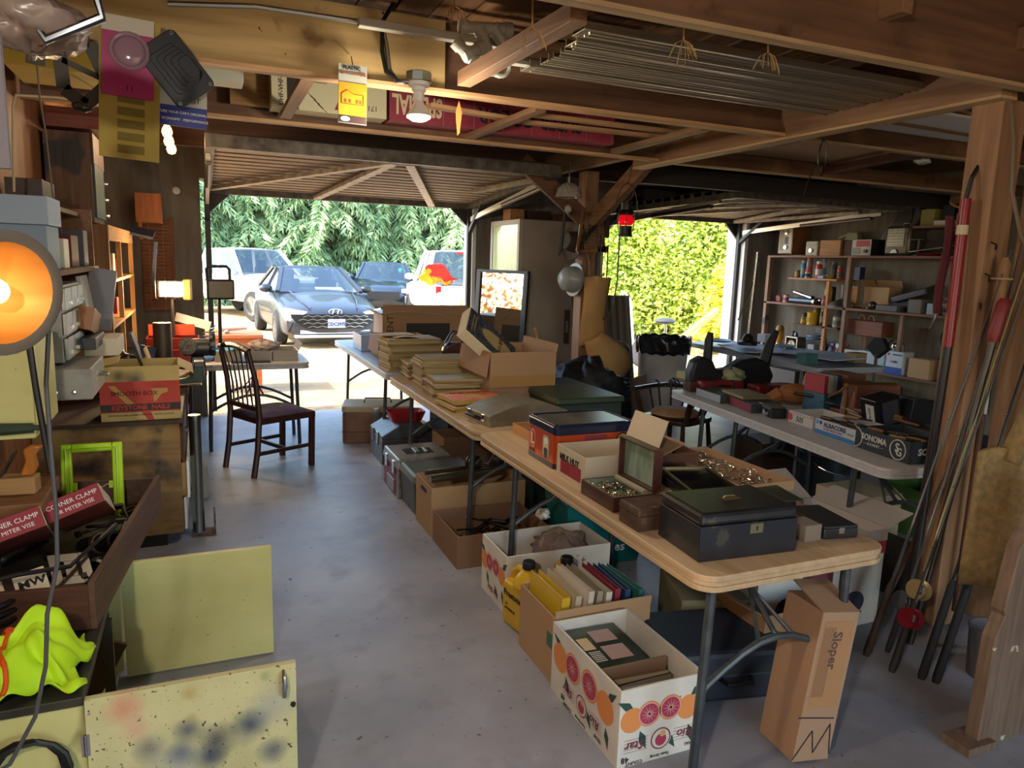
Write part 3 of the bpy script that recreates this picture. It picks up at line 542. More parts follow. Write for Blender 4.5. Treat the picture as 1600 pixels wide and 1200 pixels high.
MB = mat('brushed_steel_red', '#8f8c86', '#a8a49c', r=.35, m=.8, s=25); sb = T('toolbox', 'bare steel toolbox with red panels and a recessed lid handle', 'toolbox', (1.37, 4.83, 0))
obj('body', G().bx(-.19, -.21, .0, .19, .21, .2), pl('#7d2226', .4, m=.3), sb, bev=.006); obj('lid', G().box((0, 0, .235), (.4, .44, .07), tap=.94), MB, sb, bev=.008); obj('trim', G().bx(-.195, -.215, .005, .195, -.19, .195).bx(-.196, -.1, .01, -.189, .1, .1), MB, sb, bev=.003)
obj('lid_recess', G().bx(-.1, -.08, .2705, .1, .06, .272), BLACK, sb); obj('handle', G().bx(-.03, -.07, .272, .0, .05, .282).bx(.04, -.07, .272, .06, .05, .28), CHROME, sb, bev=.002); obj('latch', G().bx(-.205, -.13, .15, -.19, -.08, .24), CHROME, sb, bev=.003); obj('latch', G().bx(-.205, .07, .15, -.19, .12, .24), CHROME, sb, bev=.003)
gt = T('toolbox', 'dark grey metal toolbox with a sloped roof lid holding a red basket', 'toolbox', (1.5, 5.65, 0)); GTM = mat('grey_tool_steel', '#4e545a', '#5b6268', r=.4, m=.5, s=20)
obj('body', G().bx(-.24, -.2, 0, .24, .24, .2), GTM, gt, bev=.006); obj('lid', G().prism([(-.24, .2), (.24, .2), (.24, .23), (.1, .31), (-.1, .31), (-.24, .23)], .44, tr((0, .02, 0), (PI/2, 0, 0))), GTM, gt, bev=.006); obj('latch', G().bx(-.25, -.08, .14, -.24, -.04, .24), CHROME, gt, bev=.002); obj('latch', G().bx(-.25, .08, .14, -.24, .12, .24), CHROME, gt, bev=.002)
one('basket', G().prism(rrect(-.12, -.07, .12, .07, .02), .002, tr((1.5, 5.65, .313))).grid(lambda u, v: (lambda a: (1.5+(.12+.03*v)*max(-1, min(1, 1.3*math.cos(a))), 5.65+(.07+.02*v)*max(-1, min(1, 1.3*math.sin(a))), .313+.075*v))(2*PI*u), 32, 4, True), pl('#a92a34', .35), 'red plastic basket on the sloped grey toolbox', 'basket', solid=.004)
ck = T('cooler', 'vintage brown metal picnic cooler with a beige lid by the left opening', 'cooler', (1.42, 6.32, 0), R(-14))
CB = mat('brown_enamel', '#6a4a38', '#7a5843', r=.45, s=10); obj('body', G().prism(rrect(-.3, -.18, .3, .18, .04), .27, tr((0, 0, .135))), CB, ck, bev=.01); obj('lid', G().prism(rrect(-.305, -.185, .305, .185, .04), .06, tr((0, 0, .3))), pl('#a3967c', .45), ck, bev=.014); obj('band', G().bx(-.302, -.183, .1, .302, .183, .106), pl('#4e3629', .5), ck)
obj('latch', G().bx(-.03, -.2, .2, .02, -.18, .32), CHROME, ck, bev=.004); obj('handle', G().tube([(-.12, 0, .33), (-.11, 0, .37), (.11, 0, .37), (.12, 0, .33)], .007, 6), IRON, ck); obj('emblem', G().bx(-.04, -.186, .14, .08, -.182, .19), pl('#8c3040', .5), ck, bev=.01)
carton('cardboard_box', 'dark brown cardboard box under the ridged table behind the steel toolbox', 1.55, 4.62, 2.0, 4.95, 0, .26, CARD2, .006); carton('cardboard_box', 'second dark brown box under the ridged table, behind the first', 1.62, 5.0, 2.02, 5.3, 0, .3, CARD2, .006)
carton('storage_crate', 'dark green metal storage crate under the far end of the ridged table', 1.78, 5.4, 2.3, 5.9, 0, .45, pl('#2a3633', .5), .01, lid=True)
carton('cardboard_box', 'small brown box with raised flaps behind the sloped toolbox', 1.95, 6.1, 2.25, 6.4, 0, .3, CARD2, .006, [('L', .12, 50), ('R', .12, 60)])
TEAL = mat('teal_plastic', '#0f5f60', '#12696a', r=.35, s=5)
tb = T('storage_bin', 'teal plastic bin with white lettering under the nearest table', 'bin', (1.98, 3.36, 0), R(-6)); obj('body', G().add([(-.2, -.14, 0), (.2, -.14, 0), (.2, .14, 0), (-.2, .14, 0), (-.24, -.18, .36), (.24, -.18, .36), (.24, .18, .36), (-.24, .18, .36)], [(0, 1, 2, 3), (0, 1, 5, 4), (1, 2, 6, 5), (2, 3, 7, 6), (3, 0, 4, 7)]), TEAL, tb, solid=.006)
obj('rim', G().tube([(-.245, -.185, .36), (.245, -.185, .36), (.245, .185, .36), (-.245, .185, .36)], .008, 6, True), TEAL, tb); obj('label', G().box((.1, -.174, .22), (.16, .002, .1), (R(6.4), 0, 0)), pl('#8c2630', .6), tb)
txt(tb, 'ER', .06, (.1, -.178, .21), (R(96), 0, 0), WHITE); txt(tb, 'es', .075, (.08, -.163, .1), (R(96), 0, 0), WHITE, bold=.001)
one('document_case', G().box((2.02, 2.45, .11), (.3, .36, .22), (0, 0, R(-20))), mat('olive_board', '#6f6b50', '#837e60', r=.7, s=5), 'olive document case on the floor behind the binder box', 'case', bev=.006)
carton('cardboard_box', 'brown box with its long flaps open on the floor under the table corner', 1.98, 2.02, 2.4, 2.36, 0, .27, CARD, .006, [('L', .16, 60)])
sc_ = T('suitcase', 'large dark blue-grey suitcase lying on the floor under the nearest table', 'suitcase', (1.82, 2.12, 0), R(-12)); obj('shell', G().prism(rrect(-.26, -.18, .26, .18, .05), .2, tr((0, 0, .1))), pl('#262d3a', .6), sc_, bev=.02); obj('seam', G().prism(rrect(-.264, -.184, .264, .184, .05), .008, tr((0, 0, .11))), pl('#3a4250', .5), sc_); obj('handle', G().tube([(-.06, -.185, .1), (-.05, -.22, .1), (.05, -.22, .1), (.06, -.185, .1)], .009, 8), BLACK, sc_)
tc_ = T('tall_carton', 'tall upright brown carton with printed side standing under the table corner', 'box', (1.80, 1.66, .0), rot=(0, R(7), R(-4))); CTN = card('#9c7b60'); obj('body', G().box((0, 0, .27), (.15, .17, .52)), CTN, tc_, bev=.003); obj('flap', G().add([(-.075, -.085, .53), (.075, -.085, .53), (.075, .07, .575), (-.075, .07, .575)], [(0, 1, 2, 3)]), CTN, tc_, solid=.004)
obj('print_frame', G().bx(-.06, -.0862, .2, .06, -.0858, .5), card('#9f764f'), tc_); PRB = pl('#5a4038', .8)
txt(tc_, 'Sloper', .05, (.0, -.0866, .4), (PI/2, PI/2, 0), PRB, bold=.001)
for i in range(7): obj('print_line', G().bx(-.055+i*.007, -.0866, .24, -.053+i*.007, -.0862, .48), PRB, tc_)
for i, (a, b_) in enumerate((((-.08, .02), (-.02, .12)), ((-.02, .12), (0, .04)), ((0, .04), (.05, .14)), ((.05, .14), (.07, .03)), ((-.09, .17), (.06, .16)))): obj('pen_stroke', G().beam((a[0], -.0866, a[1]), (b_[0], -.0866, b_[1]), .0005, .004), INK, tc_)
wb = carton('exercise_box', 'long white carton printed with a maroon exercise seat under the table corner', 2.12, 2.22, 2.85, 2.5, 0, .38, BXW, lid=True)
fp = lambda k: front(wb, k); patch(wb, fp(.0006), circ(-.2, .16, .06, 18, .8), pl('#3a3f52', .6)); patch(wb, fp(.0006), rrect(-.12, .16, .06, .34, .05), pl('#6a2a3c', .6)); patch(wb, fp(.001), rrect(-.09, .19, .03, .29, .03), pl('#8a4a58', .6)); patch(wb, fp(.0006), rrect(.1, .1, .13, .3, .01), pl('#3a3f52', .6)); patch(wb, fp(.0006), circ(.2, .12, .07, 18, .8), pl('#3a3f52', .6)); patch(wb, fp(.001), rect(-.28, .06, .26, .075), pl('#3a3f52', .6)); patch(wb, fp(.0012), rect(.24, .34, .37, .4), pl('#9c2c38', .6))
fl = carton('flat_carton', 'flattened grey-white open carton lying behind the nearest table', 2.2, 2.25, 2.9, 2.72, .382, .44, card('#a9a29a'), .006, [('B', .22, 62), ('R', .16, 70), ('L', .1, 80)])
tu = carton('tuna_carton', 'cream carton with black print under the right table end', 3.28, 2.75, 3.62, 3.05, 0, .38, card('#b5a88a'), lid=True); txt(tu, 'PETITE', .05, front(tu, .001)(-.04, .3), FR, INK); txt(tu, 'TUNA', .07, front(tu, .001)(-.04, .22), FR, INK, bold=.001); patch(tu, front(tu), rect(-.17, .0, .17, .1), pl('#7a4a4a', .7))
bk = T('bucket', 'black plastic bucket with a round label under the right table', 'bucket', (3.84, 3.5, 0)); bk.scale = (1.15, 1.15, 1.1); obj('body', G().lathe([(.13, 0), (.155, .36), (.16, .36), (.165, .38), (.15, .38), (.145, .35), (.12, .01)], n=24, caps=1), pl('#20242a', .4), bk, sm=True)
obj('handle', G().tube([(.16*math.cos(a*PI/10), -.05-.11*math.sin(a*PI/10), .34-.06*math.sin(a*PI/10)) for a in range(11)], .005, 6), CHROME, bk); obj('label', G().grid(lambda u, v: (.152*math.sin((u-.5)*1.1), -.152*math.cos((u-.5)*1.1), .13+.16*v), 9, 2), pl('#3a4450', .6), bk); txt(bk, 'QUAKE', .035, (0, -.158, .23), FR, pl('#8a949a', .6)); txt(bk, 'STATE', .03, (0, -.158, .18), FR, pl('#8a949a', .6))
one('green_bin', G().obox(4.0, 2.9, 4.35, 3.2, 0, .3, .01), pl('#43602a', .5), 'small green plastic bin in the dark under the right table end', 'bin')
# ------------------------------------------------------------------ things on the nearest table (top at z .74)
BLKW = mat('black_lacquer', '#15161a', '#22232a', r=.32, s=7, coat=.35, chips=[(14, .66, '#3a3833')])
z = .7405
wbx = T('writing_box', 'large black lacquered writing box with brass keyhole on the near table end', 'box', (1.51, 1.745, z), R(-4)); obj('body', G().box((0, 0, .055), (.35, .235, .11)), BLKW, wbx, bev=.003); obj('lid', G().box((0, 0, .13), (.352, .237, .038), tap=.97), BLKW, wbx, bev=.012); obj('handle_plate', G().bx(-.025, -.012, .149, .035, .012, .151).tube([(-.02, 0, .151), (-.015, 0, .157), (.02, 0, .157), (.025, 0, .151)], .003, 6), pl('#6f5a3a', .4, m=.7), wbx)
obj('keyhole_plate', G().bx(.0, -.1195, .075, .046, -.118, .105), pl('#8a8064', .35, m=.8), wbx, bev=.001); obj('keyhole', G().bx(.021, -.1205, .084, .026, -.1195, .098), BLACK, wbx)
OLDL = mat('old_leather', '#3d2c22', '#574032', r=.6, s=14, b=.15, chips=[(25, .64, '#6a5140')])
ob = T('small_box', 'small worn brown leather box between the black box and the open jewellery box', 'box', (1.365, 1.97, z)); obj('body', G().bx(-.075, -.06, 0, .075, .06, .05), OLDL, ob, bev=.003); obj('lid', G().box((0, 0, .065), (.156, .126, .028), tap=.96), OLDL, ob, bev=.006)
RED_W = mat('mahogany_leather', '#3a1f1a', '#4f2b22', r=.4, s=10, coat=.2); LIN = mat('sage_satin', '#6a7d6c', '#8a9c8a', r=.35, s=9, st=(1, 4, 1), b=.2)
jb = T('jewellery_box', 'open maroon jewellery box with sage satin lid lining standing up', 'jewellery box', (1.40, 2.22, z)); obj('body', G().obox(-.09, -.12, .09, .12, 0, .055, .008), RED_W, jb, bev=.002); obj('lining', G().obox(-.081, -.111, .081, .111, .009, .054, .003), LIN, jb)
ld = G().obox(-.022, -.12, .022, .12, 0, .006, .004); obj('lid', G().bx(.1, -.12, .06, .108, .12, .215).bx(.07, -.12, .06, .1, -.114, .215).bx(.07, .114, .06, .1, .12, .215).bx(.07, -.114, .209, .1, .114, .215).bx(.07, -.114, .06, .1, .114, .066), RED_W, jb, bev=.002); obj('lid_lining', G().bx(.094, -.113, .067, .099, .113, .208), LIN, jb); obj('ring_roll', G().cyl((.055, -.1, .055), (.055, .1, .055), .012), pl('#8f8870', .6), jb)
def trinkets(label, x0, y0, x1, y1, z, n, seed, name='jewellery_heap'):
    rs = random.Random(seed); gs = [G(), G(), G()]
    for i in range(n):
        c = V((rs.uniform(x0, x1), rs.uniform(y0, y1), z+rs.random()*.018)); r_ = rs.uniform(.006, .02); q = Euler((rs.uniform(-.7, .7), rs.uniform(-.7, .7), rs.random()*6)).to_matrix(); g = gs[i % 3]
        if i % 4: g.tube([c+q @ V((r_*math.cos(a*PI/5), r_*math.sin(a*PI/5), 0)) for a in range(10)], .0022, 5, True)
        else: g.ball(c, r_*.5, 6)
    g = G()
    for h in gs: g.add(h.v, h.f)
    o = one(name, g, mat('trinket_'+str(seed), '#b0925a', '#d0ccc4', r=.25, m=.9, s=60), label, 'jewellery'); o['kind'] = 'stuff'; return o
trinkets('heap of rings and chains in the open maroon jewellery box', 1.33, 2.12, 1.46, 2.32, .765, 70, 1)
trinkets('pile of beads and brooches on the table behind the jewellery box', 1.54, 2.2, 1.62, 2.3, .755, 26, 2)
TIN = mat('orange_tin', '#b5431d', '#c04d22', r=.3, m=.2, s=5, coat=.3); NAVY = pl('#16203a', .25, coat=.4)
ln = T('lidded_tin', 'orange train tin with a navy lid on the table by the white carton', 'tin', (1.55, 2.79, z)); obj('body', G().prism(rrect(-.2, -.14, .2, .14, .02), .15, tr((0, 0, .075))), TIN, ln, bev=.002); obj('lid', G().prism(rrect(-.203, -.143, .203, .143, .022), .04, tr((0, 0, .165))), NAVY, ln, bev=.006); obj('base_band', G().prism(rrect(-.201, -.141, .201, .141, .021), .022, tr((0, 0, .012))), NAVY, ln)
obj('lid_ridge', G().tube([(x_, y_, .186) for x_, y_ in rrect(-.19, -.13, .19, .13, .02)], .004, 6, True), NAVY, ln); obj('lid_panel', G().prism(rrect(-.17, -.11, .17, .11, .02), .003, tr((0, 0, .186))), mat('tin_lid_print', '#2a2c30', '#5a5648', r=.25, s=9), ln)
pf = lambda k: (lambda u, v: (-.2-k, -u, v)); patch(ln, pf(.0008), circ(-.085, .088, .03, 20, 1.4), pl('#d8c8a8', .5)); patch(ln, pf(.0012), circ(-.085, .088, .027, 20, 1.4), TIN); txt(ln, 'L', .07, pf(.0016)(-.085, .085), LF, pl('#d8c8a8', .5), bold=.002); txt(ln, 'LIONEL', .02, pf(.0012)(-.085, .035), LF, NAVY)
patch(ln, pf(.0008), rrect(.02, .03, .085, .13, .02), pl('#9a9a80', .4)); patch(ln, pf(.0012), rrect(.032, .06, .073, .12, .015), pl('#d5d6c8', .4)); patch(ln, pf(.0016), rect(.037, .03, .068, .075), pl('#2c3a3a', .4)); patch(ln, pf(.002), circ(.053, .085, .008), pl('#c9b24a', .4))
ff2 = lambda k: (lambda u, v: (u, -.14-k, v)); patch(ln, ff2(.0008), circ(.13, .11, .035), INK); patch(ln, ff2(.0012), circ(.13, .11, .028), pl('#b8763a', .5)); patch(ln, ff2(.0016), circ(.13, .11, .02), INK); txt(ln, 'LIONEL', .012, ff2(.002)(.13, .11), FR, pl('#c8a060', .5)); patch(ln, ff2(.0008), rect(-.06, .12, .05, .14), MAR)
sh = carton('shoebox', 'cream cardboard carton with a red label, between the orange tin and the jewellery box', 1.335, 2.36, 1.66, 2.6, z, z+.13, card('#b9ab92'), .004, [('R', .13, 20)]); patch(sh, left(sh), rect(-.085, .02, .09, .075), pl('#8f2434', .7)); txt(sh, 'MILK HUT', .036, left(sh, .0015)(-.01, .086), LF, INK, bold=.001)
for i in range(5): patch(sh, left(sh, .0014), rect(-.07, .03+i*.008, .0, .032+i*.008), pl('#4a1820', .7))
obj('flap', G().add([(.165, -.12, .1), (.165, .12, .1), (.3, .12, .155), (.3, -.12, .155)], [(0, 1, 2, 3)]), CARD, sh, solid=.004)
wx = T('wooden_tray_box', 'brown wooden box holding tan leather scraps on the near table', 'box', (1.84, 2.56, z), R(-5)); obj('body', G().obox(-.11, -.1, .11, .1, 0, .085, .008), wood('walnut_box', '#4a2a1a', '#613a24', 'x'), wx, bev=.002)
one('leather_scrap', G().grid(lambda u, v: (1.76+.12*u, 2.49+.12*v, z+.05+.03*math.sin(3*u+2*v)), 6, 6), pl('#8a5a34', .6), 'tan leather piece folded in the brown wooden box', 'leather', solid=.004); one('leather_strap', G().tube([(1.86+.03*math.cos(a*.7), 2.6+.03*math.sin(a*.7), z+.05+a*.004) for a in range(18)], .006, 6), pl('#8f6238', .6), 'coiled tan leather strap in the brown wooden box', 'strap')
tyy = carton('display_tray', 'long shallow cardboard tray of costume jewellery along the far table edge', 1.88, 2.1, 2.14, 2.66, z, z+.045, CARD, .005, cat='tray', part='tray'); trinkets('brooches, rings and chains spread in the long shallow tray', 1.9, 2.13, 2.12, 2.63, z+.012, 120, 3)
dc = T('display_case', 'black framed glass display case tilted open beside the jewellery tray', 'display case', (1.76, 2.2, z), R(-10)); obj('base', G().obox(-.1, -.14, .1, .14, 0, .035, .006), BLKW, dc, bev=.002); obj('frame', G().beam((-.1, -.14, .045), (-.1, .14, .06), .014, .012).beam((.1, -.14, .04), (.1, .14, .055), .014, .012).beam((-.1, -.14, .045), (.1, -.14, .04), .014, .012).beam((-.1, .14, .06), (.1, .14, .055), .014, .012), steel('#6a5a40', .35), dc); obj('glass', G().add([(-.095, -.135, .043), (.095, -.135, .038), (.095, .135, .054), (-.095, .135, .058)], [(0, 1, 2, 3)]), pl('#0e1016', .08, coat=1, alpha=.9), dc)
for i in range(5): obj('pin', G().beam((-.06+i*.03, -.06+i*.03, .037), (-.05+i*.03, -.02+i*.03, .037), .003, .002), CHROME, dc)
one('dark_case', G().box((1.975, 2.03, z+.017), (.13, .19, .034), (0, 0, R(-12))), mat('dark_green_leather', '#23291f', '#333a2c', r=.4, s=20), 'flat dark green leather case beside the jewellery tray end', 'case', bev=.006)
carton('small_tray', 'tiny open wooden tray with trinkets right of the black box', 1.87, 1.87, 1.99, 1.96, z, z+.03, wood('tray_wood', '#7a5536', '#8f6842', 'x'), .004, cat='tray'); trinkets('few trinkets in the tiny open wooden tray', 1.885, 1.88, 1.975, 1.95, z+.006, 8, 4)
bc = T('book_case', 'flat black leather instrument case at the right end of the near table', 'case', (1.92, 1.75, z), R(-10)); obj('body', G().box((0, 0, .018), (.13, .21, .036)), BLKW, bc, bev=.006); obj('lid', G().box((0, 0, .04), (.128, .208, .01)), pl('#1d1f24', .45), bc, bev=.003); obj('clasp', G().bx(-.01, -.108, .02, .01, -.104, .04), CHROME, bc)
one('small_carton', G().bx(1.76, 1.66, z, 1.83, 1.74, z+.055), card('#7a6e60'), 'small grey carton wedged between the black box and the flat leather case', 'box', bev=.002)
carton('long_wooden_box', 'small open wooden drawer on the far end of the near table', 1.45, 3.1, 1.62, 3.34, z, z+.05, wood('drawer_wood', '#a87a48', '#bc8d58', 'x'), .007, cat='box'); one('drawer_contents', G().box((1.53, 3.2, z+.02), (.1, .12, .02), (0, 0, .3)), BLACK, 'black gadget lying in the small open wooden drawer', 'gadget', bev=.004)
one('red_lined_case', G().obox(1.86, 2.72, 2.0, 3.0, z, z+.05, .006), pl('#7a1a26', .5), 'open case lined in red behind the orange tin', 'case')
# ------------------------------------------------------------------ things on the ridged and grey-blue tables
z2 = .7305
rt = T('toolbox', 'round-topped grey metal box with a black suitcase handle on the ridged table end', 'toolbox', (1.62, 3.68, z2), R(6)); RTM = mat('tan_grey_steel', '#7d7768', '#8d8776', r=.4, m=.45, s=16)
obj('body', G().prism([(-.25, 0), (.25, 0), (.25, .06)]+[(.25-.5*i/10, .06+.055*math.sin(PI*i/10)) for i in range(1, 10)]+[(-.25, .06)], .3, tr((0, 0, 0), (PI/2, 0, 0))), RTM, rt, bev=.004); obj('handle', G().tube([(-.256, -.05, .03), (-.29, -.05, .045), (-.295, 0, .05), (-.29, .05, .045), (-.256, .05, .03)], .011, 8), BLACK, rt, sm=True); obj('clasp', G().bx(-.257, -.1, .02, -.25, -.07, .06), CHROME, rt, bev=.002); obj('clasp', G().bx(-.257, .07, .02, -.25, .1, .06), CHROME, rt, bev=.002)
gc = T('ammo_crate', 'dark green painted crate behind the orange tin at the table end', 'crate', (2.16, 4.0, .0)); obj('body', G().bx(-.24, -.25, 0, .2, .25, .78), pl('#243029', .5), gc, bev=.008); obj('lid', G().box((-.02, 0, .8), (.47, .53, .035), tap=.97), pl('#2d3a2c', .45), gc, bev=.008)
bxb = carton('cardboard_box', 'brown cardboard box with an ornate book standing in it, on the ridged table', 1.66, 4.2, 2.12, 4.75, z2+.085, z2+.31, CARD, .007, [('L', .16, 172), ('R', .05, 10)]); patch(bxb, front(bxb), rect(-.225, .0, .225, .075), card('#94703f'))
carton('flat_box', 'long flat box supporting the brown cardboard box on the ridged table', 1.64, 4.16, 2.14, 4.78, z2, z2+.085, CARD2, lid=True)
oc = T('ornate_boxed_set', 'large dark patterned presentation box with an oval label leaning in the brown box', 'box', (1.749, 4.420, 1.102))
oc.rotation_euler = Matrix(((.766, .4, .503), (0, .78, -.626), (-.643, .48, .597))).to_euler()
obj('case', G().box((0, 0, -.04), (.44, .27, .08)), pl('#c9bb9a', .7), oc, bev=.004); oc_m = mat('marbled_paper', '#1b2028', '#4a5058', r=.5, s=60, lo=.45, hi=.55); obj('cover', G().box((0, 0, .002), (.425, .255, .004)), oc_m, oc)
obj('oval_border', G().prism(circ(.05, 0, .155, 28, .5), .002, tr((0, 0, .005))), pl('#5a5340', .5), oc); obj('oval_label', G().prism(circ(.05, 0, .14, 28, .46), .002, tr((0, 0, .0065))), pl('#a08a5a', .5), oc); txt(oc, 'of a light', .045, (.07, 0, .009), (0, 0, PI/2), INK, shear=.2)
for k in range(2): obj('title_bar', G().box((-.175+.022*k, 0, .005), (.006, .17, .002)), pl('#8a7a50', .5), oc)
PAPER = [mat('yellowed_paper_%d' % i, c, d, r=.8, s=3, st=(1, 1, 120), b=.25) for i, (c, d) in enumerate((('#8f7a50', '#a8935f'), ('#7a6848', '#927d56'), ('#9a8a66', '#b0a078'), ('#6f5138', '#8c6a48')))]
def mag_stack(label, grp, x, y, z, n, w, d, th, rz, pm, jit=.012, cover=None, topl=None):
    ms = []
    for k in range(3):
        me = obj('magazine', G().bx(-w/2, -d/2, 0, w/2, d/2, th).tube([(-w/2, -d/2, th/2), (-w/2, d/2, th/2)], th*.52, 6), pm[k % len(pm)], bev=.001); ms.append(me.data); bpy.data.objects.remove(me)
    for i in range(n):
        o = bpy.data.objects.new('magazine', ms[i % 3]); COL.objects.link(o); o.location = (x+wob(jit), y+wob(jit), z+i*(th+.0008)); o.rotation_euler = (0, 0, R(rz+wob(3))); o['label'] = label; o['category'] = 'magazine'; o['group'] = grp
    if topl: o['label'] = topl; del o['group']
    return o
mag_stack('yellowed old magazine in the tallest stack beside the cardboard boxes', 'magazines in the tallest stack', 1.53, 5.66, z2, 13, .42, .3, .019, 4, PAPER, .015)
mag_stack('brown paper-covered magazine in the low stack before the tallest one', 'magazines in the low middle stack', 1.5, 5.25, z2, 8, .22, .28, .014, -4, PAPER[1:])
mag_stack('yellowed magazine in the stack under the folded newspaper', 'magazines in the middle stack', 1.56, 4.9, z2, 11, .34, .28, .0175, -3, PAPER, .014, topl='folded pale newspaper on top of the middle magazine stack')
t3 = mag_stack('magazine in the stack with a faded green picture cover', 'magazines in the green cover stack', 1.52, 4.48, z2, 9, .34, .28, .013, -5, PAPER[2:]+PAPER[:1], .012, topl='magazine with a faded green and red picture cover, topmost of its stack')
obj('cover', G().bx(-.168, -.138, .0132, .168, .138, .0138), mat('faded_cover', '#8a6a48', '#7f8a5a', r=.5, s=14), t3)
t4 = mag_stack('magazine fanned under the orange cover magazine beside the grey box', 'magazines under the orange cover', 1.5, 4.08, z2, 6, .34, .27, .01, 6, PAPER[:1]+[pl('#b58f30', .6)]+PAPER[2:3], .02, topl='orange cover magazine with a black title, topmost of its stack')
obj('cover', G().bx(-.168, -.133, .0102, .168, .133, .0108), mat('orange_cover', '#c8502a', '#d88a58', r=.5, s=7), t4); txt(t4, 'YOUR HOME', .05, (.0, .085, .0115), UPF, INK); obj('print', G().prism(circ(0, -.02, .07, 18, .7), .0006, tr((0, 0, .0112))), pl('#b59a6a', .6), t4)
one('torn_papers', G().grid(lambda u, v: (1.38+.3*u, 5.55+.26*v, z2+.262+.01*math.sin(5*u)), 6, 5), pl('#b8a888', .8), 'loose tan paper sheet on top of the tallest magazine stack', 'paper', solid=.002); one('torn_papers', G().box((1.42, 5.72, z2+.275), (.3, .16, .008), (0, 0, .2)), pl('#b09c78', .8), 'folded tan newspaper over the loose sheet on the tallest stack', 'paper')
wt = T('open_box', 'old olive-brown open box with a rounded back wall behind the magazines', 'box', (1.83, 5.22, z2), R(-6)); obj('body', G().obox(-.15, -.16, .15, .16, 0, .16, .01), mat('old_olive_paint', '#5f5330', '#75653c', r=.5, s=5), wt, bev=.003); obj('back_wall', G().prism([(.15-.3*i/10, .15+.09*math.sin(PI*i/10)) for i in range(11)], .008, tr((0, .14, 0), (PI/2, 0, 0))), DW, wt)
hbg = T('handbag', 'black leather handbag with raised handles behind the magazine stacks', 'handbag', (1.95, 5.75, z2)); obj('body', G().box((0, 0, .1), (.26, .12, .2), tap=.7), pl('#1c1614', .4), hbg, bev=.03)
for sy in (-.04, .04): obj('handle', G().tube([(-.08+.016*i, sy, .19+.1*math.sin(PI*i/10)) for i in range(11)], .008, 6), pl('#1c1614', .4), hbg)
one('dark_bundle', lump(G(), (1.9, 4.93, z2+.09), .09, 12), pl('#14161c', .6), 'black cloth bundle between the magazines and the brown box', 'bundle', sm=2)
c1 = carton('cardboard_box', 'brown box with a flap folded down at the left edge of the grey-blue table', 1.42, 6.2, 1.85, 6.6, z2+.01, z2+.2, CARD2, .006, [('L', .15, 170)]); 
c2 = carton('cardboard_box', 'large brown carton with a dark window print at the far table end', 1.62, 7.0, 2.5, 7.4, z2+.01, z2+.33, CARD, .006, [('F', .1, 0), ('L', .1, 60)]); patch(c2, front(c2), rect(-.2, .06, .25, .24), pl('#2c2a28', .7)); txt(c2, 'RIDENT', .09, front(c2, .001)(-.36, .16), (PI/2, -PI/2, 0), INK)
one('newspaper', G().grid(lambda u, v: (1.6+.7*u, 6.98+.4*v, 1.075+.02*math.sin(4*u)-.03*(u > .93)), 8, 4), pl('#a8a89c', .8), 'folded newspaper on top of the large brown carton', 'newspaper', solid=.004)
one('plastic_tub', G().obox(1.36, 6.75, 1.56, 7.15, z2+.01, z2+.16, .005), pl('#9db4c9', .2, alpha=.7), 'clear bluish plastic tub beside the brown boxes on the far table', 'tub')
one('white_appliance', G().bx(2.5, 7.3, 0, 3.05, 7.58, .95), WHITE, 'white metal appliance with slotted vents beyond the handbag', 'appliance', bev=.01)
one('lunch_box', G().box((2.32, 4.45, .4), (.2, .3, .8)), pl('#1c2c30', .5), 'dark teal metal cabinet behind the brown box', 'cabinet', bev=.01)
one('tray_of_papers', G().obox(2.05, 5.1, 2.4, 5.5, z2-.0, z2+.19, .006), CARD, 'small brown box of papers behind the ornate presentation box', 'box')
# ------------------------------------------------------------------ left side: cream base cabinet with its doors swung open
CRM = mat('cream_cabinet_paint', '#bdb674', '#c9c282', r=.5, s=5, chips=[(70, .73, '#5a4a34'), (120, .72, '#8a7a58')])
CRM2 = mat('cream_paint_sprayed', '#bdb682', '#cac390', r=.5, s=7, chips=[(60, .67, '#5a4a34'), (110, .68, '#8a7a50'), (4, .6, '#cfcbb4', .2)],
           spots=[(.14, 0, .285, .05, '#5a5c64', .8), (.24, 0, .315, .045, '#33415a', .9), (.22, 0, .25, .045, '#33435e', .85), (.31, 0, .27, .06, '#1f2c46', .95), (.40, 0, .29, .06, '#26385a', .95), (.29, 0, .22, .05, '#26344f', .9), (.46, 0, .2, .05, '#2c4060', .9), (.09, 0, .41, .06, '#cf7a68', .8), (.11, 0, .35, .05, '#d09080', .7), (.245, 0, .42, .025, '#b08a30', .7), (.25, 0, .35, .022, '#a88a40', .7), (.46, 0, .34, .08, '#8f98a0', .5), (.2, 0, .2, .1, '#98a0a8', .4), (.44, 0, .43, .02, '#4f8a4a', .8)])
DRK = mat('stained_cabinet_top', '#23211a', '#39352a', r=.5, s=6)
cab = T('base_cabinet', 'low cream-painted cabinet at lower left with both doors swung open', 'cabinet', (0, 0, 0))
obj('body', G().bx(-.815, 2.0, 0, -.32, 2.03, .44).bx(-.815, 3.1, 0, -.32, 3.13, .44).bx(-.815, 2.03, 0, -.8, 3.1, .44).bx(-.8, 2.03, .0, -.34, 3.1, .03).bx(-.36, 2.88, .03, -.32, 3.1, .44), CRM, cab, bev=.002)
obj('countertop', G().bx(-.815, 1.985, .44, -.315, 3.14, .465), DRK, cab, bev=.003); obj('stretcher', G().bx(-.33, 2.46, .0, -.3, 2.48, .44), IRON, cab)
d1 = obj('door', G().bx(0, -.011, 0, .53, .011, .455), CRM, cab, loc=(-.31, 2.885, .005), bev=.002)
d2 = obj('door', G().bx(0, -.011, 0, .525, .011, .455), CRM2, cab, loc=(-.315, 1.985, .005), bev=.002)
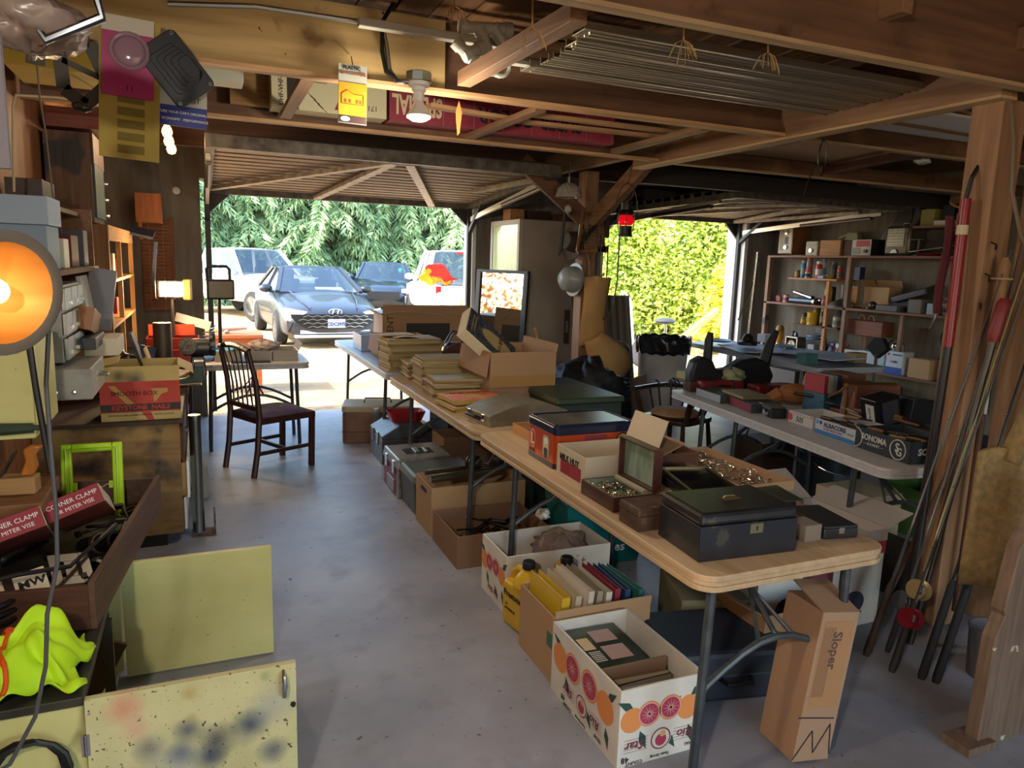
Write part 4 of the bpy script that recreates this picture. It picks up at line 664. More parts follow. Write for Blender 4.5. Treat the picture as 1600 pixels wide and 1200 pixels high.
obj('handle', G().tube([(.49, -.012, .36), (.49, -.03, .37), (.49, -.036, .4), (.49, -.03, .43), (.49, -.012, .44)], [.004, .007, .009, .007, .004], 8), CHROME, d2, sm=True); obj('hinge', G().bx(-.012, -.014, .3, .008, -.011, .36).cyl((-.002, -.014, .3), (-.002, -.014, .36), .004), CHROME, d2); obj('latch', G().ball((.515, -.014, .33), .008, 8), BLACK, d2)
one('can', G().lathe([(.05, 0), (.05, .14), (.046, .145)], (-.5, 2.6, .03), 16), pl('#3c3a38', .5), 'dark can standing inside the open cream cabinet', 'can')
one('cardboard_scrap', G().box((-.45, 2.75, .15), (.24, .02, .22), (0, .5, .2)), card('#5a4532'), 'brown cardboard scrap tilted inside the open cabinet', 'cardboard')
BRN = wood('brown_tray_wood', '#4a3124', '#634636', 'y', k=2.5)
tray = T('wooden_tray', 'long brown wooden tray of hardware standing on the cream cabinet', 'tray', (-.335, 2.36, .466), R(-6.5)); obj('side_board', G().bx(-.3, 2.33, 0, -.282, 3.46, .15), BRN, tray, bev=.002); obj('side_board', G().bx(-.72, 2.33, 0, -.702, 3.46, .15), BRN, tray, bev=.002); obj('end_board', G().bx(-.702, 2.33, 0, -.3, 2.348, .14), wood('tray_end_wood', '#3d2018', '#55301f', 'x'), tray, bev=.002); obj('end_board', G().bx(-.702, 3.442, 0, -.3, 3.46, .14), BRN, tray); obj('bottom', G().bx(-.702, 2.348, 0, -.3, 3.442, .01), DRK, tray)
for q_ in KIDS(tray):
    for v_ in q_.data.vertices: v_.co.x += .29; v_.co.y -= 2.33
CRB = mat('red_printed_carton', '#6e2a22', '#8a4030', r=.6, s=16)
for i, (lx, ly, lz, q, lb) in enumerate(((-.60, 2.72, .62, (R(-25), R(-14), R(14)), 'left red carton of corner clamps tilted in the wooden tray'), (-.46, 2.86, .64, (R(-25), R(-18), R(10)), 'right red carton of corner clamps tilted in the wooden tray'))):
    cb = T('clamp_carton', lb, 'box', (lx+.03*i, ly+.06, lz+.03), rot=q); cb.scale = (1.25, 1.25, 1.25); obj('body', G().box((0, 0, 0), (.14, .34, .055)), CRB, cb, bev=.002); obj('end', G().bx(.0705, -.168, -.026, .072, .168, .026), pl('#b8aa98', .8), cb); obj('label', G().bx(-.068, -.172, -.026, .068, -.1705, .026), pl('#8a1c2a', .6), cb)
    txt(cb, 'CORNER CLAMP', .017, (0, -.1725, .008), FR, WHITE); txt(cb, 'OR MITER VISE', .015, (0, -.1725, -.012), FR, WHITE); txt(cb, 'Corner Clamp', .034, (-.0, -.06, .0282), UPF, pl('#c09a7a', .7), shear=.2)
pk = T('blister_pack', 'orange striped pack lettered in black at the front of the wooden tray', 'package', (-.56, 2.45, .575), rot=(R(30), R(-10), R(16))); obj('card', G().box((0, 0, 0), (.2, .1, .03)), pl('#c9bfa4', .5), pk, bev=.002)
for i in range(7): obj('stripe', G().bx(-.095, -.04+i*.012, .0155, -.03, -.035+i*.012, .016), pl('#d07a2a', .5), pk)
obj('band', G().bx(-.01, -.05, .0155, .015, .05, .017), IRON, pk); txt(pk, 'MW', .04, (.06, .0, .016), UPF, INK, bold=.001)
bk2 = T('metal_bracket', 'slotted grey metal bracket plate in the wooden tray', 'bracket', (-.42, 2.58, .58), rot=(R(35), R(10), R(25))); obj('plate', G().box((-.045, 0, 0), (.03, .12, .004)).box((.045, 0, 0), (.03, .12, .004)).box((0, .045, 0), (.06, .03, .004)).box((0, -.045, 0), (.06, .03, .004)).box((0, 0, 0), (.035, .06, .004)), steel('#7a7468', .4), bk2, bev=.001); obj('lip', G().box((0, -.06, -.015), (.12, .003, .03)), steel('#7a7468', .4), bk2)
one('hose_coil', G().tube([(-.62+.1*math.cos(a*.5)*(1+.03*math.sin(a)), 2.42+.07*math.sin(a*.5), .50+.0022*a) for a in range(44)], .0085, 6), BLACK, 'coil of black hose at the near end of the wooden tray', 'hose', sm=True)
one('cable', G().tube([(-.31, 2.8, .64), (-.34, 2.6, .66), (-.4, 2.45, .64), (-.52, 2.38, .66), (-.66, 2.4, .63)], .007, 6), BLACK, 'thick black cable arching over the wooden tray', 'cable', sm=True)
for i, (x_, y_, r_, l_) in enumerate(((-.36, 2.72, .03, .16), (-.38, 2.95, .035, .2), (-.5, 2.6, .02, .2), (-.64, 2.98, .03, .16), (-.36, 2.5, .014, .14))):
    p = T('pipe_fitting', ['short dark pipe elbow against the right board of the tray', 'wide dark pipe piece at the far right of the tray', 'thin dark pipe lying across the middle of the tray', 'dark pipe piece at the far left of the tray', 'small dark pipe near the bracket plate'][i], 'pipe', (x_, y_, .52)); obj('pipe', G().lathe([(r_*.7, -l_/2), (r_, -l_/2), (r_, l_/2), (r_*.7, l_/2), (r_*.7, -l_/2+.001)], n=14, mx=Euler((R(70), 0, R(40*i))).to_matrix()), IRON, p, sm=True); obj('collar', G().lathe([(r_*1.02, -.012), (r_*1.15, -.01), (r_*1.15, .01), (r_*1.02, .012)], n=14, mx=Euler((R(70), 0, R(40*i))).to_matrix()), RUST, p)
rs = random.Random(21)
for i in range(16):
    p = V((rs.uniform(-.6, -.3), rs.uniform(2.5, 3.35), .5+rs.random()*.05)); k_ = i % 3; q_ = Euler((rs.uniform(-.5, .5), rs.uniform(-.5, .5), rs.random()*6)).to_matrix(); hw = T('hardware', ['dark steel clamp bar jumbled in the wooden tray', 'rusty iron ring jumbled in the wooden tray', 'dark bolt jumbled in the wooden tray'][k_], 'hardware', p, 0, ['clamp bars in the wooden tray', 'iron rings in the wooden tray', 'bolts in the wooden tray'][k_])
    if k_ == 0: obj('bar', G().tube([q_ @ V((-.09, 0, 0)), q_ @ V((.09, 0, 0))], .007, 6), IRON, hw); obj('jaw', G().box(q_ @ V((.08, .015, 0)), (.014, .04, .02), q_.to_euler()), IRON, hw)
    elif k_ == 1: obj('ring', G().tube([q_ @ V((.03*math.cos(a*PI/8), .03*math.sin(a*PI/8), 0)) for a in range(16)], .007, 6, True), RUST, hw, sm=True)
    else: obj('shank', G().cyl(q_ @ V((-.05, 0, 0)), q_ @ V((.04, 0, 0)), .007, n=8), steel('#6a6864', .4), hw, sm=True); obj('head', G().cyl(q_ @ V((.04, 0, 0)), q_ @ V((.055, 0, 0)), .015, n=6), steel('#6a6864', .4), hw)
HV = mat('hi_vis_fabric', '#a9d414', '#c4e81c', r=.7, s=5, b=.15); HVO = pl('#e0501c', .6)
def vest_fn(u, v):
    a = (u-.5)*2; b_ = (v-.5)*2; rr = math.hypot(a, b_)
    return (-.47+.14*a+.02*math.sin(5*b_), 2.15+.14*b_+.02*math.sin(6*a), .472+.115*max(0, 1-rr**2.2)*(1+.2*math.sin(4*a+3*b_)+.18*math.sin(8*b_-3*a))+.009*(1+math.sin(11*a+9*b_))+.007*(1+math.sin(19*b_-9*a)))
vs_ = T('safety_vest', 'crumpled lime-yellow safety vest with orange trim on the cabinet top', 'vest', (0, 0, 0)); obj('fabric', G().grid(vest_fn, 36, 30), HV, vs_, sm=2, solid=.004)
obj('trim', G().tube([V(vest_fn(.36+.06*math.sin(t*5), t))+V((0, 0, .006)) for t in [i/24 for i in range(25)]], .011, 6, flat=.5), HVO, vs_, sm=True); obj('trim', G().tube([V(vest_fn(.2+.05*math.cos(t*4), t))+V((0, 0, .006)) for t in [i/24 for i in range(25)]], .01, 6, flat=.5), HVO, vs_, sm=True)
FRL = mat('lime_plastic', '#a5cc10', '#b4da18', r=.35, s=5); lf = T('lime_tray', 'lime-green plastic frame leaning against the plywood drawer cabinet', 'tray', (-0.454, 3.420, 0.548), rot=(R(-9), 0, 0))
w, h = .115, .2
fr_ = G().prism(rrect(-w, -h+.18, w, -h+.2, .004), .03, tr((0, 0, 0), (PI/2, 0, 0)))
obj('frame_side', G().bx(-w, -.015, -.24, -w+.04, .015, .24), FRL, lf, bev=.006); obj('frame_side', G().bx(w-.04, -.015, -.24, w, .015, .24), FRL, lf, bev=.006); obj('frame_top', G().bx(-w+.04, -.015, .205, w-.04, .015, .24), FRL, lf, bev=.006); obj('frame_bottom', G().bx(-w+.04, -.015, -.16, w-.04, .015, -.125), FRL, lf, bev=.006); obj('ridge', G().tube([(-w+.02, -.017, -.14), (w-.02, -.017, -.14), (w-.02, -.017, .222), (-w+.02, -.017, .222)], .006, 6, True), FRL, lf); obj('tab', G().box((-w+.045, 0, .06), (.02, .02, .03)).box((w-.045, 0, .06), (.02, .02, .03)), FRL, lf)
one('hose_ring', G().tube([(-.45+.085*math.cos(a*.45)+.0006*a, 1.955+.012*math.sin(a*.2), .3+.085*math.sin(a*.45)) for a in range(42)], .007, 6), BLACK, 'loops of black hose hanging on the near end of the cream cabinet', 'hose', sm=True)
one('air_coupler', G().cyl((-.62, 2.73, 1.02), (-.52, 2.73, 1.02), .02, .016).cyl((-.52, 2.73, 1.02), (-.47, 2.73, 1.02), .009), pl('#2c3a2c', .4), 'small dark green air coupler fixed to the cream cupboard', 'coupler')
# plywood drawer cabinet (bench end) and the workbench beyond
PLYS = mat('stained_plywood', '#6f5232', '#93713f', r=.6, s=3, st=(1, 4, 6), b=.12, chips=[(3, .5, '#4a3826', .2), (7, .56, '#2f2a26', .2), (2.5, .52, '#a88850', .2)])
wbn = T('drawer_cabinet', 'stained plywood drawer cabinet standing at the near end of the workbench', 'cabinet', (0, 0, 0))
obj('side_panel', G().bx(-.815, 4.215, .07, -.135, 4.235, .69), PLYS, wbn); obj('body', G().bx(-.815, 4.236, .07, -.2, 5.0, .69), DW, wbn); obj('base', G().bx(-.8, 4.23, 0, -.22, 5.0, .07), BLACK, wbn); obj('top', G().bx(-.815, 4.2, .69, -.12, 5.05, .712), wood('bench_top', '#33251b', '#4a3525', 'x'), wbn, bev=.003)
for i, (z0, z1, yy) in enumerate(((.48, .66, 4.3), (.27, .46, 4.26), (.09, .25, 4.26))):
    dw = obj('drawer', G().bx(-.199, 4.25, z0, -.13, 4.95, z1), wood('drawer_front', '#8f6a3c', '#a8804a', 'z'), wbn, bev=.002, loc=(.0+.02*(i % 2), 0, 0)); obj('handle', G().tube([(-.128, 4.55, (z0+z1)/2), (-.1, 4.56, (z0+z1)/2), (-.1, 4.64, (z0+z1)/2), (-.128, 4.65, (z0+z1)/2)], .006, 6), CHROME, dw); obj('front_panel', G().bx(-.129, 4.24, z0-.01, -.117, 4.97, z1+.01), WHITE if i else DWZ, dw)
one('steel_pipe', G().lathe([(.028, .03), (.032, .03), (.032, .67), (.034, .68), (.034, .71), (.028, .71)], (-.06, 4.32, 0), 16), steel('#8a8f8c', .3), 'upright grey steel pipe at the corner of the plywood drawers', 'pipe', sm=True)
one('metal_angle', G().bx(.02, 4.3, 0, .03, 4.42, .13).bx(-.1, 4.3, 0, .02, 4.42, .01), RUST, 'rusty angle iron standing on the floor by the plywood drawers', 'bracket')
one('white_box', G().bx(-.08, 5.0, .0, .0, 5.2, .2), pl('#8f8d84', .6), 'pale small carton standing behind the steel pipe', 'box', bev=.003)
bench = T('workbench', 'long dark workbench crowded with tools along the left wall', 'workbench', (0, 0, 0)); obj('top', G().bx(-.82, 5.06, .69, -.1, 7.4, .735), wood('bench_plank', '#3a2a1e', '#523b29', 'y'), bench, bev=.003); obj('leg', G().bx(-.2, 5.15, 0, -.11, 5.24, .69), DWZ, bench); obj('leg', G().bx(-.2, 7.2, 0, -.11, 7.3, .69), DWZ, bench); obj('shelf', G().bx(-.8, 5.1, .2, -.14, 7.3, .23), DWY, bench)
NB = mat('nail_box_card', '#b39a5e', '#c0a86c', r=.7, s=5, spots=[(-.1, -.16, .24, .04, '#3a4040', .7), (-.02, -.16, .22, .05, '#303a40', .8), (.06, -.16, .17, .035, '#9aa0a8', .7)])
nb = T('nail_carton', 'old red and tan nail carton on the plywood drawer cabinet', 'box', (-.32, 4.39, .713), R(2)); obj('body', G().obox(-.19, -.16, .19, .16, 0, .29, .006), NB, nb, bev=.002); RD = mat('nail_box_red', '#a8362c', '#b8463a', r=.7, s=8)
nf = lambda k: (lambda u, v: (u, -.16-k, v)); nr = lambda k: (lambda u, v: (.19+k, u, v))
patch(nb, nf(.0006), rect(-.19, .045, .19, .21), RD); patch(nb, nf(.0009), rect(-.19, .052, .19, .09), pl('#3a3430', .7)); patch(nb, nr(.0006), rect(-.16, .045, .16, .21), RD); patch(nb, nr(.0009), rect(-.16, .052, .16, .09), pl('#3a3430', .7))
patch(nb, nf(.0008), [(-.15, .19), (-.12, .19), (.0, .055), (-.04, .055)], pl('#b8924e', .7)); patch(nb, nf(.0008), [(.05, .17), (.13, .17), (.13, .15), (.1, .14), (.07, .1), (.06, .1), (.06, .15)], pl('#b8924e', .7)); patch(nb, nf(.0008), [(.0, .045), (.03, .0), (.06, .0), (.045, .045)], RD)
txt(nb, 'KEYSTONE  NAILS', .034, (0, -.1615, .07), FR, RD, bold=.0012); txt(nb, 'SMOOTH BOX', .034, (-.03, -.1612, .145), FR, INK); txt(nb, 'KEYSTONE STEEL & WIRE COMPANY   PEORIA, ILLINOIS', .0125, (0, -.1612, .03), FR, INK); txt(nb, 'KEYSTONE', .034, (.1915, -.02, .07), (PI/2, 0, PI/2), RD, bold=.001); txt(nb, '1', .13, (.1915, -.05, .15), (PI/2, 0, PI/2), INK, bold=.004)
obj('flap', G().add([(.19, -.16, .29), (.19, .16, .29), (.26, .18, .25), (.26, -.18, .25)], [(0, 1, 2, 3)]), NB, nb, solid=.004); obj('flap', G().add([(-.19, .16, .29), (-.19, -.16, .29), (-.1, -.14, .31), (-.1, .14, .31)], [(0, 1, 2, 3)]), NB, nb, solid=.004)
ZB = .736
one('leather_bag', lump(G(), (-.62, 5.35, ZB+.12), .17, 21, 16, .75, .14), mat('dark_brown_leather', '#2a1c15', '#45301f', r=.45, s=5, b=.2), 'heap of dark brown leather bags behind the nail carton', 'bag', sm=2)
one('leather_bag', lump(G(), (-.43, 5.25, ZB+.09), .12, 24, 16, .75, .14), mat('dark_brown_leather', '#2a1c15', '#45301f'), 'smaller brown leather bag in front of the leather heap', 'bag', sm=2)
one('blue_box', G().box((-.38, 5.7, ZB+.11), (.11, .12, .18), (R(-12), R(14), 0)), pl('#1d2740', .45), 'dark blue carton tilted upright on the bench', 'box', bev=.004)
one('stove_pipe', G().lathe([(.062, 0), (.062, .36), (.058, .36)], (-.27, 5.8, ZB), 18), mat('rusty_sheet_steel', '#4a4038', '#6a5c4c', r=.5, m=.5, s=7, st=(1, 1, .3), b=.1), 'rusty upright stove pipe on the workbench', 'pipe', sm=True)
rb = T('red_toolbox', 'red two-tier metal toolbox with an open tray, under the work light', 'toolbox', (-.2, 6.35, ZB)); obj('body', G().bx(-.22, -.12, 0, .18, .12, .11), pl('#7c1c20', .35), rb, bev=.006); obj('tray', G().obox(-.21, -.11, .17, .13, .112, .2, .006), pl('#8a2a20', .4), rb, bev=.003); obj('panel', G().bx(-.2, .1, .2, .14, .115, .29), pl('#a8401f', .5), rb)
one('wood_strip', G().beam((-.2, 6.6, ZB+.34), (.06, 6.5, ZB+.27), .02, .07), WHITE, 'pale wooden strip leaning behind the red toolbox', 'board')
GRT = pl('#3a4a44', .4); vi = T('bench_vise', 'green bench vise at the bench corner beside the nail carton', 'vise', (-.08, 5.15, ZB)); obj('body', G().prism([(-.12, 0), (.06, 0), (.08, .04), (.07, .14), (.02, .15), (.0, .06), (-.08, .05), (-.13, .1), (-.15, .09)], .08, tr((0, 0, 0), (PI/2, 0, 0))), GRT, vi, bev=.01, sm=True); obj('handle', G().cyl((-.1, -.1, .02), (.06, -.13, .03), .008), CHROME, vi); obj('jaw', G().bx(.02, -.05, .13, .08, .05, .165), IRON, vi, bev=.003)
gd = T('bench_grinder', 'bench grinder with a wire wheel at the bench corner', 'grinder', (-.04, 5.6, ZB)); obj('motor', G().lathe([(.03, -.1), (.06, -.09), (.065, 0), (.06, .09), (.03, .1)], (0, 0, .2), 16, Matrix.Rotation(PI/2, 3, 'Y')), IRON, gd, sm=True); obj('wire_wheel', G().lathe([(.01, -.03), (.05, -.03), (.06, -.02), (.06, .02), (.05, .03), (.02, .035), (0, .035)], (-.06, -.09, .22), 20, Matrix.Rotation(R(80), 3, 'X')), mat('wire_brush', '#8a8070', '#5a5248', r=.8, s=60, b=.5), gd, sm=True); obj('wheel_guard', G().lathe([(.02, -.02), (.08, -.02), (.085, 0), (.08, .02), (.02, .02)], (.1, 0, .22), 18, Matrix.Rotation(PI/2, 3, 'Y')), steel('#4a4e50', .4), gd, sm=True); obj('base', G().box((0, 0, .07), (.12, .1, .14), tap=.7), IRON, gd, bev=.01); obj('tool_rest', G().box((.12, -.09, .2), (.05, .05, .01)), IRON, gd); obj('knob', G().ball((.17, -.02, .22), .02, 8), BLACK, gd)
rs = random.Random(4)
TL = ['wooden-handled tool lying on the bench between the pipe and the vise', 'tools strewn on the bench in front of the stove pipe']
for i in range(16):
    a = rs.uniform(-1.2, 1.2); p = V((rs.uniform(-.42, -.16), rs.uniform(5.15, 5.65), ZB+.03+rs.random()*.06)); d = V((math.cos(a), math.sin(a), rs.uniform(-.2, .3)))*rs.uniform(.05, .11)
    o = T('hand_tool', 'small hand tool strewn on the bench before the stove pipe', 'tool', p, 0, 'tools strewn on the bench'); obj('shaft', G().tube([-d, d*.2], .005, 6), steel('#8a857c', .35), o); obj('grip', G().tube([d*.2, d], [.01, .012], 8), pl(['#6e4a28', '#8a6a40', '#5a1c1c', '#22304a'][i % 4], .5), o)
for i, (x_, y_, c, lb) in enumerate(((-.33, 5.45, '#8a7a58', 'roll of tan tape on the bench'), (-.25, 5.38, '#7a2a24', 'red-banded roll beside the tan tape roll'))):
    one('tape_roll', G().lathe([(.03, -.025), (.05, -.025), (.05, .025), (.03, .025), (.03, -.025)], (x_, y_, ZB+.06), 16, Euler((R(70), R(20+30*i), 0)).to_matrix()), pl(c, .6), lb, 'tape', sm=True)
one('spring_coil', G().tube([(-.02+.05*math.cos(a*.6)+.002*a, 6.9+.05*math.sin(a*.6), ZB+.1+.003*a) for a in range(50)], .004, 5), CHROME, 'loop of wire cable behind the red toolbox', 'wire')
# wall cabinets, uprights
SPK = wood('speaker_veneer', '#4a2f1c', '#63452a', 'z', chips=[(2.2, .58, '#2b2320'), (3.4, .64, '#8a8a84')])
uc = T('speaker_cabinet', 'dark stained upright cabinet with a green front panel on the left wall', 'cabinet', (0, 0, 0)); obj('body', G().bx(-.8, 5.0, 1.76, -.565, 5.5, 2.27), SPK, uc, bev=.003); obj('front_panel', G().bx(-.564, 5.03, 1.79, -.552, 5.47, 2.1), pl('#2a3c38', .6), uc); obj('frame', G().bx(-.564, 5.0, 2.1, -.55, 5.5, 2.27), DWY, uc)
for i in range(3): obj('knob', G().cyl((-.552, 5.48, 1.82+.1*i), (-.53, 5.48, 1.82+.1*i), .014), CHROME, uc)
one('dark_drawer_box', G().obox(-.78, 5.0, -.5, 5.5, 2.29, 2.4, .012), wood('red_drawer_wood', '#5c2c1e', '#7a3f2a', 'x'), 'reddish wooden drawer lying on the stained cabinet', 'drawer')
PLW = wood('plywood_brown', '#6b4a2a', '#86603a', 'z', k=1.2); lc = T('plywood_cabinet', 'brown plywood wall cabinet with open pine-edged shelves', 'cabinet', (0, 0, 0)); obj('end_panel', G().bx(-.82, 5.0, .95, -.5, 5.02, 1.75), PLW, lc)
PNE = wood('pine_edge', '#a8733a', '#c08a4c', 'z')
for y_ in (5.02, 5.72, 6.66): obj('upright', G().bx(-.53, y_, .82, -.5, y_+.03, 1.75), PNE, lc)
obj('top_rail', G().bx(-.53, 5.02, 1.66, -.498, 6.7, 1.75), wood('pine_rail', '#a8733a', '#c08a4c', 'y'), lc); obj('back', G().bx(-.82, 5.02, .82, -.8, 6.7, 1.75), wood('red_stain_back', '#5a2a18', '#6e381f', 'z'), lc)
for z_ in (1.12, 1.4): obj('shelf', G().bx(-.8, 5.05, z_, -.5, 6.66, z_+.02), wood('pine_rail', '', ''), lc)
for i, (y_, z_, c, lb) in enumerate(((5.25, 1.14, '#b0a89c', 'small white gadget on the pine shelf nearest the lamp'), (5.5, 1.14, '#6a2020', 'red tin on the lower pine shelf'), (6.1, 1.14, '#7a1f1c', 'red carton on the far lower pine shelf'), (6.0, 1.42, '#c0b8a0', 'white papers upright on the far upper pine shelf'), (6.4, 1.42, '#8a2c22', 'red box on the far upper pine shelf'))):
    one('shelf_box', G().box((-.62, y_, z_+.06+.02*(i % 2)), (.1, .12, .12+.04*(i % 2))), pl(c, .6), lb, 'box', bev=.006)
blind = T('bamboo_blind', 'brown bamboo roll-up blind hanging on the back wall at left', 'blind', (-.37, 7.6, 0))
for i in range(26): obj('slat', G().bx(-.12, -.008, 1.06+i*.032, .12, .004, 1.088+i*.032), wood('bamboo_slat', '#6e3f22', '#8a5630', 'x'), blind)
for x_ in (-.06, .06): obj('cord', G().cyl((x_, -.01, 1.05), (x_, -.01, 1.9), .002, n=5), pl('#b08a5a', .8), blind)
obj('side_board', G().bx(.12, -.02, 1.0, .15, .005, 1.92), wood('blind_board', '#5f301c', '#7a4226', 'z'), blind)
one('copper_ladder_shelf', G().bx(-.5, 7.2, 1.85, -.3, 7.65, 2.1).bx(-.48, 7.2, 1.7, -.46, 7.3, 1.85), wood('copper_wood', '#8a4c24', '#a8642f', 'z'), 'orange-lit hanging wooden box shelf near the bare bulbs', 'shelf')
one('hanging_sled', G().box((-.42, 6.6, 1.75), (.18, .2, .02), (.3, .2, 0)).box((-.34, 6.6, 1.5), (.02, .14, .36), (0, .1, 0)), pl('#2a3040', .4), 'dark blue bent plate hanging beside the pine shelves', 'plate')
one('wall_plate', G().lathe([(0, 0), (.035, 0), (.035, .01), (.02, .018), (0, .018)], (-.18, 7.64, 2.17), 16, Matrix.Rotation(PI/2, 3, 'X')), WHITE, 'round white disc on the back wall beside the bulbs', 'disc')
# near-left wall shelves and small drawers
SH = wood('shelf_brown', '#5a3c28', '#744f36', 'y')
ws1 = T('hanging_shelf', 'brown wooden shelf holding the hand plane at the left edge', 'shelf', (0, 0, 0)); obj('board', G().bx(-.82, 2.66, .74, -.5, 2.98, .785), wood('shelf_thick', '#6a4428', '#835a36', 'x'), ws1, bev=.004); obj('bracket', G().beam((-.8, 2.75, .56), (-.56, 2.75, .74), .02, .03), IRON, ws1)
hp = T('hand_plane', 'wooden jack plane with an orange-brown handle on the left shelf', 'plane', (-.64, 2.8, .786), R(-6)); obj('stock', G().box((-.03, 0, .03), (.28, .065, .06)), wood('plane_beech', '#8f6a42', '#a88252', 'x'), hp, bev=.006); obj('handle', G().prism([(.06, .06), (.1, .06), (.115, .09), (.11, .13), (.135, .16), (.1, .165), (.075, .15), (.08, .11)], .026, tr((0, 0, 0), (PI/2, 0, 0))), wood('plane_tote', '#9a5a22', '#b8742e', 'z', r=.3), hp, bev=.007, sm=True); obj('iron', G().beam((.0, 0, .05), (.05, 0, .14), .045, .006), steel('#6a6a6a', .3), hp); obj('wedge', G().prism([(-.12, .06), (-.01, .06), (-.03, .12), (-.08, .13), (-.12, .1)], .03, tr((0, 0, 0), (PI/2, 0, 0))), wood('plane_beech', '', ''), hp, bev=.008)
cp = T('cream_cupboard', 'tall cream-painted cupboard end at the left edge', 'cupboard', (0, 0, 0)); obj('panel', G().bx(-.82, 2.75, .98, -.52, 3.1, 1.32), CRM, cp, bev=.003); obj('door', G().bx(-.52, 2.77, 1.0, -.505, 3.08, 1.3), CRM, cp, bev=.002)
STG = mat('grey_file_steel', '#7c7a74', '#8f8d86', r=.4, m=.4, s=12)
fd = T('card_file', 'grey steel card-file drawer sticking out above the bench', 'drawer', (-.5, 3.35, 1.03)); obj('body', G().bx(-.3, -.2, 0, .1, .2, .12), STG, fd, bev=.004); obj('label_frame', G().bx(.1, -.1, .05, .104, 0, .09), CHROME, fd, bev=.001); obj('handle', G().tube([(.1, .05, .06), (.125, .06, .055), (.125, .12, .055), (.1, .13, .06)], .005, 6), CHROME, fd)
for i in range(2): obj('rivet', G().ball((-.02+.06*i, -.201, .03), .01, 8, sy=.4), CHROME, fd)
pd = T('parts_cabinet', 'grey metal parts-drawer cabinet behind the clamp lamp', 'drawer cabinet', (-.62, 3.5, 1.16)); obj('body', G().bx(-.2, -.25, 0, .12, .25, .3), STG, pd, bev=.003)
for r_ in range(3):
    for c in range(3): q = obj('drawer', G().bx(.121, -.24+c*.163, .01+r_*.097, .135, -.09+c*.163, .095+r_*.097), steel('#8f8d86', .4), pd, bev=.002); obj('pull', G().bx(.136, -.19+c*.163, .03+r_*.097, .145, -.14+c*.163, .045+r_*.097), CHROME, q)
us = T('hanging_shelf', 'upper wall shelf crowded with boxes above the clamp lamp', 'shelf', (0, 0, 0)); obj('board', G().bx(-.82, 3.0, 1.5, -.48, 4.3, 1.52), SH, us); obj('board', G().bx(-.82, 3.6, 1.76, -.55, 4.4, 1.78), SH, us); obj('side', G().bx(-.82, 4.3, 1.3, -.5, 4.32, 1.8), SH, us)
UB = [(-.6, 3.2, 1.521, .2, .24, .16, '#6f8090', 'grey-blue carton on the upper shelf at the left edge'), (-.6, 3.2, 1.682, .22, .26, .1, '#8a98a8', 'pale blue open carton stacked on the grey-blue one'), (-.56, 3.55, 1.521, .1, .12, .12, '#c9c4b4', 'white spotted switch plate box beside the blue cartons'), (-.6, 3.85, 1.521, .16, .2, .14, '#5a1f1c', 'dark red carton in the middle of the upper shelf'), (-.58, 4.12, 1.521, .14, .14, .17, '#4a4a4e', 'grey metal box at the far end of the upper shelf'), (-.7, 4.0, 1.781, .14, .3, .12, '#3a2c24', 'dark carton on the topmost shelf')]
for (x_, y_, z_, w, d, h, c, lb) in UB: one('shelf_box', G().box((x_, y_, z_+h/2), (w, d, h)), pl(c, .6), lb, 'box', bev=.003)
LB = [(-.55, 3.75, 1.3, .22, .3, .1, '#8a5a34', 'picture-printed carton with an orange car on the left shelf', (R(-10), R(12), 0)), (-.55, 3.7, 1.2, .25, .3, .05, '#2c2c30', 'black flat box under the picture-printed carton', (0, 0, 0)), (-.5, 3.95, 1.36, .02, .22, .24, '#a8a49a', 'clear-fronted tray standing behind the picture carton', (0, R(-8), 0)), (-.46, 4.1, 1.36, .12, .02, .3, '#6a6a70', 'upright grey tray beside the parts drawers', (0, R(8), 0)), (-.43, 3.9, 1.16, .14, .26, .08, '#c0b49a', 'small cream cartons in a row under the grey tray', (0, 0, 0))]
for (x_, y_, z_, w, d, h, c, lb, q) in LB: one('stored_box', G().box((x_, y_, z_), (w, d, h), q), pl(c, .5), lb, 'box', bev=.003)
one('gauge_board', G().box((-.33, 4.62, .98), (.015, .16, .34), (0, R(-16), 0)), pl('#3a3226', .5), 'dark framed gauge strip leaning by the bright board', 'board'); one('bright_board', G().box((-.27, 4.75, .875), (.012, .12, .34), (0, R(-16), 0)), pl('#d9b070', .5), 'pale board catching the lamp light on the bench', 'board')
one('metal_shelf_strip', G().box((-.385, 1.9, 1.9), (.04, .02, .27)), pl('#5a5058', .5), 'purple-grey metal strip hanging at the upper left edge', 'strip')
one('saw_blade', G().beam((-.7, 4.9, .86), (-.35, 5.2, .82), .01, .06), steel('#9a9a96', .3), 'long steel blade lying across the leather bags', 'blade')
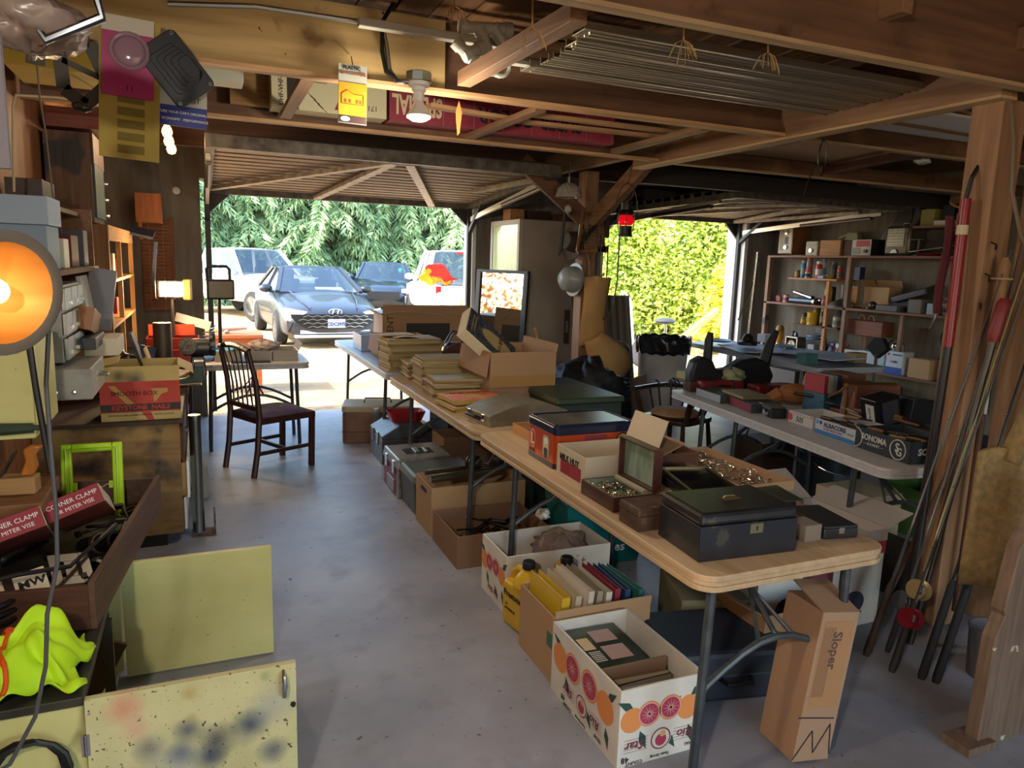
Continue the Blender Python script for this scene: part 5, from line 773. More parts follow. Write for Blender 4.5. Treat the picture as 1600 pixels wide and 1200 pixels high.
# dining chair
CW = wood('chair_wood', '#2c1812', '#43261a', 'z', r=.35); chs = T('dining_chair', 'dark wooden dining chair with a slatted back and purple seat in the aisle', 'chair', (.455, 5.69, 0), R(27))
for sy in (-.2, .2):
    obj('leg', G().beam((.22, sy, 0), (.23, sy, .42), .038, .038), CW, chs, bev=.004); obj('leg', G().tube([(-.27, sy, 0), (-.235, sy, .2), (-.215, sy, .44)], .022, 8).tube([(-.215, sy, .44), (-.235, sy, .7), (-.285, sy*.95, .93)], [.022, .02, .017], 8), CW, chs, sm=True); obj('stretcher', G().beam((-.24, sy, .17), (.225, sy, .17), .018, .028), CW, chs)
obj('stretcher', G().beam((0, -.2, .17), (0, .2, .17), .018, .028), CW, chs); obj('seat_frame', G().bx(-.22, -.22, .385, .25, .22, .43), CW, chs, bev=.005)
obj('seat', G().grid(lambda u, v: ((u-.5)*.46+.015, (v-.5)*.43, .432+.035*(1-abs(2*u-1)**4)*(1-abs(2*v-1)**4)), 13, 13), mat('purple_worn_velvet', '#2f2036', '#4d3a52', r=.85, s=9, chips=[(6, .62, '#6f5f6a'), (12, .68, '#8a7a66')]), chs, sm=True); obj('crest_rail', G().tube([(-.285, -.2+.05*i, .93+.025*math.sin(PI*i/8)) for i in range(9)], .024, 8, flat=.7), CW, chs, sm=True); obj('back_rail', G().beam((-.222, -.19, .5), (-.222, .19, .5), .02, .035), CW, chs)
for i in range(5):
    y_ = -.13+i*.065; obj('slat', G().tube([(-.222, y_, .5), (-.235, y_*.92, .66), (-.255, y_*.98, .8), (-.282, y_*1.15, .93)], [.011, .014, .009, .012], 6, flat=.5), CW, chs, sm=True)
# table with trays in the left opening
folding_table('small grey folding table with trays of cloth in the left garage opening', (-.05, 6.12, 0), 0, .86, .66, .735, TOPG, (.12, .54))
for i, (x_, lb) in enumerate(((.18, 'grey card tray of folded cloth left on the small table'), (.42, 'grey card tray of checked cloth in the middle of the small table'), (.62, 'open grey carton with its flap up at the right of the small table'))): carton('card_tray', lb, x_-.1, 6.25, x_+.11, 6.6, .736, .82, card('#98928a'), .004, [('R', .07, 30)] if i == 2 else (), cat='tray', part='tray')
one('checked_cloth', lump(G(), (.47, 6.42, .85), .12, 31, 14, .35, .2), mat('checked_cloth', '#8a6a6a', '#c9c0b0', r=.8, s=22), 'crumpled checked cloth over the card trays', 'cloth', sm=2); one('blue_cloth', G().grid(lambda u, v: (-.1+.35*u, 6.3+.3*v, .826+.012*math.sin(7*u+3*v)), 9, 7), mat('blue_cloth', '#4a88a8', '#78b0c4', r=.7, s=8), 'pale blue cloth spread at the left of the card trays', 'cloth', solid=.006); one('dark_book', G().bx(.2, 6.15, .736, .5, 6.22, .75), pl('#2a2c3a', .5), 'thin dark book at the front edge of the small table', 'book', bev=.002)
cs = T('wooden_stand', 'red-brown wooden stand with tools outside, left of the grey sedan', 'stand', (.1, 9.2, -.02)); obj('top', G().bx(-.45, -.3, .66, .55, .3, .7), wood('red_stand', '#8f4a24', '#a85c30', 'x'), cs, bev=.004); obj('apron', G().bx(-.43, -.28, .5, .53, .28, .66), wood('red_stand', '', ''), cs)
for sx in (-.4, .48):
    for sy in (-.25, .25): obj('leg', G().bx(sx, sy, 0, sx+.05, sy+.05, .5), wood('red_stand', '', ''), cs)
one('power_drill', G().cyl((.2, 9.1, .75), (.48, 9.05, .76), .05, .03).cyl((.25, 9.1, .72), (.26, 9.05, .69), .03), pl('#a8a49c', .4), 'pale power tool lying on the red-brown stand', 'power tool', sm=True); one('yellow_tool', G().cyl((-.1, 9.0, .72), (.15, 8.95, .73), .025), pl('#c9951c', .4), 'orange-yellow tool lying on the red-brown stand', 'tool')
# ------------------------------------------------------------------ right wall shelving
SHW = wood('shelf_board_reddish', '#6a4436', '#8a6250', 'y'); SHP = wood('shelf_post', '#6a4a38', '#8f735c', 'z', chips=[(3, .62, '#3a3a44')])
sf = T('storage_shelving', 'wooden shelving of cans, boxes and radios along the right wall', 'shelving', (0, 0, 0))
for z_ in (1.8, 1.225, .575): obj('shelf', G().bx(6.62, 4.75, z_-.025, 7.02, 7.3, z_), SHW, sf, bev=.002)
obj('shelf', G().bx(6.7, 4.72, 2.08, 7.02, 5.35, 2.1), SHW, sf); obj('small_shelf', G().bx(6.65, 6.2, 1.515, 6.95, 6.95, 1.535), wood('small_pine', '#a06a3a', '#b8814c', 'y'), sf); obj('small_shelf', G().bx(6.65, 6.12, .965, 6.95, 6.8, .985), DWY, sf)
for y_ in (7.25, 6.0, 4.75): obj('upright', G().bx(6.62, y_, 0, 6.68, y_+.05, 1.78), SHP, sf, bev=.003)
obj('upright', G().bx(6.65, 6.3, .6, 6.69, 6.34, 1.2), wood('small_pine', '', ''), sf); obj('upright', G().bx(6.65, 6.3, 1.225, 6.69, 6.34, 1.52), wood('small_pine', '', ''), sf); obj('upright', G().bx(6.66, 5.3, .6, 6.7, 5.34, 1.2), SHP, sf)
LX = (PI/2, 0, -PI/2)
def item_box(name, label, x, y, z, w, d, h, c, cat='box', rz=0, **kw): return one(name, G().box((0, 0, h/2), (d, w, h)), c if not isinstance(c, str) else pl(c, .55), label, cat, loc=(x, y, z), rot=(0, 0, rz), bev=.004, **kw)
def can(label, x, y, z, r, h, body, top='#8a8a86', nozzle=True, name='spray_can', cat='can'):
    c = T(name, label, cat, (x, y, z)); obj('body', G().lathe([(r*.95, 0), (r, .006), (r, h*.78), (r*.8, h*.84)], n=16), pl(body, .35), c, sm=True)
    obj('cap', G().lathe([(r*.8, h*.84), (r*.82, h*.84), (r*.82, h), (0, h)] if nozzle else [(r*.8, h*.84), (r, h*.86), (r, h*.9), (0, h*.9)], n=16), pl(top, .4), c, sm=True); obj('label', G().lathe([(r*1.01, h*.2), (r*1.01, h*.55)], n=16), pl(top, .5), c); return c
z1 = 1.536; ys = lambda px: 0
can('small dull gold tin at the far left of the small pine shelf', 6.78, 6.93, 1.536, .035, .1, '#8a6a35', '#9a7a40', False, 'tin'); can('blue and grey spray can, left of the tall grey one', 6.76, 6.82, z1, .033, .21, '#2f7896', '#8d8a86'); can('tall grey spray can with red lettering on the small pine shelf', 6.75, 6.72, z1, .037, .25, '#7f7f7c', '#a83a40'); can('white and pale blue spray can behind the red one', 6.85, 6.6, z1, .036, .23, '#b8bcc0', '#5f86a0'); can('red and white spray can in front on the small pine shelf', 6.72, 6.54, z1, .038, .2, '#b03c2e', '#c9c4bc'); can('small white patterned can in front of the tall grey spray can', 6.7, 6.69, z1, .03, .09, '#b9b6b0', '#2c2c30', False, 'tin'); can('dark grey can at the back of the small pine shelf', 6.88, 6.47, z1, .034, .2, '#5f5c58', '#77736c'); can('yellow round lid tin standing behind the blue-white carton', 6.78, 6.43, z1, .045, .05, '#b08a26', '#c49a2e', False, 'tin')
item_box('small_carton', 'small blue and white carton lying at the front of the small pine shelf', 6.69, 6.46, z1, .09, .05, .035, '#8a94b8'); can('orange square bottle right of the yellow lid tin', 6.8, 6.3, 1.536, .032, .15, '#c8502a', '#6a645c', True, 'bottle', 'bottle'); item_box('small_carton', 'dark purple and blue carton beside the orange bottle', 6.85, 6.18, 1.53, .1, .08, .15, '#4a3f74'); item_box('small_carton', 'navy carton against the middle upright of the shelving', 6.86, 6.09, 1.53, .1, .08, .15, '#262c4c')
# top of the shelving
rd = T('table_radio', 'wooden upright radio with a cream grille at the far end of the top shelf', 'radio', (6.83, 7.08, 1.8), R(0)); obj('body', G().bx(-.13, -.1, .02, .13, .14, .36), wood('radio_veneer', '#6e3f24', '#8a5632', 'z', r=.4), rd, bev=.006); obj('face', G().bx(-.134, -.085, .035, -.13, .125, .345), pl('#a89f8c', .5), rd)
for z_ in (.1, .28): obj('knob', G().cyl((-.132, -.0, z_), (-.155, -.0, z_), .024, n=14), CHROME, rd)
obj('dial', G().bx(-.136, -.03, .14, -.133, .03, .23), BLACK, rd); obj('speaker_grille', G().bx(-.136, .045, .06, -.133, .115, .32), mat('speaker_cloth', '#7c7668', '#958e7e', s=60), rd)
cr = T('clock_radio', 'small cream clock radio beside the tan box on the top shelf', 'radio', (6.8, 6.68, 1.8)); obj('body', G().bx(-.09, -.09, 0, .09, .09, .17), pl('#a59f86', .5), cr, bev=.008); obj('knob', G().cyl((-.09, 0, .06), (-.11, 0, .06), .022), CHROME, cr); obj('grille', G().bx(-.093, -.07, .1, -.09, .07, .15), IRON, cr)
item_box('tan_box', 'tan wooden box with a worn label on the top shelf', 6.82, 6.42, 1.8, .3, .18, .18, wood('tan_box_wood', '#9a6a42', '#b08256', 'y')); item_box('dark_box', 'dark wooden box right of the tan one on the top shelf', 6.86, 6.17, 1.8, .2, .2, .17, DWY)
gp = T('gun_shaped_lamp', 'cream metal fixture standing behind the tan box', 'fixture', (6.95, 6.3, 1.98)); obj('body', G().box((0, 0, .05), (.08, .2, .1), tap=.7), pl('#8a8468', .5), gp, bev=.01); obj('arm', G().cyl((0, .05, .08), (0, .2, .03), .02), pl('#8a8468', .5), gp)
r2 = T('clock_radio', 'white clock radio with a red dial beside the metal heater', 'radio', (6.8, 5.96, 1.8)); obj('body', G().bx(-.1, -.14, 0, .1, .12, .18), pl('#24262a', .5), r2, bev=.006); obj('face', G().bx(-.104, -.135, .005, -.1, .115, .175), pl('#b5b0a8', .5), r2); obj('dial', G().bx(-.106, -.12, .1, -.104, .06, .165), pl('#a03038', .5), r2); obj('knob', G().cyl((-.104, -.08, .05), (-.125, -.08, .05), .02), BLACK, r2); obj('speaker_grille', G().bx(-.106, .0, .02, -.104, .1, .09), IRON, r2)
ht = T('space_heater', 'bronze metal space heater with a round top on the top shelf', 'heater', (6.82, 5.5, 1.8)); BRZ = mat('bronze_enamel', '#5a5246', '#6e6557', r=.35, m=.5, s=10); obj('body', G().bx(-.13, -.14, .0, .13, .16, .31), BRZ, ht, bev=.03, sm=True); obj('grille', G().bx(-.135, -.08, .1, -.13, .12, .28), mat('heater_mesh', '#8f8a7c', '#b0aa9c', r=.4, m=.6, s=80), ht)
for i in range(6): obj('grille_bar', G().bx(-.139, -.08, .11+i*.03, -.135, .12, .115+i*.03), BRZ, ht)
obj('knob', G().prism([(.04*math.cos(i*PI/8), .04*math.sin(i*PI/8)) for i in range(9)], .01, tr((-.138, .02, .03), (PI/2, 0, -PI/2))), CHROME, ht); obj('handle', G().tube([(0, -.05, .31), (0, -.045, .34), (0, .045, .34), (0, .05, .31)], .01, 8), CHROME, ht)
rfl = T('parabolic_reflector', 'large dark oblong lamp shade standing behind the metal heater', 'lamp shade', (6.96, 5.75, 1.8)); obj('shell', G().prism([(-.3, 0), (.0, .52), (.28, .56), (.3, .4), (.1, .02)], .05, tr((0, 0, .02), (PI/2, 0, -PI/2))), pl('#4a463e', .45), rfl, bev=.02); obj('inner', G().prism([(-.1, .2), (.04, .46), (.2, .48), (.2, .36), (.05, .18)], .01, tr((-.031, 0, .02), (PI/2, 0, -PI/2))), pl('#2a2824', .4), rfl)
hn = T('gramophone_horn', 'black flared horn lying on the top shelf with its mouth forward', 'horn', (6.85, 5.0, 1.93)); obj('bell', G().lathe([(.02, .25), (.03, .1), (.07, .02), (.12, 0), (.115, -.004), (.06, .02), (.02, .1)], n=20, mx=Euler((0, R(-90), 0)).to_matrix() @ Matrix.Rotation(PI, 3, 'X')), BLACK, hn, sm=True); obj('stand', G().bx(-.05, -.05, -.13, .05, .05, -.06), BLACK, hn)
one('red_tray', G().lathe([(0, 0), (.14, 0), (.17, .02), (.165, .024), (.13, .008), (0, .008)], (6.8, 5.15, 1.802), 20), pl('#8a1c28', .4), 'shallow red tray on the top shelf under the black horn', 'tray', sm=True); one('steel_rod', G().cyl((6.72, 5.4, 1.84), (6.7, 4.85, 1.9), .008), CHROME, 'bright steel rod leaning over the red tray', 'rod')
tp = T('tool_stand', 'dark metal tool with a flat disc top between heater and horn', 'tool', (6.76, 5.3, 1.8)); obj('disc', G().cyl((0, 0, .16), (0, 0, .17), .09, n=18), IRON, tp); obj('stem', G().cyl((0, 0, 0), (0, 0, .16), .016), IRON, tp); obj('foot', G().cyl((0, 0, 0), (0, 0, .015), .05), IRON, tp)
item_box('yellow_carton', 'yellow and grey carton at the left of the highest shelf', 6.85, 5.25, 2.1, .15, .16, .17, '#8a8340'); carton('white_carton', 'white carton holding a black box on the highest shelf', 6.74, 4.98, 6.94, 5.15, 2.1, 2.15, BXW, .006); item_box('black_carton', 'black square box standing in the white carton', 6.86, 5.06, 2.108, .13, .1, .2, '#17181c'); pc = item_box('print_carton', 'pale carton with a dark picture and red stripe at the right of the highest shelf', 6.84, 4.83, 2.1, .19, .18, .11, '#a89a88'); obj('picture', G().bx(-.093, -.06, .02, -.0905, .06, .07), BLACK, pc); obj('stripe', G().bx(-.093, -.08, .08, -.0905, .08, .1), REDP, pc)
wsn = T('snowshoe', 'old wooden oval snowshoe frame above the highest shelf', 'snowshoe', (6.7, 4.75, 2.3), rot=(R(10), R(20), R(10))); obj('rim', G().tube([(.02*math.sin(2*a), .2*math.cos(a), .075*math.sin(a)) for a in [i*PI/12 for i in range(24)]], .012, 6, True), wood('snowshoe_wood', '#8a6430', '#a87e44', 'y'), wsn, sm=True); obj('crosspiece', G().beam((0, .06, -.07), (0, .06, .07), .012, .02).beam((0, -.08, -.065), (0, -.08, .065), .012, .02), wood('snowshoe_wood', '', ''), wsn); obj('lacing', G().beam((0, -.19, 0), (0, .19, 0), .004, .05), pl('#6f5228', .8), wsn)
# middle shelf (z 1.225)
z1 = 1.226
one('round_disc', G().lathe([(0, -.012), (.04, -.012), (.042, 0), (.04, .012), (0, .012)], (6.72, 7.15, z1+.043), 18, Euler((0, R(80), 0)).to_matrix()), pl('#9a5658', .5), 'pink round disc standing at the far end of the middle shelf', 'disc'); can('small white and red can beside the pink disc', 6.7, 7.0, z1, .035, .11, '#b8b4ae', '#a83c3c', False, 'tin')
fw = T('flashlight', 'chrome flashlight lying on two dark tubes on the middle shelf', 'flashlight', (6.78, 6.8, z1+.1), rot=(R(12), 0, 0)); obj('barrel', G().cyl((0, .16, 0), (0, -.06, 0), .02), CHROME, fw, sm=True); obj('head', G().cyl((0, -.06, 0), (0, -.15, 0), .022, .034, 14), CHROME, fw, sm=True)
for i, (x_, r_, lb) in enumerate(((6.7, .035, 'near dark steel tube lying on the middle shelf'), (6.8, .038, 'rear dark steel tube under the chrome flashlight'))): tb2 = T('steel_tube', lb, 'tube', (x_, 6.72, z1+r_)); obj('tube', G().lathe([(r_*.75, -.2), (r_, -.2), (r_, .2), (r_*.75, .2), (r_*.75, -.19)], n=16, mx=Matrix.Rotation(PI/2, 3, 'X')), pl('#4c565e', .35, m=.6), tb2, sm=True); obj('end_ring', G().lathe([(r_*1.02, .17), (r_*1.12, .17), (r_*1.12, .2), (r_*1.02, .2)], n=16, mx=Matrix.Rotation(PI/2, 3, 'X')), CHROME, tb2)
can('yellow plastic bottle with a pointed top on the middle shelf', 6.74, 6.38, z1, .042, .24, '#c9a322', '#b09020', True, 'bottle', 'bottle'); can('red and brown small can in front of the yellow bottle', 6.67, 6.36, z1, .034, .13, '#8a4a34', '#b0706a', False, 'tin'); item_box('square_can', 'grey square oil can behind the yellow bottle', 6.88, 6.5, z1, .12, .08, .22, '#3f4c54'); item_box('white_strip', 'tall white printed strip against the shelf divider', 6.82, 6.24, z1, .03, .05, .25, '#b4b0a8')
hc = T('hub_cap', 'domed grey aluminium hub cap lying on the middle shelf', 'hub cap', (6.72, 6.15, z1)); obj('dome', G().lathe([(.15, 0), (.155, .01), (.13, .045), (.07, .07), (.03, .09), (0, .092)], n=24), steel('#9a9a94', .35), hc, sm=True); obj('hub', G().cyl((0, 0, .085), (0, 0, .105), .025), IRON, hc)
item_box('wood_block', 'upright tan wooden block behind the hub cap', 6.86, 6.12, z1, .12, .05, .24, wood('tan_box_wood', '', '')); cbx = carton('cardboard_box', 'open tan cardboard box with raised flap on the middle shelf', 6.78, 5.6, 6.98, 5.92, z1, z1+.24, card('#a98a62'), .005, [('B', .1, 40), ('R', .08, -20)])
one('motor_parts', trinkets('cluster of small dark motor parts before the tan box', 6.66, 5.62, 6.76, 5.98, z1+.01, 40, 6, 'motor_parts').data and G().ball((6.7, 5.72, z1+.045), .045, 12), IRON, 'round dark motor in front of the tan cardboard box', 'motor', sm=True)
item_box('grey_tray', 'flat grey metal box at the front of the middle shelf', 6.7, 5.5, z1, .26, .12, .06, '#55565a'); td = one('tape_deck', G().box((0, 0, 0), (.26, .44, .06)), pl('#2e3036', .4), 'black tape deck tilted over the boxes on the middle shelf', 'tape deck', loc=(6.85, 5.32, z1+.2), rot=(R(-16), R(-14), 0), bev=.006); obj('panel', G().bx(-.133, -.2, -.022, -.13, .2, .022), pl('#565a60', .35), td)
item_box('speaker_box', 'square grey speaker box under the black tape deck', 6.73, 5.18, z1, .15, .16, .14, '#6a645f'); one('black_record_case', G().bx(6.78, 5.3, z1, 6.98, 5.55, z1+.12), pl('#1a1b20', .5), 'black flat case behind the grey metal box', 'case', bev=.004); item_box('small_carton', 'small pale blue and white carton right of the speaker box', 6.69, 5.0, z1, .09, .07, .11, '#8fa6b8')
mg = T('meat_grinder', 'cast iron hand-crank grinder at the near end of the middle shelf', 'grinder', (6.72, 4.86, z1)); obj('body', G().lathe([(.03, -.1), (.055, -.09), (.06, .02), (.075, .06), (.075, .09), (.03, .1)], (0, 0, .09), 16, Matrix.Rotation(PI/2, 3, 'Y')), steel('#77736c', .4), mg, sm=True); obj('hopper', G().lathe([(.03, .12), (.04, .15), (.055, .18), (.05, .18), (.03, .14)], n=14), steel('#77736c', .4), mg, sm=True); obj('foot', G().box((0, 0, .02), (.08, .06, .05)), IRON, mg, bev=.006); obj('crank', G().tube([(-.1, .02, .09), (-.13, .02, .08), (-.14, .03, -.02), (-.14, .05, -.12), (-.14, .08, -.14)], .011, 8), steel('#8a857c', .35), mg, sm=True); obj('handle', G().cyl((-.14, .08, -.14), (-.16, .16, -.15), .014), DW, mg)
# lower shelf (z .575) and its small shelf
z2_ = .986
yc = T('yellow_can', 'bright yellow round can on the lower small shelf', 'can', (6.72, 6.57, z2_)); obj('body', G().lathe([(.06, 0), (.06, .13), (.063, .135), (.063, .145), (0, .145)], n=20), pl('#c99c14', .4), yc, sm=True); obj('print', G().bx(-.0615, -.02, .03, -.059, .03, .09), pl('#8a6a10', .5), yc)
can('small tan can left of the yellow can', 6.7, 6.68, z2_, .035, .08, '#a8803a', '#b08a44', False, 'tin'); can('tall dark yellow can behind the yellow one', 6.84, 6.62, z2_, .045, .22, '#8f6a1c', '#a07a24', False, 'tin'); can('dark grey can with a pale stripe left of the small tan can', 6.8, 6.76, z2_, .045, .15, '#26282a', '#6c6c68', False, 'tin'); can('brass-topped dark bottle against the lower divider', 6.72, 6.41, z2_, .032, .2, '#2c2a22', '#8f7a4c', True, 'bottle', 'bottle'); can('cream paint can with drips right of the lower divider', 6.74, 6.2, z2_, .06, .15, '#a39a88', '#6a6258', False, 'paint_can'); can('dark blue tall can behind the cream paint can', 6.86, 6.28, z2_, .04, .22, '#1f3040', '#2c4456')
wtb = T('tool_caddy', 'reddish wooden caddy with a loop handle on the lower shelf', 'caddy', (6.78, 5.85, .575)); obj('body', G().bx(-.08, -.28, .36, .1, .2, .52), wood('caddy_wood', '#6a3c2c', '#804c3a', 'y'), wtb, bev=.004); obj('support', G().bx(-.02, -.04, 0, .02, .02, .36), SHP, wtb); obj('handle', G().tube([(0, .06+.04*math.cos(a*PI/8), .52+.06*math.sin(a*PI/8)) for a in range(9)], .007, 6).tube([(0, -.06+.04*math.cos(a*PI/8), .52+.06*math.sin(a*PI/8)) for a in range(9)], .007, 6), pl('#a8845a', .7), wtb)
lt = T('oil_lantern', 'amber glass oil lantern at the far end of the lower shelf', 'lantern', (6.74, 7.1, .576)); obj('font', G().lathe([(.06, 0), (.065, .02), (.065, .08), (.03, .1)], n=18), pl('#8a3c1e', .35), lt, sm=True); obj('globe', G().lathe([(.03, .14), (.055, .19), (.05, .25), (.03, .28)], n=18), mat('amber_glass', '#c98a12', r=.1, alpha=.85), lt, sm=True); obj('collar', G().lathe([(.03, .1), (.045, .11), (.045, .135), (.03, .14)], n=18), CHROME, lt); obj('chimney_cap', G().lathe([(.035, .28), (.055, .29), (.05, .33), (.03, .36), (0, .36)], n=18), pl('#7a5a1e', .4), lt, sm=True)
for sy in (-1, 1): obj('guard_wire', G().tube([(0, sy*.06, .03), (0, sy*.075, .15), (0, sy*.07, .28), (0, sy*.04, .34)], .004, 5), IRON, lt)
ck2 = T('mantel_clock', 'old glass-sided clock with a round pale dial on the lower shelf', 'clock', (6.74, 6.82, .576)); obj('frame', G().bx(-.07, -.1, 0, .07, -.085, .24).bx(-.07, .085, 0, .07, .1, .24).bx(-.07, -.1, .225, .07, .1, .24).bx(-.07, -.1, 0, .07, .1, .02), steel('#8a8a86', .3), ck2, bev=.002); obj('dial', G().prism(circ(0, 0, .065, 24), .006, tr((-.06, 0, .13), (0, PI/2, 0))), pl('#b5ac8c', .5), ck2); obj('dial_ring', G().tube([(-.064, .065*math.cos(i*PI/12), .13+.065*math.sin(i*PI/12)) for i in range(24)], .005, 6, True), pl('#8f7638', .35, m=.7), ck2); obj('hand', G().beam((-.066, 0, .13), (-.066, .01, .18), .003, .006), INK, ck2); obj('hand', G().beam((-.066, 0, .13), (-.066, -.03, .14), .003, .006), INK, ck2); obj('finial', G().lathe([(.02, .24), (.028, .26), (.02, .29), (0, .3)], n=12), CHROME, ck2)
def bottle(label, x, y, z, r, h, c, cap, m=None):
    b_ = T('bottle', label, 'bottle', (x, y, z)); obj('body', G().lathe([(r*.9, 0), (r, .01), (r, h*.6), (r*.45, h*.78), (r*.38, h*.88)], n=14), m or pl(c, .3), b_, sm=True); obj('cap', G().lathe([(r*.44, h*.86), (r*.44, h), (0, h)], n=12), pl(cap, .4), b_, sm=True); obj('label', G().lathe([(r*1.012, h*.15), (r*1.012, h*.45)], n=14), pl(cap, .6), b_); return b_
bottle('dark glass bottle left of the small shelf bottles', 6.82, 6.95, .576, .04, .3, '#20242a', '#3a3c3c')
def spray(label, x, y, z, c, trig):
    b_ = T('spray_bottle', label, 'spray bottle', (x, y, z)); obj('body', G().lathe([(.04, 0), (.043, .01), (.043, .1), (.018, .17), (.016, .19)], n=14), pl(c, .3), b_, sm=True); obj('trigger_head', G().prism([(-.05, .2), (-.05, .225), (.03, .235), (.035, .19), (-.01, .19), (-.03, .15), (-.036, .155), (-.02, .195)], .025, tr((0, 0, 0), (PI/2, 0, PI/2))), pl(trig, .4), b_, bev=.002); obj('collar', G().cyl((0, 0, .18), (0, 0, .195), .019), pl(trig, .4), b_); return b_
spray('red spray bottle with a white trigger on the lower shelf', 6.7, 6.12, .576, '#a8223a', '#b8b4b4'); spray('white spray bottle with a red trigger against the middle post', 6.76, 6.08, .576, '#8a2a34', '#b02434'); spray('blue-grey spray bottle left of the red one', 6.72, 6.25, .576, '#7f98b0', '#5a5a8c')
bottle('dark cone-topped oil bottle on the lower shelf', 6.73, 6.35, .576, .045, .27, '#2c3038', '#1c1e22'); jgb = item_box('square_bottle', 'clear square bottle with an orange label near the lower divider', 6.7, 6.5, .576, .1, .07, .18, '#7c8482'); obj('label', G().bx(-.037, -.04, .03, -.0355, .04, .12), pl('#b8563a', .5), jgb); bottle('pale blue slanted bottle beside the clear square bottle', 6.8, 6.44, .576, .04, .24, '#8090a8', '#4a5a78'); item_box('pale_tray', 'pale purple-grey flat box on the lower shelf front', 6.69, 6.42, .576, .2, .1, .06, '#8f8a98')
one('blue_hose', G().tube([(6.8+.08*math.cos(a*.4), 6.58+.1*math.sin(a*.4), .8+.002*a) for a in range(34)], .012, 6), pl('#4f6a80', .4), 'coiled blue-grey hose above the clear square bottle', 'hose', sm=True)
trinkets('tangle of small silver parts at the near side of the lower shelf left bay', 6.66, 6.06, 6.76, 6.24, .59, 30, 7, 'silver_parts')
for (y_, w, h, c, lb) in ((5.88, .2, .19, '#b8b6ae', 'white carton nearest the middle post on the lower shelf'), (5.62, .34, .2, '#a4afba', 'long pale blue-white carton on the lower shelf')): item_box('white_carton', lb, 6.73, y_, .576, w, .18, h, c)
bw = item_box('white_carton', 'white carton with a blue base band and small print', 6.72, 5.33, .576, .2, .16, .24, '#b9c0c8'); obj('band', G().bx(-.0825, -.1, .0, -.0805, .1, .075), pl('#1f4aa0', .5), bw); txt(bw, 'L1085', .035, (-.083, 0, .13), LF, INK); obj('print', G().bx(-.0825, -.09, .2, -.0805, .02, .215), pl('#3a4a8a', .5), bw); obj('logo', G().prism(circ(0, 0, .014), .001, tr((-.0818, .07, .208), (0, PI/2, 0))), pl('#8a3a6a', .5), bw)
item_box('tan_carton', 'crushed tan cardboard carton on the lower shelf near end', 6.73, 5.04, .576, .24, .18, .2, card('#b0906a'))
for i, (y_, z_, r_, lb) in enumerate(((5.5, .83, .1, 'dark cast iron ring wheel on top of the pale cartons'), (4.88, .7, .13, 'dark round fan guard at the near end of the lower shelf'), (4.9, .98, .1, 'black and blue disc leaning behind the tan carton'))): w_ = T('wheel', lb, 'wheel', (6.85, y_, z_)); obj('rim', G().tube([(.0, r_*math.cos(a*PI/10), r_*math.sin(a*PI/10)) for a in range(20)], .014, 6, True), IRON, w_, sm=True); obj('hub', G().lathe([(0, -.02), (r_*.3, -.02), (r_*.3, .02), (0, .02)], n=12, mx=Matrix.Rotation(PI/2, 3, 'Y')), pl('#2a3444', .4), w_); obj('spoke', G().beam((0, -r_, 0), (0, r_, 0), .012, .012).beam((0, 0, -r_), (0, 0, r_), .012, .012), IRON, w_)
one('knob_head', G().lathe([(0, 0), (.03, .0), (.045, .03), (.04, .06), (.02, .075), (0, .077)], (6.75, 5.42, .816), 14), CHROME, 'round chrome cap on the blue-banded carton', 'cap', sm=True)
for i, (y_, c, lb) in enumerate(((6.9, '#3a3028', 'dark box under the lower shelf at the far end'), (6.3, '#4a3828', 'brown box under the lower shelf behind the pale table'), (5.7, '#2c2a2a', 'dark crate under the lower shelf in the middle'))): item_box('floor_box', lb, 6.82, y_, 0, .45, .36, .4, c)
# ------------------------------------------------------------------ things on the right folding table
z3 = .7365
RX = lambda a, b_: (2.81+a*math.cos(R(-7.6))-b_*math.sin(R(-7.6)), 2.23+a*math.sin(R(-7.6))+b_*math.cos(R(-7.6)))   # table-side coordinates: across, along
def tcarton(name, label, a0, a1, b0, b1, h, m, t=.006, **kw):
    (cx, cy) = RX((a0+a1)/2, (b0+b1)/2); w, d = a1-a0, b1-b0
    return carton(name, label, cx-w/2, cy-d/2, cx+w/2, cy+d/2, z3, z3+h, m, t, rz=R(-7.6), **kw)
BLG = pl('#20292f', .6); sg_ = tcarton('gourmet_box', 'black open carton lettered in white, at the near end of the right table', .17, .46, .05, .4, .105, BLG); WH2 = pl('#b8b8b0', .6)
lf_ = left(sg_, .001); txt(sg_, 'SONOMA', .042, lf_(-.05, .065), LF, WH2, bold=.0012, sx=.9); txt(sg_, '— GOURMET —', .02, lf_(-.05, .035), LF, WH2, sx=.9)
for r_ in (.047, ): 
    ring = [(r_*math.cos(i*PI/12), r_*math.sin(i*PI/12)) for i in range(24)]; obj('ring', G().tube([left(sg_, .0012)(.105+a, .053+b_) for a, b_ in ring], .003, 6, True), WH2, sg_); txt(sg_, 'S', .06, lf_(.1, .06), LF, WH2, bold=.001); txt(sg_, 'G', .055, lf_(.112, .042), LF, WH2, bold=.001)
txt(sg_, 'SONOMA', .045, front(sg_, .001)(.0, .055), FR, WH2, bold=.0012); obj('arc', G().tube([left(sg_, .0012)(-.175+.05*math.cos(a), .053+.05*math.sin(a)) for a in [i*PI/8-PI/2 for i in range(9)]], .0025, 6), WH2, sg_)
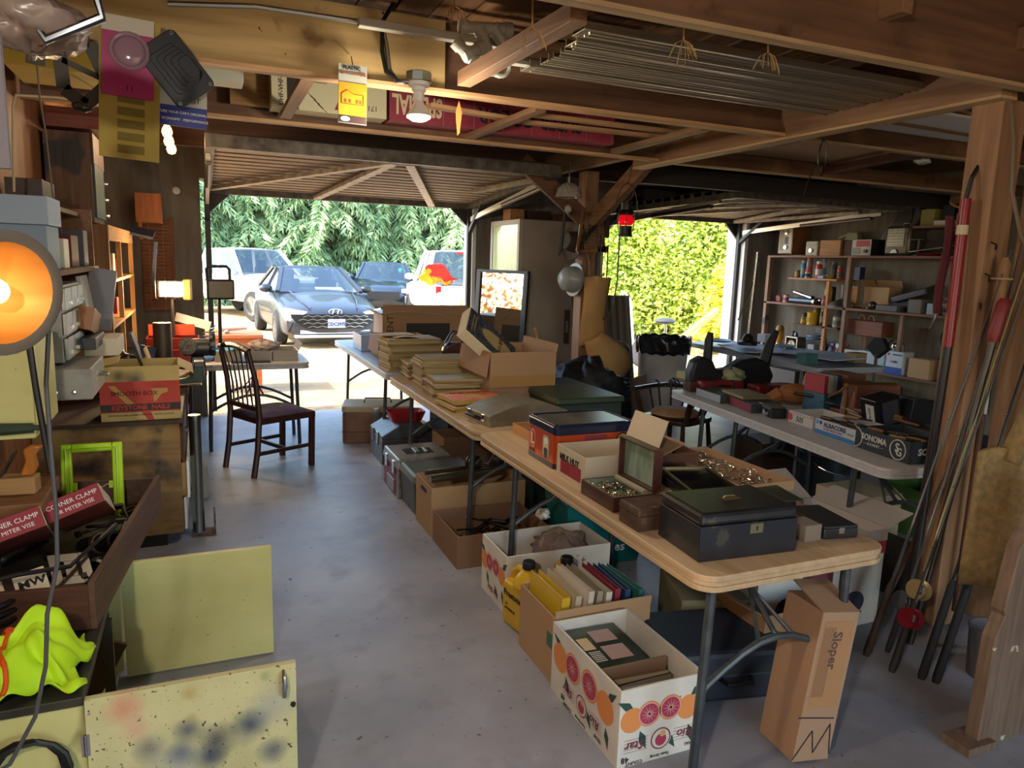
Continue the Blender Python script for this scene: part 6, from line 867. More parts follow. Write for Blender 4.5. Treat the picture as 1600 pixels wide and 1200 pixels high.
al = tcarton('tuna_box', 'white and blue tuna carton filled with small tools on the right table', .18, .44, .41, .72, .08, pl('#a9adb4', .6)); lf_ = left(al, .001); patch(al, left(al), rect(-.155, 0, .155, .022), pl('#2f6f9f', .6)); txt(al, 'ALBACORE', .034, lf_(.0, .056), LF, pl('#22335c', .6), bold=.001); txt(al, 'SOLID WHITE TUNA', .016, lf_(-.01, .033), LF, pl('#8a4050', .6)); txt(al, '8-7oz cans', .01, lf_(.12, .045), LF, INK); txt(al, '— — —', .012, lf_(0, .011), LF, WH2)
for u in (-.135, -.108): patch(al, left(al, .0011), circ(u, .062, .011), pl('#3f7fb0' if u < -.12 else '#2a3a50', .6))
f5 = tcarton('patterned_box', 'white floral carton marked with a price on the right table', .2, .44, .76, .98, .07, pl('#b0aca6', .6)); txt(f5, '505', .045, left(f5, .001)(-.01, .03), LF, INK, shear=.3); patch(f5, left(f5), circ(-.09, .035, .022), pl('#a84050', .6))
for i in range(6): obj('print_curl', G().tube([left(f5, .001)(-.06+.03*i+.008*math.cos(a), .055+.008*math.sin(a)) for a in [k*.6 for k in range(6)]], .0012, 4), pl('#6a6468', .6), f5)
rs = random.Random(11); HC = ['#5a3a24', '#3c2a20', '#6e4a2c', '#2a2422', '#7a5a3a']
def tools(label, grp, a0, a1, b0, b1, z, n, lmin, lmax, name='hand_tool', cat='tool', zr=.05):
    for i in range(n):
        x_, y_ = RX(rs.uniform(a0, a1), rs.uniform(b0, b1)); an = rs.uniform(-.6, .6); d = V((math.sin(an)*.6, math.cos(an), rs.uniform(-.06, .06)))*rs.uniform(lmin, lmax)
        o = T(name, label, cat, (x_, y_, z+rs.random()*zr), 0, grp); obj('shaft', G().tube([-d, -d*.1], [.005, .006], 6), steel('#6f6a64', .4), o); obj('grip', G().tube([-d*.1, d*.3, d], [.008, .012, .01], 8), pl(HC[i % 5], .45), o, sm=True)
tools('pliers and screwdrivers loose in the black lettered carton', 'tools in the black carton', .22, .41, .12, .34, z3+.05, 14, .05, .11); tools('small tools loose in the tuna carton', 'tools in the tuna carton', .22, .4, .5, .66, z3+.04, 10, .05, .09); tools('wooden-handled tool lying in the pile behind the cartons', 'wood-handled tools in the table pile', .46, .72, .35, 1.2, z3+.03, 26, .08, .17, zr=.08)
for i, (a, b_, w, d, h, c, sp, lb) in enumerate(((.14, 1.35, .2, .28, .055, '#7a2430', '#30343c', 'dark book with red page edges on the right table'), (.1, 1.68, .2, .3, .055, '#8f98a0', '#3a3a34', 'grey-edged thick book beyond the red-edged one'), (.17, 1.5, .19, .28, .02, '#8a7a4a', '#6f6238', 'worn yellow-brown book lying across the two thick books'))):
    x_, y_ = RX(a+.08, b_); k = T('book', lb, 'book', (x_, y_, z3+(.056 if i == 2 else 0)), R(-7.6+wob(5))); obj('page_block', G().bx(-w/2, -d/2+.006, .003, w/2-.006, d/2-.006, h-.003), pl(c, .7), k); obj('cover', G().bx(-w/2, -d/2, 0, w/2, d/2, .003).bx(-w/2, -d/2, h-.003, w/2, d/2, h).bx(-w/2, -d/2, 0, w/2, -d/2+.005, h), pl(sp, .6), k, bev=.001)
txt(k, 'THE OLD RANGE', .012, (0, -.1425, .01), FR, pl('#8a6a3a', .6))
x_, y_ = RX(.2, 1.12); cmr = T('film_viewer', 'small black and chrome camera on the right table by the floral carton', 'camera', (x_, y_, z3), R(-20)); obj('body', G().bx(-.05, -.07, 0, .05, .07, .06), BLACK, cmr, bev=.008); obj('lens', G().cyl((-.05, -.03, .03), (-.075, -.03, .03), .02), CHROME, cmr); obj('top_plate', G().bx(-.045, -.065, .06, .045, .065, .068), pl('#4a3f38', .5), cmr); obj('lever', G().cyl((-.03, .05, .06), (-.06, .08, .07), .006), CHROME, cmr)
for i, (a, b_, w, lb, c) in enumerate(((.32, 1.95, .34, 'long dark red leather case at the far left of the right table', '#6a1c1e'), (.62, 1.72, .34, 'dark red lacquered case right of the black violin-shaped case', '#5c141c'))): x_, y_ = RX(a, b_); q = T('leather_case', lb, 'case', (x_, y_, z3), R(-12)); obj('body', G().box((0, 0, .045), (w, .16, .09)), pl(c, .35), q, bev=.02); obj('strap', G().box((-.08, 0, .046), (.02, .164, .093)).box((.08, 0, .046), (.02, .164, .093)), BLACK, q, bev=.008); obj('handle', G().tube([(-.05, -.085, .05), (-.04, -.11, .06), (.04, -.11, .06), (.05, -.085, .05)], .007, 6), BLACK, q)
x_, y_ = RX(.02, 2.02); one('leather_straps', G().tube([(x_+.06*math.cos(a*.5)-.004*a, y_+.07*math.sin(a*.7), z3+.02+.06*abs(math.sin(a*.9))) for a in range(20)], .006, 6), BLACK, 'tangle of black straps hanging at the far left corner of the right table', 'strap', sm=True)
x_, y_ = RX(.5, 1.92); sad = T('holster_rack', 'black curved leather saddle shape with two upright horns on the right table', 'saddle', (x_, y_+.12, z3+.09), R(-4)); obj('body', G().prism([(-.36, 0), (.3, 0), (.34, .1), (.28, .2), (.18, .235), (.05, .22), (-.06, .16), (-.16, .15), (-.2, .22), (-.28, .25), (-.35, .22), (-.38, .12)], .1, tr((0, 0, -.09), (PI/2, 0, 0))), pl('#15161b', .55), sad, bev=.02, sm=True); obj('horn', G().tube([(-.22, 0, .1), (-.22, 0, .28), (-.21, 0, .33)], [.035, .03, .02], 8), pl('#15161b', .55), sad, sm=True); obj('horn', G().tube([(.27, 0, .08), (.31, 0, .24), (.36, 0, .34)], [.045, .035, .022], 8), pl('#15161b', .55), sad, sm=True)
x_, y_ = RX(.56, 1.42); tk = T('wooden_turkey', 'carved wooden bird with a fanned pale tail on the right table', 'carving', (x_, y_, z3), R(-30)); obj('body', G().ball((0, 0, .08), .075, 14, .9, 1.5, .8).tube([(-.09, 0, .07), (-.17, 0, .03), (-.22, 0, .01)], [.05, .035, .02], 8), wood('carved_wood', '#7a4a26', '#94602f', 'x'), tk, sm=True)
for i in range(13): a = R(-10+200*i/12); obj('tail_feather', G().beam((.07, .05*math.cos(a), .09+.05*math.sin(a)), (.085, .135*math.cos(a), .09+.135*math.sin(a)), .012, .026), pl('#9c8a64', .6), tk, bev=.004)
x_, y_ = RX(.62, 1.18); one('teal_box', G().box((x_+.02, y_+.02, z3+.065), (.2, .2, .13), (0, 0, R(-8))), pl('#275064', .5), 'square teal box in the middle of the right table', 'box', bev=.004)
for i, (dx, w, c, lb) in enumerate(((-.04, .03, '#98303a', 'red book upright on the teal box, leftmost of the row'), (0, .03, '#a8a294', 'cream book upright on the teal box'), (.035, .03, '#7c848c', 'grey book upright on the teal box'), (.07, .035, '#202c44', 'navy book upright on the teal box'))): one('book', G().bx(-w/2, -.08, 0, w/2, .08, .11), pl(c, .6), lb, 'book', loc=(x_-.03+dx, y_+.03, z3+.131), bev=.002)
one('red_brown_box', G().box((x_+.19, y_+.06, z3+.19), (.16, .2, .1)), card('#6a4230'), 'brown carton with a red end beyond the row of books', 'box', bev=.003); one('support_box', G().box((x_+.2, y_+.06, z3+.07), (.14, .18, .14)), pl('#1c262c', .6), 'dark box under the red-ended brown carton', 'box', bev=.003)
x_, y_ = RX(.55, .62); bx2 = T('tilted_box', 'black glossy box standing tilted with a white label on the tool pile', 'box', (x_+.02, y_+.03, z3+.04), rot=(0, R(-14), R(-10))); obj('body', G().box((0, 0, .085), (.15, .13, .17)), pl('#14161c', .3), bx2, bev=.004); obj('label', G().bx(-.077, -.045, .04, -.0755, .02, .14), WH2, bx2); obj('side_panel', G().bx(-.04, -.0665, .02, .06, -.0655, .15), pl('#3a3a44', .4), bx2); txt(bx2, 'CLOCK', .02, (-.078, -.01, .09), (PI/2, -PI/2, -PI/2), INK)
bx3 = one('black_carton', G().box((x_+.2, y_-.03, z3+.13), (.22, .16, .13), (0, R(8), R(-8))), pl('#181a20', .4), 'wide black printed carton right of the tilted black box', 'box', bev=.004); rgo = one('base_carton', G().box((x_+.2, y_-.03, z3+.034), (.2, .15, .06)), card('#4a3a30'), 'dark brown flat carton under the wide black one', 'box')
x_, y_ = RX(.6, .95); pu = T('wicker_purse', 'brown woven purse with a brass frame behind the black cartons', 'purse', (x_+.14, y_-.02, z3), R(-8)); obj('body', G().box((0, 0, .11), (.34, .12, .22), tap=.93), wood('wicker_weave', '#5c3528', '#7a4a38', 'x', k=8), pu, bev=.008); obj('brass_frame', G().tube([(-.17, 0, .0), (-.175, 0, .22), (.165, 0, .22), (.17, 0, 0)], .009, 6), pl('#8f7434', .35, m=.8), pu); obj('clasp', G().tube([(-.17, 0, .22), (-.22, 0, .18), (-.3, 0, .15)], .009, 6), pl('#7a5a30', .4), pu); obj('patch', G().bx(.0, -.062, .04, .1, -.06, .12), pl('#4a3028', .6), pu)
item_box('navy_box', 'navy box with a white lid edge at the right of the lettered black carton', RX(.6, .2)[0], RX(.6, .2)[1], z3, .18, .22, .1, '#28323c')
one('paper_bag', lump(G(), (*RX(.45, 2.0), z3+.1), .1, 41, 14, .6, .15), mat('green_net_bag', '#6f7a52', '#a8a888', r=.7, s=16), 'pale green crumpled bag behind the black saddle shape', 'bag', sm=2)
one('wood_plank', G().beam((*RX(.1, 2.1), z3+.1), (*RX(.5, 2.12), z3+.1), .12, .05), wood('pale_plank', '#8a8058', '#a0966a', 'x'), 'short pale plank at the far end of the right table', 'board', bev=.003); one('plank_block', G().box((*RX(.3, 2.0), z3+.035), (.4, .1, .07), (0, 0, R(-7))), DW, 'dark block under the pale plank', 'block')
# ------------------------------------------------------------------ table of metal trays by the right opening
T4 = folding_table('low work table covered in blue-grey sheets near the right opening', (4.98, 4.75, 0), R(-4), .8, 2.1, .77, TOPB, (.3, 1.8), group='folding tables'); BLS = mat('blue_grey_sheet', '#93abc8', '#bccde0', r=.4, s=3)
for i, (x_, y_, w, d, rz, lb) in enumerate(((5.35, 6.5, .7, .5, .2, 'blue-grey sheet at the far end of the tray table'), (5.3, 5.9, .6, .6, -.3, 'pale blue sheet in the middle of the tray table'), (5.6, 5.35, .5, .7, .5, 'blue-grey panel slanting across the tray table'), (5.4, 5.0, .45, .4, .1, 'pale panel at the near end of the tray table'))): one('metal_sheet', G().box((x_, y_, .783+i*.016), (w, d, .008), (R(wob(1)), R(wob(1)), rz)), BLS, lb, 'sheet', bev=.001)
for i, (x_, y_, r_, lb) in enumerate(((5.15, 6.3, .13, 'pale blue plate on the tray table near the stand'), (5.55, 5.75, .11, 'grey plate right of the stand on the tray table'))): one('plate', G().lathe([(0, 0), (r_*.7, 0), (r_, .02), (r_*.97, .024), (r_*.68, .006), (0, .006)], (x_, y_, .83), 20), pl('#8fa9bc', .35), lb, 'plate', sm=True)
st_ = T('mic_stand', 'chrome pole stand with a round black base on the tray table', 'stand', (5.2, 5.92, .84)); obj('base', G().lathe([(.1, 0), (.1, .03), (.06, .05), (.05, .09), (.02, .12)], n=20), BLACK, st_, sm=True); obj('pole', G().cyl((0, 0, .1), (.03, 0, .95), .012), CHROME, st_, sm=True); obj('fork', G().tube([(.03, 0, .7), (-.1, .05, .25)], .008, 6).tube([(.03, 0, .7), (.08, .0, .9)], .01, 6), CHROME, st_)
one('black_lamp_head', G().prism([(-.12, 0), (.0, -.1), (.12, 0), (.05, .1), (-.05, .1)], .06, tr((6.0, 5.0, .9), (PI/2, 0, -PI/2))), BLACK, 'black angular lamp head at the near end of the tray table', 'lamp head', bev=.006); one('sheet_support', G().cyl((5.98, 5.0, .0), (5.98, 5.0, .84), .015).box((5.98, 5.0, .01), (.2, .2, .02)), IRON, 'thin black stand under the black lamp head', 'stand')
for i, (x_, y_, z_, c, lb) in enumerate(((5.05, 4.95, .787, '#3a6a6a', 'small teal tin on the tray table near the far end'), (5.6, 4.9, .79, '#8a7a5a', 'tan dish on the near corner of the tray table'), (5.7, 6.2, .83, '#b0b4b8', 'pale box on the far right of the tray table'))): item_box('small_box', lb, x_, y_, z_, .12, .14, .09, c)
0 and one('upholstered_chair_back', G().box((4.6, 4.2, .4), (.5, .1, .8), (R(-8), 0, R(-10))), pl('#1f2228', .7), 'dark upholstered panel standing behind the right table', 'panel', bev=.02)
# windsor chair and clutter under the right table
wc = T('captains_chair', 'dark captain\'s chair with a horseshoe arm at the far corner of the right table', 'chair', (3.42, 4.62, 0), R(200)); WD = wood('windsor_wood', '#2a1c14', '#3e2a1c', 'x', r=.3)
obj('arm_rail', G().tube([(.24, -.26, .655)]+[(-.02+.27*math.cos(a), .27*math.sin(a), .655) for a in [R(-80-i*20) for i in range(11)]]+[(.24, .26, .655)], .026, 8, flat=.6), WD, wc, sm=True); obj('seat', G().prism(rrect(-.22, -.22, .22, .22, .1), .035, tr((0, 0, .44))), WD, wc, bev=.008)
for sx in (-.17, .17):
    for sy in (-.17, .17): obj('leg', G().tube([(sx*1.25, sy*1.25, 0), (sx*1.12, sy*1.12, .2), (sx, sy, .43)], [.014, .022, .016], 8), WD, wc, sm=True)
for i in range(9): a = R(-80-i*25); obj('spindle', G().tube([(.2*math.cos(a), .2*math.sin(a), .45), (-.02+.265*math.cos(a), .265*math.sin(a), .65)], [.01, .008], 6), WD, wc)
for sy in (-.25, .25): obj('arm_post', G().tube([(.18, sy*.8, .45), (.2, sy*.92, .55), (.21, sy, .65)], [.018, .026, .016], 8), WD, wc, sm=True)
one('seat_cushion', G().lathe([(0, 0), (.17, 0), (.2, .02), (.17, .045), (0, .05)], (3.4, 4.62, .459), 20), mat('tan_cushion', '#8a6a4a', '#a5825c', r=.9, s=20, b=.3), 'round tan cushion on the captain\'s chair seat', 'cushion', sm=True)
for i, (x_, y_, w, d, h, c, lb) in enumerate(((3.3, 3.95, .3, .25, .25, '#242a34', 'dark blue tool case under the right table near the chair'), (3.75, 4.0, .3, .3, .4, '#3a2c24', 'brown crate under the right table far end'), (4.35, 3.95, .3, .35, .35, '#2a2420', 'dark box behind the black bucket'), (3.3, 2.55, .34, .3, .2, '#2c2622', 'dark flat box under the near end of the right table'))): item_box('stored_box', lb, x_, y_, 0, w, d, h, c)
one('chain_toy', G().tube([(2.75+.05*i, 3.5-.06*i, .012+.01*(i % 2)) for i in range(9)], .012, 6), IRON, 'dark link chain lying on the floor left of the right table', 'chain'); one('white_hose', G().tube([(3.0, 2.9, .01), (3.1, 2.95, .05), (3.05, 3.05, .12), (3.12, 3.1, .13)], .01, 6), pl('#8a8a88', .5), 'short pale hose on the floor left of the black bucket', 'hose')
# ------------------------------------------------------------------ bin, folded screens and chairs by the right opening
BIN = mat('grey_bin_plastic', '#a8a19b', '#b9b2ac', r=.5, s=5); bn = T('trash_can', 'tall grey round trash can with a black liner in the right opening', 'trash can', (4.72, 6.72, 0)); bn.scale = (1, 1, 1.12); obj('body', G().lathe([(.22, 0), (.24, .02), (.275, .62), (.29, .66), (.295, .7), (.28, .7), (.265, .62), (.21, .03)], n=32, caps=1), BIN, bn, sm=True)
obj('liner', G().grid(lambda u, v: ((.3+.006*math.sin(24*PI*u+v*4)+.003*math.sin(58*PI*u))*(1-.1*max(0, v-.6)/.4)*math.cos(2*PI*u), (.3+.006*math.sin(24*PI*u+v*4))*(1-.1*max(0, v-.6)/.4)*math.sin(2*PI*u), .6+.16*min(v, .7)/.7-.03*max(0, v-.7)/.3+.008*math.sin(30*PI*u)), 72, 8, True), pl('#17181a', .22), bn, sm=True, solid=.003)
LV = mat('louver_grey', '#4f4b46', '#625d56', r=.6, s=4, st=(8, 8, 1)); 
for i, (dx, lb) in enumerate(((0, 'leftmost dark folded panel leaning by the fir post'), (.07, 'second dark folded panel from the fir post'), (.14, 'third dark folded panel from the fir post'), (.21, 'fourth dark folded panel from the fir post'), (.28, 'rightmost dark folded panel by the trash can'))):
    lv = T('folded_panel', lb, 'panel', (3.72+dx, 6.42-.02*i, 0), rot=(R(-2), R(-9), R(25)), group='folded panels'); obj('board', G().bx(-.02, -.16, 0, .02, .16, 1.33), LV, lv, bev=.004); obj('edge', G().bx(-.024, -.165, 0, .024, -.155, 1.33), pl('#77716a', .6), lv)
one('newspaper_wrap', G().box((4.02, 6.08, .25), (.26, .02, .55), (0, R(-8), R(20))), mat('newsprint', '#8a7a6c', '#a5968a', r=.8, s=6), 'newspaper-wrapped flat bundle leaning on the dark panels', 'bundle')
fc = T('folding_chair', 'folded metal chair with a black slatted seat leaning by the fir post', 'chair', (3.72, 6.0, 0), rot=(R(0), R(-11), R(28))); obj('frame', G().tube([(0, -.2, 0), (0, -.2, .85), (0, -.14, .92), (0, .14, .92), (0, .2, .85), (0, .2, 0)], .012, 8), steel('#8a8680', .4), fc, sm=True); obj('backrest', G().bx(-.01, -.18, .62, .01, .18, .88), pl('#3a3430', .6), fc, bev=.006)
for i in range(11): obj('slat', G().bx(-.012, -.18, .14+i*.04, .012, .18, .165+i*.04), BLACK, fc, bev=.003)
# fir post things
KR = mat('kraft_paper', '#a5804f', '#bb9562', r=.8, s=3, b=.15); kp = T('kraft_paper', 'long torn sheets of tan kraft paper hanging on the fir post', 'paper', (0, 0, 0)); obj('upper_sheet', G().grid(lambda u, v: (3.12+.26*u-.02*v, 5.70-.04*math.sin(3*u)-.02*math.sin(5*v+2*u), 1.5-.62*v+.06*u*v), 8, 12), KR, kp, sm=True, solid=.002); obj('lower_sheet', G().grid(lambda u, v: (3.12+(.16+.3*math.sin(PI*min(1, v*1.1)))*u+.14*v, 5.64-.08*math.sin(3*u+v), .93-.62*v+.1*u), 8, 12), KR, kp, sm=True, solid=.002); obj('roll', G().cyl((3.24, 5.7, 1.3), (3.24, 5.69, 1.51), .055), KR, kp, sm=True)
TR = wood('racket_wood', '#6a4a2c', '#8a6640', 'z', r=.4); rk = T('tennis_racket', 'old tennis racket clamped in a wooden press, hanging on the fir post', 'racket', (3.19, 5.72, 1.72)); obj('press_frame', G().beam((-.1, 0, .36), (.08, 0, .36), .02, .03).beam((-.14, 0, .0), (.13, 0, .02), .02, .03).beam((-.1, 0, .37), (-.14, 0, 0), .02, .025).beam((.08, 0, .37), (.13, 0, 0), .02, .025), TR, rk, bev=.002)
obj('head', G().tube([(.1*math.cos(i*PI/10)-.01, .015, .17+.14*math.sin(i*PI/10)) for i in range(20)], .009, 6, True), TR, rk, sm=True); obj('throat', G().tube([(-.07, .015, .06), (-.01, .015, -.08), (.0, .015, -.3)], .01, 6).tube([(.06, .015, .06), (.01, .015, -.08)], .009, 6), TR, rk, sm=True); obj('grip', G().tube([(0, .015, -.3), (.01, .015, -.58)], .017, 8), pl('#1c2422', .6), rk, sm=True)
stg = G()
for i in range(8): stg.beam((-.09+i*.024, .015, .05), (-.09+i*.024, .015, .29), .0018, .0018).beam((-.1, .015, .06+i*.03), (.08, .015, .06+i*.03), .0018, .0018)
so_ = obj('strings', stg, pl('#a89a7c', .5), rk); so_['kind'] = 'stuff'
r2_ = T('racket', 'second wooden racket slanting above the press on the fir post', 'racket', (3.2, 5.66, 1.96), rot=(0, R(42), 0)); obj('handle', G().tube([(0, 0, -.2), (0, 0, .02)], .016, 8), BLACK, r2_, sm=True); obj('shaft', G().tube([(0, 0, .02), (0, 0, .3)], .01, 8), TR, r2_); obj('head', G().tube([(.08*math.cos(i*PI/8), 0, .4+.11*math.sin(i*PI/8)) for i in range(16)], .009, 6, True), TR, r2_)
one('badminton_frame', G().tube([(3.27, 5.7, 1.88), (3.28, 5.7, 1.2), (3.34, 5.7, 1.12), (3.42, 5.7, 1.2), (3.46, 5.7, 1.45), (3.46, 5.7, 2.05)], .007, 6), IRON, 'dark bent hoop of wire hanging right of the fir post', 'wire', sm=True)
one('bow_saw', G().tube([(3.36, 5.72, 1.78), (3.36, 5.72, 1.25)], .006, 6).box((3.3, 5.72, 1.75), (.1, .02, .05)).box((3.34, 5.74, 1.95), (.05, .04, .2)), pl('#3a342c', .5), 'small dark saw frame hanging at the right face of the fir post', 'saw')
ha = T('felt_hat', 'brown brimmed hat hanging on the left face of the fir post', 'hat', (3.1, 5.85, 1.8), rot=(0, R(-82), 0)); obj('brim', G().lathe([(.08, 0), (.14, .005), (.17, .025), (.168, .03), (.14, .01), (.08, .006)], n=24, sy=1.25), pl('#3a2a1e', .8), ha, sm=True); obj('crown', G().lathe([(.095, 0), (.09, .06), (.07, .1), (.02, .105), (0, .1)], n=24, sy=1.2), pl('#33241a', .8), ha, sm=True)
hh = T('hard_hat', 'pale grey hard hat hanging on the fir post below the brown hat', 'helmet', (3.1, 5.85, 1.47), rot=(0, R(-84), 0)); obj('shell', G().lathe([(.12, 0), (.12, .02), (.105, .09), (.06, .13), (0, .14)], n=24, sy=1.25), pl('#8a8f90', .3), hh, sm=True); obj('brim', G().lathe([(.115, 0), (.15, -.005), (.15, .004), (.115, .008)], n=24, sy=1.2), pl('#6f7476', .35), hh, sm=True)
gs_ = T('pendant_shade', 'ribbed glass dome shade hanging left of the fir post', 'lamp shade', (2.88, 5.6, 2.16)); obj('shade', G().lathe([(.03, .12), (.06, .11), (.1, .07), (.115, 0), (.11, 0), (.095, .065), (.03, .11)], n=28), mat('ribbed_glass', '#b8b2a4', '#d0cabc', r=.1, trans=.5, s=30), gs_, sm=True); obj('fitter', G().cyl((0, 0, .12), (0, 0, .17), .03), IRON, gs_); obj('rod', G().cyl((0, 0, .17), (0, 0, .3), .006), IRON, gs_); obj('drop', G().lathe([(0, -.14), (.03, -.11), (.03, -.08), (.01, -.06)], n=14), mat('ribbed_glass', '', ''), gs_, sm=True)
one('bat', G().tube([(2.93, 5.75, 2.05), (2.9, 5.75, 1.75), (2.88, 5.75, 1.68)], [.012, .02, .014], 8), pl('#201c1a', .5), 'black-handled brown stick hanging left of the fir post', 'stick'); 
rl = T('railroad_lantern', 'black railroad lantern with a red globe hanging beside the fir post', 'lantern', (3.023, 4.900, 1.949)); obj('globe', G().lathe([(.045, -.035), (.06, -.02), (.062, .01), (.045, .04)], n=20), mat('red_globe', '#d0101c', r=.12, trans=.35, emit='#b00814', es=.35), rl, sm=True); obj('cap', G().lathe([(.05, .04), (.07, .05), (.055, .07), (.042, .08), (.042, .13), (.045, .135), (0, .14)], n=20), BLACK, rl, sm=True); obj('base', G().lathe([(.05, -.04), (.048, -.1), (.055, -.105), (.055, -.12), (0, -.12)], n=20), BLACK, rl, sm=True)
for k in range(6): a = k*PI/3; obj('guard_wire', G().tube([(.062*math.cos(a), .062*math.sin(a), -.08), (.075*math.cos(a), .075*math.sin(a), 0), (.065*math.cos(a), .065*math.sin(a), .06)], .003, 5), IRON, rl)
obj('bail', G().tube([(.1*math.cos(a*PI/8), 0, .06+.22*math.sin(a*PI/8)) for a in range(9)], .003, 5), IRON, rl); obj('hanger', G().cyl((0, 0, .28), (.05, 0, .5), .003), IRON, rl)
# tall cabinet, mirror, boxes on top
fg = T('tall_cabinet', 'tall cream metal cabinet with a glossy side, behind the fir post', 'cabinet', (0, 0, 0)); CABM = mat('cream_enamel', '#8d8174', '#998d7f', r=.5, s=3); obj('body', G().bx(2.9, 6.62, 0, 3.62, 7.4, 2.03), CABM, fg, bev=.01); obj('side_panel', G().bx(2.893, 6.68, .05, 2.9, 7.34, 1.98), mat('tree_reflection_panel', '#a8bc8a', '#b8c89a', r=.18, s=2.5, b=.5, st=(4, 4, 1), coat=.5), fg); obj('panel_frame', G().bx(2.886, 6.63, .0, 2.9, 6.68, 2.03).bx(2.886, 7.34, 0, 2.9, 7.4, 2.03).bx(2.886, 6.68, 1.98, 2.9, 7.34, 2.03), pl('#a59b8c', .5), fg, bev=.002)  # side panel's green is the reflected trees, put into its colour
item_box('wooden_box', 'tan wooden box on the left top of the tall cabinet', 3.02, 7.1, 2.031, .2, .16, .12, wood('tan_box_wood', '', '')); item_box('dark_box', 'dark long box behind the tan one on the tall cabinet', 3.25, 7.1, 2.031, .3, .26, .11, '#3a2a1e'); bxs = item_box('print_carton', 'brown printed carton at the right top of the tall cabinet', 3.46, 6.85, 2.031, .16, .24, .08, '#4a3628'); obj('print', G().bx(-.08, -.0825, .02, -.05, -.081, .05), pl('#8a2c2c', .5), bxs)
mr = T('framed_mirror', 'tall black-framed mirror leaning against the tall cabinet', 'mirror', (2.6, 6.42, .0), rot=(R(-3), 0, R(-70))); mr.location = (2.72, 6.78, 0); mr.scale = (1.9, 1, 1); obj('glass', G().bx(-.17, .0, .75, .17, .006, 1.5), mat('mirror_silver', '#c9ccca', r=.03, m=1), mr)
for a, b_ in (((-.185, 0, .735), (-.185, 0, 1.52)), ((.185, 0, .735), (.185, 0, 1.52)), ((-.2, 0, 1.515), (.2, 0, 1.515)), ((-.2, 0, .74), (.2, 0, .74))): obj('frame', G().beam(a, b_, .035, .03), BLACK, mr, bev=.004)
obj('stand', G().bx(-.2, -.01, 0, .2, .02, .73), BLACK, mr)
one('mirror_post', G().bx(2.78, 7.5, 0, 2.84, 7.56, 1.1), pl('#2a2018', .6), 'dark upright stake beside the left opening jamb', 'stake'); one('handled_tool', G().tube([(2.87, 6.0, .0), (2.86, 6.0, .73), (2.83, 6.0, .95), (2.8, 6.0, 1.02)], [.016, .018, .014, .018], 8), wood('tan_box_wood', '', ''), 'tan wrapped handle standing up before the tall cabinet', 'handle')
one('fence_sign', G().box((3.42, 6.57, .98), (.05, .02, .34)), pl('#3a342e', .6), 'narrow dark strip lettered upright on the tall cabinet front', 'strip'); st9 = [o for o in COL.objects if o.name.startswith('fence_sign')][0]; txt(st9, 'FORST', .04, (3.42, 6.558, .98), (PI/2, -PI/2, 0), WH2)
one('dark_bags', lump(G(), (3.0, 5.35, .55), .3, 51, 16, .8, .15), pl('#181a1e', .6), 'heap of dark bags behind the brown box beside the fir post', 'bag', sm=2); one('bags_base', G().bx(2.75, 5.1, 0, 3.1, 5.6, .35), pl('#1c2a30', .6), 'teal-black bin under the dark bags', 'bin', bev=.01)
# outside the right opening
bkx = T('exercise_bike', 'white exercise bike outside the right opening behind the trash can', 'exercise bike', (6.3, 9.3, -.02), R(-8)); obj('frame', G().tube([(-.45, 0, .03), (-.3, 0, .5), (.25, 0, .45), (.45, 0, .03)], .03, 8).tube([(-.3, 0, .45), (-.38, 0, 1.12)], .03, 8), WHITE, bkx, sm=True); obj('handlebar', G().tube([(-.5, -.05, 1.25), (-.46, -.22, 1.12), (-.38, 0, 1.1), (-.46, .22, 1.12), (-.5, .05, 1.25)], .016, 8), pl('#8a9098', .3), bkx, sm=True); obj('seat', G().ball((.22, 0, .82), .14, 12, .35, 1.2, .9), pl('#3a3c40', .5), bkx, sm=True); obj('seat_post', G().cyl((.25, 0, .45), (.22, 0, .8), .02), CHROME, bkx); obj('flywheel', G().lathe([(0, -.03), (.24, -.03), (.26, 0), (.24, .03), (0, .03)], (-.1, 0, .36), 24, Matrix.Rotation(PI/2, 3, 'X')), pl('#4a5058', .4), bkx, sm=True); obj('foot', G().cyl((-.45, -.25, .03), (-.45, .25, .03), .025).cyl((.45, -.25, .03), (.45, .25, .03), .025), BLACK, bkx)
dk = T('lounge_chair', 'white sling lounge chair with a wooden frame tilted up outside the right opening', 'lounge chair', (6.35, 8.6, -.02), R(-35))
for sy in (-.28, .28): obj('frame_rail', G().beam((-.55, sy, .1), (.45, sy, 1.05), .04, .05), wood('lounge_wood', '#b08058', '#c89a70', 'x'), dk); obj('leg', G().beam((.3, sy*.9, 0), (.1, sy*.9, .7), .035, .045), wood('lounge_wood', '', ''), dk)
obj('sling', G().grid(lambda u, v: (-.5+.93*u, (v-.5)*.5, .12+.9*u-.06*math.sin(PI*u)), 10, 4), pl('#d8d4cc', .8), dk, sm=True, solid=.006); obj('crossbar', G().beam((-.55, -.28, .1), (-.55, .28, .1), .035, .04), wood('lounge_wood', '', ''), dk); obj('crossbar', G().beam((.45, -.28, 1.05), (.45, .28, 1.05), .035, .04), wood('lounge_wood', '', ''), dk); obj('armrest', G().tube([(.0, -.3, .62), (-.25, -.32, .6), (-.35, -.3, .35)], .016, 6), wood('lounge_wood', '', ''), dk)
